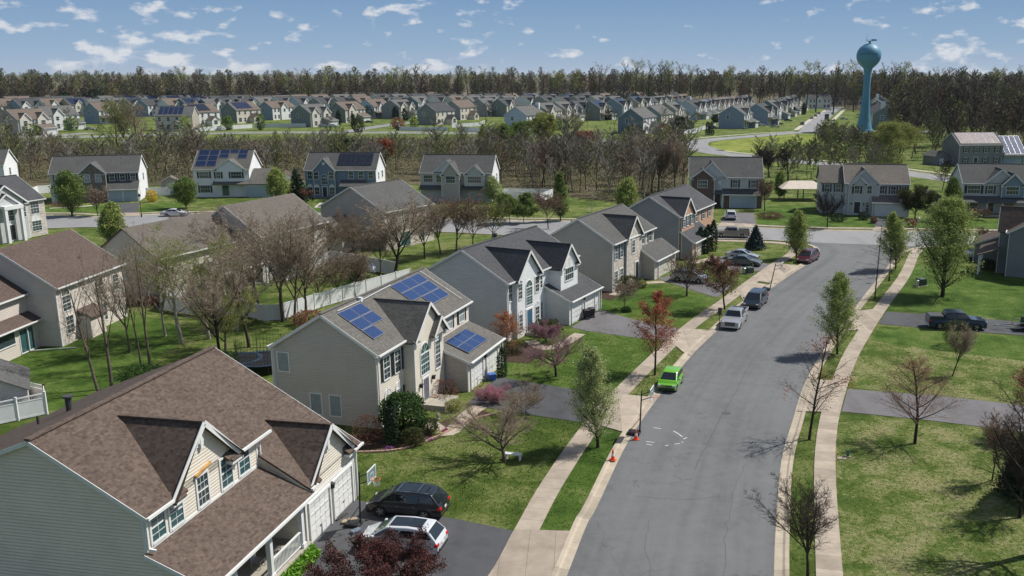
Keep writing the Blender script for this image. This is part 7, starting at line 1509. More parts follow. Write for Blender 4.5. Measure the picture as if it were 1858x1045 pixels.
# --- conifers and clipped shrubs made of many small leaf faces
def blob(name, label, p, w, h_, leaf, kind='oval', n=2600, ls=.07, cat='shrub', z=0, stem=None, wy=None, group=None, under='bark_dark'):
    q = at(*p) if len(p) == 2 else Vector(p); r = empty(name, (q.x, q.y, z), 0, label, cat, group); nr = np.random.default_rng(int(abs(q.x*37+q.y*11)) % 99991); wy = wy or w
    u = nr.uniform(0, 1, n); a = nr.uniform(0, 2*math.pi, n)
    if kind == 'oval': t = np.arccos(1-2*u); rad = np.sin(t); zz = (1-np.cos(t))/2; k = nr.uniform(.72, 1.0, n); lump = 1+.13*np.sin(a*3+zz*7)+.09*np.sin(a*7-zz*11); X = rad*k*lump*np.cos(a)*w/2; Y = rad*k*lump*np.sin(a)*wy/2; Z = zz*h_*(.9+.1*lump)
    elif kind == 'column': zz = u; rad = np.minimum(1, (1-zz)*3.0+.10)*np.minimum(1, .72+zz*2)*(1-.25*zz); k = nr.uniform(.75, 1, n); X = rad*k*np.cos(a)*w/2; Y = rad*k*np.sin(a)*wy/2; Z = zz*h_
    else: zz = 1-np.sqrt(u); lay = 1-.28*((zz*9) % 1); rad = (1-zz)*lay+.03; k = nr.uniform(.55, 1, n); X = rad*k*np.cos(a)*w/2; Y = rad*k*np.sin(a)*wy/2; Z = .08*h_+zz*h_*.92
    v, f = leaves(np.stack([X, Y, Z], 1), nr, 1, ls, ls*.8); meshobj('foliage', v, f, MT[leaf], r, uv=False)
    st = MB(); st.tube((0, 0, -.05), (0, 0, h_*(.85 if kind != 'oval' else .6)), w*.035+.02, w*.012+.01, 6)
    if kind == 'oval':
        for k_ in range(7): a_ = k_*.9; st.tube((0, 0, .02), (w*.34*math.cos(a_), wy*.34*math.sin(a_), h_*.62), .02, .008, 4)
    st.build('stem', MT[under], r, uv=False); return r
blob('spruce_tree', 'blue-green spruce on the corner house lawn', (1370, 452), 3.4, 3.7, 'lf_spruce', 'cone', 5200, .13, 'tree')
for p, w, h_, lb in (((1293, 455), 1.5, 4.6, 'tallest dark columnar evergreen beside the brick house corner'), ((1284, 452), 1.3, 3.7, 'dark columnar evergreen just left of the tallest one by the brick house'), ((1270, 461), 1.5, 4.0, 'dark columnar evergreen, middle of the group before the brick garage'), ((1262, 463), 1.1, 3.2, 'short dark columnar evergreen, left of the group before the brick garage'), ((1279, 460), 1.2, 3.6, 'dark columnar evergreen, right of the group before the brick garage')):
    blob('arborvitae', lb, p, w, h_, 'lf_ever', 'column', 1700, .12, 'tree', group='dark columnar evergreens by the brick house')
blob('arborvitae', 'dark columnar evergreen in the solar-roofed house flower bed', (712, 806), 1.05, 3.4, 'lf_ever', 'column', 2600, .07, 'tree'); blob('arborvitae', 'dark columnar evergreen at the far corner of the solar-roofed house garage', (911, 683), .95, 2.6, 'lf_ever', 'column', 1800, .07, 'tree')
blob('laurel_bush', 'large glossy round green bush at the solar-roofed house corner', (733, 785), 3.4, 3.0, 'lf_shrub', 'oval', 6500, .10)
for lb, p, w, h_, lf, n in (('rounded olive shrub in the flower bed, nearer of two', (750, 806), 1.7, 1.2, 'lf_olive', 2600), ('rounded olive shrub in the flower bed, farther of two', (777, 785), 1.6, 1.1, 'lf_olive', 2400), ('yellow-brown low shrub by the entrance step', (824, 745), 1.3, .9, 'lf_yel', 1300), ('dark brown twiggy shrub against the solar-roofed house garage', (806, 722), 2.6, 1.5, 'lf_brown', 1800), ('low clipped green hedge before the blue-doored house windows', (930, 640), 2.6, 1.1, 'lf_olive', 2400), ('dark round hedge under the blue-doored house window', (992, 606), 3.0, 1.4, 'lf_olive', 2400),
        ('dark clipped hedge before the stone house window', (1140, 523), 3.4, 1.5, 'lf_olive', 2200), ('yellow-green low shrub by the stone house walk', (1163, 521), 1.6, .8, 'lf_yel', 900), ('round clipped bush behind the small forked tree on the right lawn', (1735, 628), 3.0, 2.6, 'lf_olive', 3400), ('grey twiggy bush at the solar-roofed house side wall', (668, 800), 2.4, 1.9, 'lf_brown', 1700), ('bright orange-brown bush by the long white fence', (561, 590), 3.6, 1.5, 'lf_rust', 1900), ('yellow forsythia bush beside the shade-tinted garage doors', (276, 366), 2.2, 2.4, 'lf_forsythia', 1500),
        ('bright green bush beside the right-hand dark porch', (1825, 490), 3.0, 1.6, 'lf_green', 1500), ('grey-green bush by the parked white and blue car', (1790, 488), 2.6, 1.3, 'lf_olive', 1200), ('small green shrub at the stone house lawn bed', (1137, 566), 1.0, .5, 'lf_shrub', 600), ('dark foundation bush left of the entrance of the grey-blue house', (1520, 402), 3.0, 1.3, 'lf_ever', 1200), ('dark foundation bush right of the entrance of the grey-blue house', (1567, 399), 2.2, 1.5, 'lf_ever', 1200), ('brown round shrub by the grey-blue house driveway', (1585, 405), 1.2, 1.1, 'lf_brown', 700), ('pinkish dry bush at the far end of the grey-blue house driveway', (1654, 412), 1.6, 1.3, 'lf_rust', 800), ('dark shrub bed on the lawn of the dark brick house', (1397, 396), 5.0, 1.0, 'lf_brown', 1500), ('dark shrubs along the blue-grey house front', (120, 374), 6.0, 1.1, 'lf_brown', 1400), ('dark bushes at the slate blue house front', (600, 367), 4.5, 1.0, 'lf_ever', 1000)):
    blob('shrub', lb, p, w, h_, lf, 'oval', n, .055 if at(*p).y < 90 else .1)
blob('evergreen_tree', 'dark evergreen between the white solar house and the slate blue house', (540, 368), 6.0, 7.0, 'lf_ever', 'cone', 2600, .25, 'tree'); blob('evergreen_tree', 'dark conifer in the shade by the lower right corner', (1845, 900), 3.2, 4.2, 'lf_ever', 'cone', 4500, .1, 'tree'); blob('cypress_tree', 'small dark cypress before the white and stone house', (53, 426), 1.4, 3.4, 'lf_ever', 'column', 1300, .1, 'tree')
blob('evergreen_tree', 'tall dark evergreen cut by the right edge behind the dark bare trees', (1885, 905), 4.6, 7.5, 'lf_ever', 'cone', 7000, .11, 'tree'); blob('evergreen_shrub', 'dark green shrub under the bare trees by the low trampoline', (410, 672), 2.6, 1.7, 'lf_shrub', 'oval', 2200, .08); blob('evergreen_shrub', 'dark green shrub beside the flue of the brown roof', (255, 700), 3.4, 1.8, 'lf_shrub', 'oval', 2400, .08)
blob('pine_tree', 'dark green rounded pine in the middle of the wood behind the slate blue house', (629, 308), 7.5, 8, 'lf_ever', 'oval', 2200, .5, 'tree'); blob('cedar_tree', 'bushy green cedar left of the far dark blue house', (1149, 262), 8.5, 7, 'lf_ever', 'oval', 1700, .4, 'tree')
for p, lb in (((1284, 245), 'left'), ((1291, 245.5), 'right')): blob('arborvitae', f'small dark columnar evergreen on the far lawn, {lb} of two', p, 2.2, 5.5, 'lf_ever', 'column', 500, .3, 'tree')
blob('shrub', 'low yellow-green thicket on the far side of the curved road', (1615, 300), 8, 4, 'lf_yel', 'oval', 900, .3)
# purple-leaved tree at the bottom, pink flowering bush, ground cover
mkp = TM('round', 777, 3.4, 5.6, .12, 'bark_dark', 'twig_dark', 'lf_purple', 1, .055, .12, trunk_frac=.35); place_tree('purple_plum_tree', 'dark purple-leaved tree hiding the white SUV at the bottom edge', (682, 1105), mkp)
mkp = TM('round', 778, 1.3, 2.6, .05, 'bark', 'twig_grey', 'lf_brightpink', 1, .022, .1, trunk_frac=.2); place_tree('flowering_shrub', 'bright pink flowering shrub before the solar-roofed house garage', (893, 730), mkp, cat='shrub')
def carpet(name, label, pts, leaf, n, ls, h_=.35, kind='stuff'):
    P = px(*pts); x0, x1 = min(p.x for p in P), max(p.x for p in P); y0, y1 = min(p.y for p in P), max(p.y for p in P); nr = np.random.default_rng(5)
    X = nr.uniform(x0, x1, n*4); Y = nr.uniform(y0, y1, n*4); ins = np.zeros(len(X), bool); j = len(P)-1
    for i in range(len(P)):
        a, b = P[i], P[j]; c = ((a.y > Y) != (b.y > Y)) & (X < (b.x-a.x)*(Y-a.y)/((b.y-a.y) or 1e-9)+a.x); ins ^= c; j = i
    X, Y = X[ins][:n], Y[ins][:n]; Z = nr.uniform(0, h_, len(X)); v, f = leaves(np.stack([X, Y, Z], 1), nr, 1, ls, .03)
    return tag(meshobj(name, v, f, MT[leaf], uv=False), label, None, None, kind)
carpet('ground_cover', 'bright green ground cover along the porch', [(566, 995), (582, 1010), (520, 1075), (480, 1090), (540, 1015)], 'lf_bright', 3600, .10, .4)
for lb, p, c in (('patch of purple creeping phlox nearest the evergreen', (706, 815), (.26, .08, .30)), ('patch of purple creeping phlox before the nearer olive shrub', (779, 799), (.28, .08, .28)), ('patch of magenta creeping phlox in the middle of the edging', (807, 783), (.40, .06, .18)), ('small patch of violet phlox toward the walk', (833, 770), (.35, .06, .40))):
    MT['f_'+str(p[0])] = leafmat('phlox', c, tuple(min(1, v*1.4) for v in c)); blob('phlox', lb, p, .55, .18, 'f_'+str(p[0]), 'oval', 260, .03, 'flowers')
for lb, p in (('tuft of yellow-green plants before the farther olive shrub', (763, 806)), ('tuft of yellow-green plants in the middle of the flower bed', (792, 790)), ('tuft of yellow-green plants near the white ornament', (822, 768)), ('tuft of yellow flowers beside the front step', (760, 768))): blob('garden_plant', lb, p, .8, .35, 'lf_yel', 'oval', 400, .04, 'plant')
carpet('leaf_litter_brush', 'dark pile of brush at the hedge behind the bare pair of trees', [(210, 530), (300, 545), (290, 560), (235, 555)], 'lf_brown', 2500, .14, 1.2)

# ================================================================== woods
def low_tree(seed, H, R_, nl=9, nb=6, nt=4, rt=.16, up=.5, w=.045):
    rr = random.Random(seed); S = []
    def s(p, d, L_, r0, r1, ns):
        for i in range(ns):
            d = Vector((d.x+rr.gauss(0, .09), d.y+rr.gauss(0, .09), d.z+rr.gauss(0, .05)+.02)).normalized(); q = p+d*L_/ns; S.append((*p, *q, r0+(r1-r0)*i/ns, r0+(r1-r0)*(i+1)/ns, 0)); p = q
        return p, d
    top, _ = s(Vector((0, 0, -.3)), Vector((rr.uniform(-.06, .06), rr.uniform(-.06, .06), 1)), H*.93, rt, rt*.25, 5)
    for i in range(nl):
        t = .34+.62*(i+rr.random())/nl; z = H*.93*t; a = i*2.4+rr.uniform(-.4, .4); e = math.radians(rr.uniform(35, 62)); L_ = R_*(1.35-.8*t)*rr.uniform(.8, 1.2)
        p = Vector((0, 0, z)); d = Vector((math.cos(a)*math.cos(e), math.sin(a)*math.cos(e), math.sin(e)*up*1.6)).normalized()
        for j in range(nb):
            f = (j+1)/nb; b = p+d*L_*f*.9
            for k in range(nt):
                dd = (d+Vector((rr.gauss(0, .5), rr.gauss(0, .5), rr.gauss(.25, .35)))).normalized(); q = b+dd*L_*.36*rr.uniform(.6, 1.1); S.append((*b, *q, w, w*.3, 1))
                S.append((*(b+(q-b)*.5), *(b+(q-b)*.5+Vector((rr.gauss(0, .3), rr.gauss(0, .3), rr.gauss(.25, .2)))*L_*.3), w*.7, w*.25, 1))
        s(p, d, L_, rt*.36, w, 3)
    return np.array(S)
NRW = np.random.default_rng(11)
LT = [low_tree(50+i, 11.5, 3.6, 12, 6, 4, .15, .55, .055) for i in range(6)]
LTT = [low_tree(80+i, 24, 5.2, 14, 5, 5, .30, .75, .13) for i in range(6)]
LT_M = [(strips(t, NRW)) for t in LT]; LTT_M = [(strips(t, NRW)) for t in LTT]
def tintmat(name):
    m = mat(name, (.1, .08, .06), .95, spec=.1); t = NT(m); a = t.n('ShaderNodeAttribute', attribute_name='tint').outputs[0]; r = t.n('ShaderNodeNewGeometry').outputs['Random Per Island']
    t.l(t.mix(1.0, a, t.ramp(r, [(0, g3(.78)), (1, g3(1.22))]), 'MULTIPLY'), t.b.inputs['Base Color']); return m
MT['woods'] = tintmat('woodland_bark_and_twigs')
def wood(name, label, pts, protos, tints, sc=(.8, 1.15), leaf_frac=.0, leaf_n=60, leaf_size=.5, kind='stuff', cr_h=12, cr_r=3, hz_n=0, hz_s=.16, GR=((.15, .19, .055), (.21, .24, .075), (.13, .15, .055))):
    "one mesh holding many trees: pts = (x, y, scale); tints = list of (rgb, weight)"
    V, F, Cc, o = [], [], [], 0; w = np.array([t[1] for t in tints], float); w /= w.sum()
    for (x, y, s_) in pts:
        pv, pf = protos[NRW.integers(len(protos))]; a = NRW.uniform(0, 6.283); k = s_*NRW.uniform(*sc); kz = k*NRW.uniform(.9, 1.1); ca, sa = math.cos(a), math.sin(a)
        v = np.empty_like(pv); v[:, 0] = (pv[:, 0]*ca-pv[:, 1]*sa)*k+x; v[:, 1] = (pv[:, 0]*sa+pv[:, 1]*ca)*k+y; v[:, 2] = pv[:, 2]*kz
        c = np.array(tints[NRW.choice(len(tints), p=w)][0])*NRW.uniform(.8, 1.2); V.append(v); F.append(pf+o); Cc.append(np.tile(c, (len(pf), 1))); o += len(v)
        for is_leaf in ((0,) if hz_n else ())+((1,) if NRW.random() < leaf_frac else ()):
            n0 = leaf_n if is_leaf else hz_n; leaf_sz = leaf_size if is_leaf else hz_s
            n_ = n0; t = NRW.uniform(.32, 1, n_); a_ = NRW.uniform(0, 6.283, n_); rr_ = cr_r*k*np.sqrt(NRW.uniform(.1, 1, n_))*np.sin(np.pi*np.clip((t-.25)/.8, 0, 1))
            P = np.stack([x+rr_*np.cos(a_), y+rr_*np.sin(a_), t*cr_h*kz], 1); lv_, lf_ = leaves(P, NRW, 1, leaf_sz, .2); g = np.array(GR[NRW.integers(len(GR))])*NRW.uniform(.8, 1.2) if is_leaf else c*1.08
            V.append(lv_); F.append(lf_+o); Cc.append(np.tile(g, (len(lf_), 1))); o += len(lv_)
    V = np.concatenate(V); F = np.concatenate(F); Cc = np.concatenate(Cc); me = D.meshes.new(name); n, m_ = len(V), len(F)
    me.vertices.add(n); me.vertices.foreach_set('co', V.astype(np.float32).ravel()); me.loops.add(m_*4); me.loops.foreach_set('vertex_index', F.astype(np.int32).ravel()); me.polygons.add(m_); me.polygons.foreach_set('loop_start', np.arange(m_, dtype=np.int32)*4); me.polygons.foreach_set('loop_total', np.full(m_, 4, dtype=np.int32)); me.update(calc_edges=True)
    at_ = me.attributes.new('tint', 'FLOAT_COLOR', 'FACE'); at_.data.foreach_set('color', np.hstack([Cc, np.ones((m_, 1))]).astype(np.float32).ravel()); me.materials.append(MT['woods']); ob = D.objects.new(name, me); COL.objects.link(ob); return tag(ob, label, kind=kind)
BR = [((.19, .172, .128), 5), ((.24, .22, .17), 4), ((.15, .14, .11), 4), ((.18, .19, .095), 4), ((.20, .16, .125), 1), ((.19, .22, .085), 3)]
FARB = [((.10, .085, .068), 5), ((.125, .105, .082), 3), ((.085, .075, .062), 3), ((.14, .10, .06), 2), ((.115, .125, .06), 3), ((.115, .07, .06), 1)]
def inside(poly, n, seed):
    nr = np.random.default_rng(seed); P = poly; x0, x1 = min(p[0] for p in P), max(p[0] for p in P); y0, y1 = min(p[1] for p in P), max(p[1] for p in P); o = []
    while len(o) < n:
        x, y = nr.uniform(x0, x1), nr.uniform(y0, y1); c = False; j = len(P)-1
        for i in range(len(P)):
            if (P[i][1] > y) != (P[j][1] > y) and x < (P[j][0]-P[i][0])*(y-P[i][1])/(P[j][1]-P[i][1])+P[i][0]: c = not c
            j = i
        if c: o.append((x, y))
    return o
def roof_clear(x, y): return True
# the wood behind the houses across the cross street
belt = [tuple(p)[:2] for p in px((-250, 336), (0, 334), (80, 330), (270, 333), (350, 325), (480, 330), (560, 325), (700, 330), (760, 325), (905, 333), (1010, 352), (1180, 366), (1248, 366), (1250, 300), (1205, 280), (1150, 272), (1080, 262), (980, 254), (880, 251), (700, 252), (480, 253), (300, 258), (150, 262), (0, 262), (-250, 268))]
pb_ = inside(belt, 1120, 1); pb_.sort(key=lambda q: q[1])
ind = pb_[:225]; rest = pb_[225:]
def pix(x, y): d = y*math.cos(TH)+HC*math.sin(TH); v = -y*math.sin(TH)+HC*math.cos(TH); return PPX+FPX*x/d, PPY+FPX*v/d
def hcap(x, y, top=None):
    u, v = pix(x, y); tp = top if top is not None else 7*math.sin(x*.13+y*.05)+5*math.sin(x*.31-y*.11)+4+(249 if u < 960 else 249-(u-960)*.05 if u < 1150 else 236); return 26*(v-tp)/(v-132.6)
rest = [(x, y, hcap(x, y)*NRW.choice([NRW.uniform(.45, .8), NRW.uniform(.7, 1.0), NRW.uniform(.95, 1.3)])/11.5) for x, y in rest]; rest = [q for q in rest if q[2] > .12 and (pix(q[0], q[1])[1] > 276 or NRW.random() < .55)]
for q in inside(belt, 110, 77): rest.append((q[0], q[1], min(1.4, (hcap(*q)+NRW.uniform(.5, 5.5))/11.5)))
wood('woodland', 'brown leafless wood behind the houses across the cross street', rest, LT_M, BR, leaf_frac=.38, leaf_n=190, leaf_size=.17, sc=(.9, 1.08), hz_n=110, hz_s=.13, cr_h=11.5, cr_r=3.3)
MT['twig_a'] = noisy('wood_twigs', (.16, .145, .11), (.26, .235, .18), 1, .95, .1); MT['twig_b'] = noisy('wood_grey_twigs', (.20, .185, .155), (.32, .29, .25), 1, .95, .1)
LM = [('bark', 'twig_a'), ('bark_dark', 'twig_a'), ('bark', 'twig_b'), ('bark_pale', 'twig_b'), ('bark_dark', 'twig_red'), ('bark', 'twig_green')]
def low_obj(i):
    S = LT[i]; big = S[S[:, 8] == 0]; fine = S[S[:, 8] == 1]; v, f = prisms(big, 4); a = cat_([(v, f, 0)]); v, f = strips(fine, NRW); b = cat_([(v, f, 0)]); return a, b, LM[i][0], [MT[LM[i][1]]]
KN = ['bare brown tree', 'bare dark-trunked brown tree', 'bare grey-twigged tree', 'bare pale-trunked grey tree', 'bare reddish-twigged tree', 'bare greenish-twigged tree']
def near_of(x, y):
    u = PPX+FPX*x/(y*math.cos(TH)+HC*math.sin(TH))
    for lim, s_ in ((90, 'left of the twin-garage house'), (270, 'behind the twin-garage house'), (350, 'right of the twin-garage house'), (470, 'behind the white solar house'), (555, 'right of the white solar house'), (700, 'behind the slate blue house'), (770, 'right of the slate blue house'), (900, 'behind the three-gabled house'), (1010, 'behind the white garden enclosure'), (1130, 'above the stone-fronted house roof'), (5000, 'left of the dark brick house')):
        if u < lim: return s_
for x, y in ind:
    i = NRW.integers(6); nb_ = near_of(x, y)
    place_tree('bare_tree', f'{KN[i]} at the wood edge {nb_}', (x, y, 0), (lambda i=i: low_obj(i)), key=('low', i), scale=max(.25, min(1.05, hcap(x, y)/11.5*NRW.uniform(.6, 1.2))), rz=NRW.uniform(0, 6.28), group=f'{KN[i]}s {nb_}')
# taller individual trees standing up out of that wood
for b, ty, w_, st, tw_, lf, lb in (((215, 292), 178, 46, 'bare', 'twig_green', None, 'tall greenish tree in the wood, left of the tall pair'), ((228, 284), 168, 50, 'vase', 'twig_green', None, 'tall dense greenish tree right of the far blue-grey houses'), ((250, 290), 180, 44, 'bare', 'twig_grey', None, 'tall pale-trunked tree in the wood above the blue-grey house'), ((985, 285), 205, 40, 'vase', 'twig_green', 'lf_yel', 'bushy yellow-green tree below the far chimney house'), ((905, 282), 225, 44, 'round', 'twig_green', 'lf_yel', 'broad yellow-green tree in the wood left of the dark one'), ((935, 284), 222, 52, 'round', 'twig_green', 'lf_green', 'dark green-topped broad tree in the wood below the far chimney house'), ((1065, 292), 240, 30, 'vase', 'twig_red', 'lf_rust', 'small rust-orange tree in the middle of the wood'), ((700, 300), 255, 26, 'vase', 'twig_red', 'lf_red', 'small dull red tree behind the slate blue house roof end'), ((1165, 345), 240, 40, 'vase', 'twig_grey', None, 'tall bare tree left of the dark brick house, leftmost'), ((1195, 350), 238, 46, 'vase', 'twig', None, 'tall bare tree left of the dark brick house, middle'), ((1225, 352), 240, 44, 'vase', 'twig_grey', None, 'tall bare tree left of the dark brick house, nearest to it'), ((1395, 322), 268, 40, 'vase', 'twig_dark', None, 'bare tree above the dark brick house garden, right'), ((1380, 326), 262, 30, 'bare', 'twig_dark', None, 'slim bare tree above the dark brick house garden, left'), ((1430, 330), 262, 36, 'bare', 'twig_dark', None, 'slim bare tree above the garden pavilion')):
    H = hgt(b, (b[0], ty)); w = wid(b, w_); place_tree('woodland_tree', lb, b, TM(st, int(b[0]), H, w, .28, 'bark', tw_, lf, 2 if lf else 0, .22, .4, thick=5, trunk_frac=.4))
# woods on the right, by the tower and behind the solar house
rw = [tuple(p)[:2] for p in px((1500, 262), (1500, 245), (1560, 240), (1600, 232), (1640, 222), (1700, 215), (1900, 212), (2100, 215), (2200, 290), (1880, 296), (1850, 280), (1720, 288), (1690, 296), (1600, 292), (1545, 288), (1505, 278))]
rA, rB = [], []
for x, y in inside(rw, 900, 2):
    u, v = pix(x, y)
    if u < 1615: h_ = hcap(x, y, 240)*NRW.uniform(.7, 1.1)/11.5; (rA.append((x, y, min(1.2, h_))) if h_ > .12 else None)
    elif NRW.random() < .62: rB.append((x, y, max(.35, hcap(x, y, NRW.uniform(150, 205))/24)))
wood('woodland', 'tall leafless wood behind the far right house', rB, LTT_M, [((.11, .085, .07), 5), ((.085, .07, .06), 4), ((.13, .105, .085), 3), ((.15, .16, .075), 2), ((.13, .075, .065), 1)], sc=(.9, 1.05), leaf_frac=.3, leaf_n=200, leaf_size=.34, hz_n=160, hz_s=.26, cr_h=24, cr_r=5)
wood('woodland', 'dark leafless wood at the foot of the water tower', rA, LT_M, [((.085, .066, .055), 5), ((.065, .055, .045), 4), ((.11, .09, .075), 3), ((.13, .14, .06), 2), ((.11, .06, .05), 1)], sc=(.9, 1.08), leaf_frac=.3, leaf_n=130, leaf_size=.26, hz_n=100, hz_s=.16, cr_h=11.5, cr_r=3.3)
rs = [tuple(p)[:2] for p in px((1400, 305), (1400, 330), (1600, 300), (1500, 292), (1480, 303))]
wood('thicket', 'sparse bare saplings along the curved road', [(x, y, .7) for x, y in inside([tuple(p)[:2] for p in px((1375, 300), (1375, 322), (1480, 330), (1640, 326), (1600, 312), (1480, 302))], 60, 4)]+[(x, y, .7) for x, y in inside([tuple(p)[:2] for p in px((1470, 275), (1560, 288), (1560, 270), (1500, 262))], 60, 5)], LT_M, BR, leaf_frac=.2)
# distant forest all along the horizon
fr_ = [(-1500, 860), (-700, 720), (-335, 665), (-150, 745), (60, 775), (175, 745), (215, 650), (260, 560), (420, 480), (800, 520), (1700, 820)]
PF = smooth(fr_, 8); pts = []
dn = [0]
for a, b in zip(PF[:-1], PF[1:]): dn.append(dn[-1]+(b-a).length)
for k_ in range(9):
    dep = k_*15+(0 if k_ == 0 else 5); sp_ = 8+k_*1.2; L_ = dn[-1]; n_ = int(L_/sp_)
    RS = resample(PF, n_)
    for q in RS:
        th_ = NRW.uniform(-3, 3); ctr = Vector((0, 300, 0)); d = (q-ctr).normalized(); p = q+d*(dep+NRW.uniform(-6, 6))
        if abs(p.x)/max(1, p.y) > .78: continue
        pts.append((p.x+th_, p.y, NRW.uniform(.74, 1.0)*(1+.02*k_)*(.93 if p.x < 0 else 1.04)))
wood('distant_forest', 'dark leafless forest along the horizon', pts, LTT_M, FARB, leaf_frac=.33, leaf_n=170, leaf_size=.42, cr_h=24, cr_r=5.2, hz_n=330, hz_s=.42)
pts = []
for k_ in range(7):
    y0 = 950+k_*k_*60+k_*90
    for x in np.arange(-.75*y0-100, .62*y0+100, 15+k_*5): pts.append((x+NRW.uniform(-6, 6), y0+NRW.uniform(-40, 40), NRW.uniform(1.06, 1.2)))
wood('distant_forest', 'farther forest canopy fading to the horizon', pts, LTT_M, FARB, leaf_frac=.3, leaf_n=150, leaf_size=.8, cr_h=24, cr_r=6, hz_n=170, hz_s=.7)
# tall tulip trees standing above the forest, told apart against the sky
TT = [(335, 120, 20), (548, 122, 26), (562, 121, 22), (600, 118, 34), (635, 123, 24), (765, 114, 36), (712, 120, 34), (735, 118, 26), (830, 120, 22), (850, 121, 26), (878, 119, 22), (930, 121, 24), (1048, 124, 16), (1085, 110, 40), (1132, 109, 18), (1152, 108, 26), (1176, 107, 24), (1196, 106, 26), (1215, 110, 20), (1232, 110, 26), (1252, 114, 28), (1323, 118, 26), (1356, 123, 26), (1378, 121, 26), (1462, 110, 30), (1480, 110, 22), (1512, 108, 30), (1548, 108, 30), (1600, 112, 22), (1620, 109, 20), (1638, 110, 26), (1650, 116, 22), (1695, 120, 26), (1800, 122, 24), (1842, 116, 30), (485, 128, 24), (520, 127, 26), (285, 126, 22), (190, 124, 24), (150, 127, 20), (60, 127, 24), (985, 126, 24), (1010, 128, 20), (1290, 127, 20), (1420, 122, 22), (1435, 120, 20)]
LS = {k: dict(STY['vase'], lv=3, n=(5, 6, 6), rmin=.10) for k in 'a'}; STY['tulip'] = dict(lv=3, n=(9, 6, 5), ns=(8, 4, 3, 2), gn=(.02, .06, .1, .12), up=(.02, .10, .06, .03), an=(34, 34, 38), lr=(.34, .45, .5), rr=.42, rmin=.11, start=(.5, .2, .12, .08))
for i, (x, ty, w_) in enumerate(TT):
    foot = (x, 196 if x < 1300 else 203); H = hgt(foot, (x, ty)); w = wid(foot, w_); gr = i % 3 == 0
    place_tree('tulip_tree', f'tall slender tree rising above the distant forest, {ORD[sorted(t[0] for t in TT).index(x)] if sorted(t[0] for t in TT).index(x) < 37 else ORD[len(TT)-1-sorted(t[0] for t in TT).index(x)]+" from the right"}{" from the left" if sorted(t[0] for t in TT).index(x) < 37 else ""}', foot, TM('tulip', 900+i % 9, H, w, .5, 'bark_dark', 'twig_grey' if i % 2 else 'twig_green', 'lf_yel' if gr else None, 1 if gr else 0, .35, .6, mid=True), group='tall trees rising above the distant forest')
for i, (x, y, w, h_) in enumerate(((45, 203, 14, 10), (118, 203, 9, 13), (155, 202, 15, 12), (176, 203, 12, 15), (210, 200, 8, 10), (307, 200, 9, 13), (357, 197, 12, 11), (410, 195, 10, 12), (425, 194, 14, 10), (521, 197, 9, 12), (552, 194, 12, 8))):
    blob('evergreen_tree', f'dark evergreen before the distant forest, {ORD[i]} of the scattered ones from the left', (x, y), w, h_, 'lf_ever', 'oval' if i % 2 else 'cone', 700, .8, 'tree', group='dark evergreens before the distant forest')
# yard trees scattered through the distant neighbourhood
far_t = [(30, 243, 8, 7, 'lf_green'), (56, 246, 9, 6, 'lf_green'), (130, 238, 8, 8, 'lf_green'), (172, 222, 11, 7, 'lf_rust'), (338, 245, 6, 10, 'lf_pear'), (415, 236, 5, 8, 'lf_green'), (474, 236, 5, 9, 'lf_green'), (615, 226, 3, 9, 'lf_ever'), (641, 228, 3, 7, 'lf_ever'), (668, 216, 9, 9, 'lf_ever'), (717, 216, 4, 8, 'lf_ever'), (735, 219, 4, 8, 'lf_ever'), (752, 234, 4, 7, 'lf_pear'), (722, 233, 8, 6, 'lf_rust'), (972, 238, 6, 5, 'lf_ever'), (1103, 218, 3, 7, 'lf_ever'), (1108, 217, 3, 6, 'lf_ever'), (1235, 234, 6, 7, 'lf_ever'), (1246, 236, 8, 6, 'lf_ever'), (1298, 222, 5, 5, 'lf_ever'), (1100, 204, 16, 6, 'lf_olive'), (1390, 199, 5, 8, 'lf_olive'), (1433, 212, 2.5, 6, 'lf_ever'), (1441, 209, 2.5, 6, 'lf_ever'), (1458, 208, 3, 9, 'lf_ever'), (1205, 243, 9, 5, 'lf_brown'), (650, 240, 7, 8, 'lf_olive'), (1040, 232, 14, 6, 'lf_yel'), (1015, 236, 10, 6, 'lf_green')]
for i, (x, y, w, h_, lf) in enumerate(far_t):
    cn = {'lf_green': 'green', 'lf_rust': 'pinkish', 'lf_pear': 'pale green', 'lf_ever': 'dark evergreen', 'lf_olive': 'olive', 'lf_brown': 'brown', 'lf_yel': 'yellow-green'}[lf]; k_ = sorted(t[0] for t in far_t).index(x)
    blob('yard_tree', f'{cn} yard tree among the far houses, {ORD[k_]} of them from the left', (x, y), w*.8, h_*.8, lf, 'column' if lf == 'lf_ever' and w < 5 else 'oval', 650, .42, 'tree', group='yard trees of the distant neighbourhood')

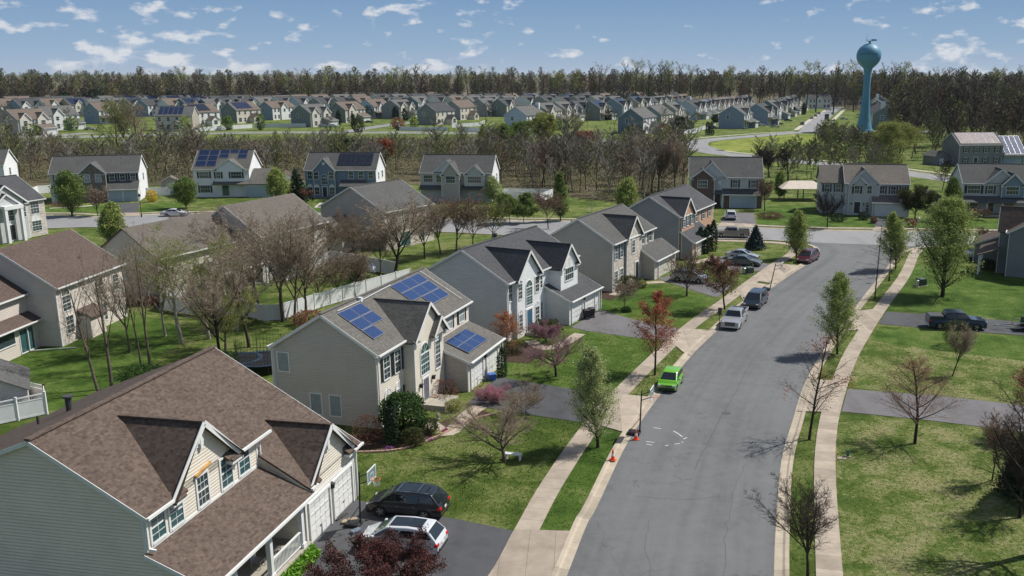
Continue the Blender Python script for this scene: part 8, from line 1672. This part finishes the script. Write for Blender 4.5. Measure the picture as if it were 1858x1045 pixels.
# brush and saplings on the floor of the woods, the haze of a mild day
def brush(name, label, poly, n, tints, h_=2.2, size=.17):
    P = np.array(inside(poly, n, 21)); C_ = P[NRW.integers(0, n, n*16)]+NRW.normal(size=(n*16, 2))*.9; Z = np.abs(NRW.normal(size=len(C_)))*h_*.5; v, f = leaves(np.stack([C_[:, 0], C_[:, 1], Z], 1), NRW, 1, size, .1)
    cid = (np.sin(C_[:, 0]*.11)*np.cos(C_[:, 1]*.09)*.5+.5)*len(tints)*.999+NRW.uniform(-.8, .8, len(C_)); cid = np.clip(cid, 0, len(tints)-1).astype(int); Cc = np.array(tints)[cid]; me = D.meshes.new(name); m_ = len(f)
    me.vertices.add(len(v)); me.vertices.foreach_set('co', v.astype(np.float32).ravel()); me.loops.add(m_*4); me.loops.foreach_set('vertex_index', f.astype(np.int32).ravel()); me.polygons.add(m_); me.polygons.foreach_set('loop_start', np.arange(m_, dtype=np.int32)*4); me.polygons.foreach_set('loop_total', np.full(m_, 4, dtype=np.int32)); me.update(calc_edges=True)
    a_ = me.attributes.new('tint', 'FLOAT_COLOR', 'FACE'); a_.data.foreach_set('color', np.hstack([Cc, np.ones((m_, 1))]).astype(np.float32).ravel()); me.materials.append(MT['woods']); o = D.objects.new(name, me); COL.objects.link(o); return tag(o, label, kind='stuff')
brush('undergrowth', 'brown and green brush under the leafless wood', belt, 11000, [(.19, .16, .12), (.15, .145, .08), (.13, .155, .055), (.21, .18, .13), (.12, .15, .045), (.17, .14, .11)])
brush('undergrowth', 'dark brush under the wood on the right', rw, 3000, [(.10, .08, .06), (.09, .085, .045), (.12, .10, .07), (.09, .11, .04)])

# small bare trees between the far houses
for i in range(44):
    x = NRW.uniform(-10, 1240); y = NRW.uniform(200, 236); k = int(NRW.integers(6)); z_ = 'left' if x < 400 else 'middle' if x < 820 else 'right'
    place_tree('bare_tree', f'{KN[k]} among the houses of the distant neighbourhood, {z_} part', (x, y), (lambda k=k: low_obj(k)), key=('low', k), scale=NRW.uniform(.55, .95), rz=NRW.uniform(0, 6.28), group=f'{KN[k]}s among distant houses, {z_}')
# tufts and ragged edges of the near lawns
def tufts(lab, polys, per, tints, size, h_):
    V, F, Cc, o = [], [], [], 0
    for q in polys:
        P = [(p.x, p.y) for p in px(*q)]; xs_ = [p[0] for p in P]; ys_ = [p[1] for p in P]; ar = abs(sum(P[i-1][0]*P[i][1]-P[i][0]*P[i-1][1] for i in range(len(P))))/2; n_ = int(ar*per); nr = NRW
        X = nr.uniform(min(xs_), max(xs_), n_*4); Y = nr.uniform(min(ys_), max(ys_), n_*4); c = np.zeros(len(X), bool); j = len(P)-1
        for i in range(len(P)): a, b = P[i], P[j]; c ^= ((a[1] > Y) != (b[1] > Y)) & (X < (b[0]-a[0])*(Y-a[1])/((b[1]-a[1]) or 1e-9)+a[0]); j = i
        X, Y = X[c][:n_], Y[c][:n_]; X += nr.normal(size=len(X))*.05; n_ = len(X); Z = nr.uniform(.0, h_, n_); a = nr.uniform(0, 6.28, n_); d = np.stack([np.cos(a), np.sin(a), np.zeros(n_)], 1)*nr.uniform(.4, 1, (n_, 1))*size; up = np.stack([nr.normal(size=n_)*.03, nr.normal(size=n_)*.03, nr.uniform(.4, 1.1, n_)*h_], 1)
        C0 = np.stack([X, Y, np.full(n_, .0)], 1); V.append(np.stack([C0-d, C0+d, C0+d*.3+up, C0-d*.3+up], 1).reshape(-1, 3)); F.append(np.arange(n_*4).reshape(-1, 4)+o); o += n_*4
        pm = np.clip((np.sin(X*.7+np.sin(Y*.5)*2)*np.cos(Y*.6)+nr.normal(size=n_)*.8)*.5+.5, 0, .999); Cc.append(np.array(tints)[(pm*len(tints)).astype(int)])
    V = np.concatenate(V); F = np.concatenate(F); Cc = np.concatenate(Cc); me = D.meshes.new('grass_tufts'); m_ = len(F)
    me.vertices.add(len(V)); me.vertices.foreach_set('co', V.astype(np.float32).ravel()); me.loops.add(m_*4); me.loops.foreach_set('vertex_index', F.astype(np.int32).ravel()); me.polygons.add(m_); me.polygons.foreach_set('loop_start', np.arange(m_, dtype=np.int32)*4); me.polygons.foreach_set('loop_total', np.full(m_, 4, dtype=np.int32)); me.update(calc_edges=True)
    a_ = me.attributes.new('tint', 'FLOAT_COLOR', 'FACE'); a_.data.foreach_set('color', np.hstack([Cc, np.ones((m_, 1))]).astype(np.float32).ravel()); me.materials.append(MT['woods']); ob = D.objects.new('grass_tufts', me); COL.objects.link(ob); return tag(ob, lab, kind='stuff')
GRN = [(.055, .10, .016), (.08, .135, .024), (.105, .16, .034), (.14, .18, .05), (.24, .22, .11)]
tufts('short grass tufts on the lawns left of the street', [[(640, 822), (745, 815), (800, 795), (850, 768), (895, 756), (1000, 760), (1060, 768), (1000, 872), (940, 955), (822, 938), (700, 920), (648, 905)], [(980, 958), (1032, 958), (1098, 834), (1124, 790), (1104, 778), (1080, 788), (1018, 877)], [(1150, 718), (1188, 716), (1243, 640), (1212, 640), (1165, 690)], [(915, 690), (1040, 704), (1118, 705), (1146, 688), (1230, 601), (1062, 595), (1000, 640), (915, 660)]], 26, GRN[:4]+GRN[1:2], .05, .07)
tufts('short dry grass tufts on the lawns right of the street', [[(1530, 1044), (1516, 898), (1518, 813), (1526, 754), (1678, 768), (1858, 790), (1880, 1044)], [(1531, 700), (1552, 655), (1582, 618), (1730, 640), (1858, 655), (1858, 730), (1700, 714)]], 20, GRN, .05, .06)
tufts('short grass tufts on the right-hand verge', [[(1436, 1044), (1437, 962), (1456, 788), (1470, 752), (1492, 752), (1480, 800), (1477, 880), (1482, 1044)], [(1486, 688), (1508, 690), (1545, 620), (1530, 610)]], 26, GRN[:4], .05, .07)
hm = D.materials.new('haze_air'); hm.use_nodes = True; t_ = hm.node_tree; t_.nodes.remove(t_.nodes['Principled BSDF']); pv = t_.nodes.new('ShaderNodeVolumePrincipled'); pv.inputs['Color'].default_value = (.82, .90, 1, 1); pv.inputs['Density'].default_value = .00003; pv.inputs['Anisotropy'].default_value = .2
t_.links.new(pv.outputs[0], t_.nodes['Material Output'].inputs['Volume'])
b = MB(); b.box((-9500, -700, -1.0), (9500, 20500, 60)); tag(b.build('haze', hm, uv=False), 'thin blue haze in the air', kind='stuff')
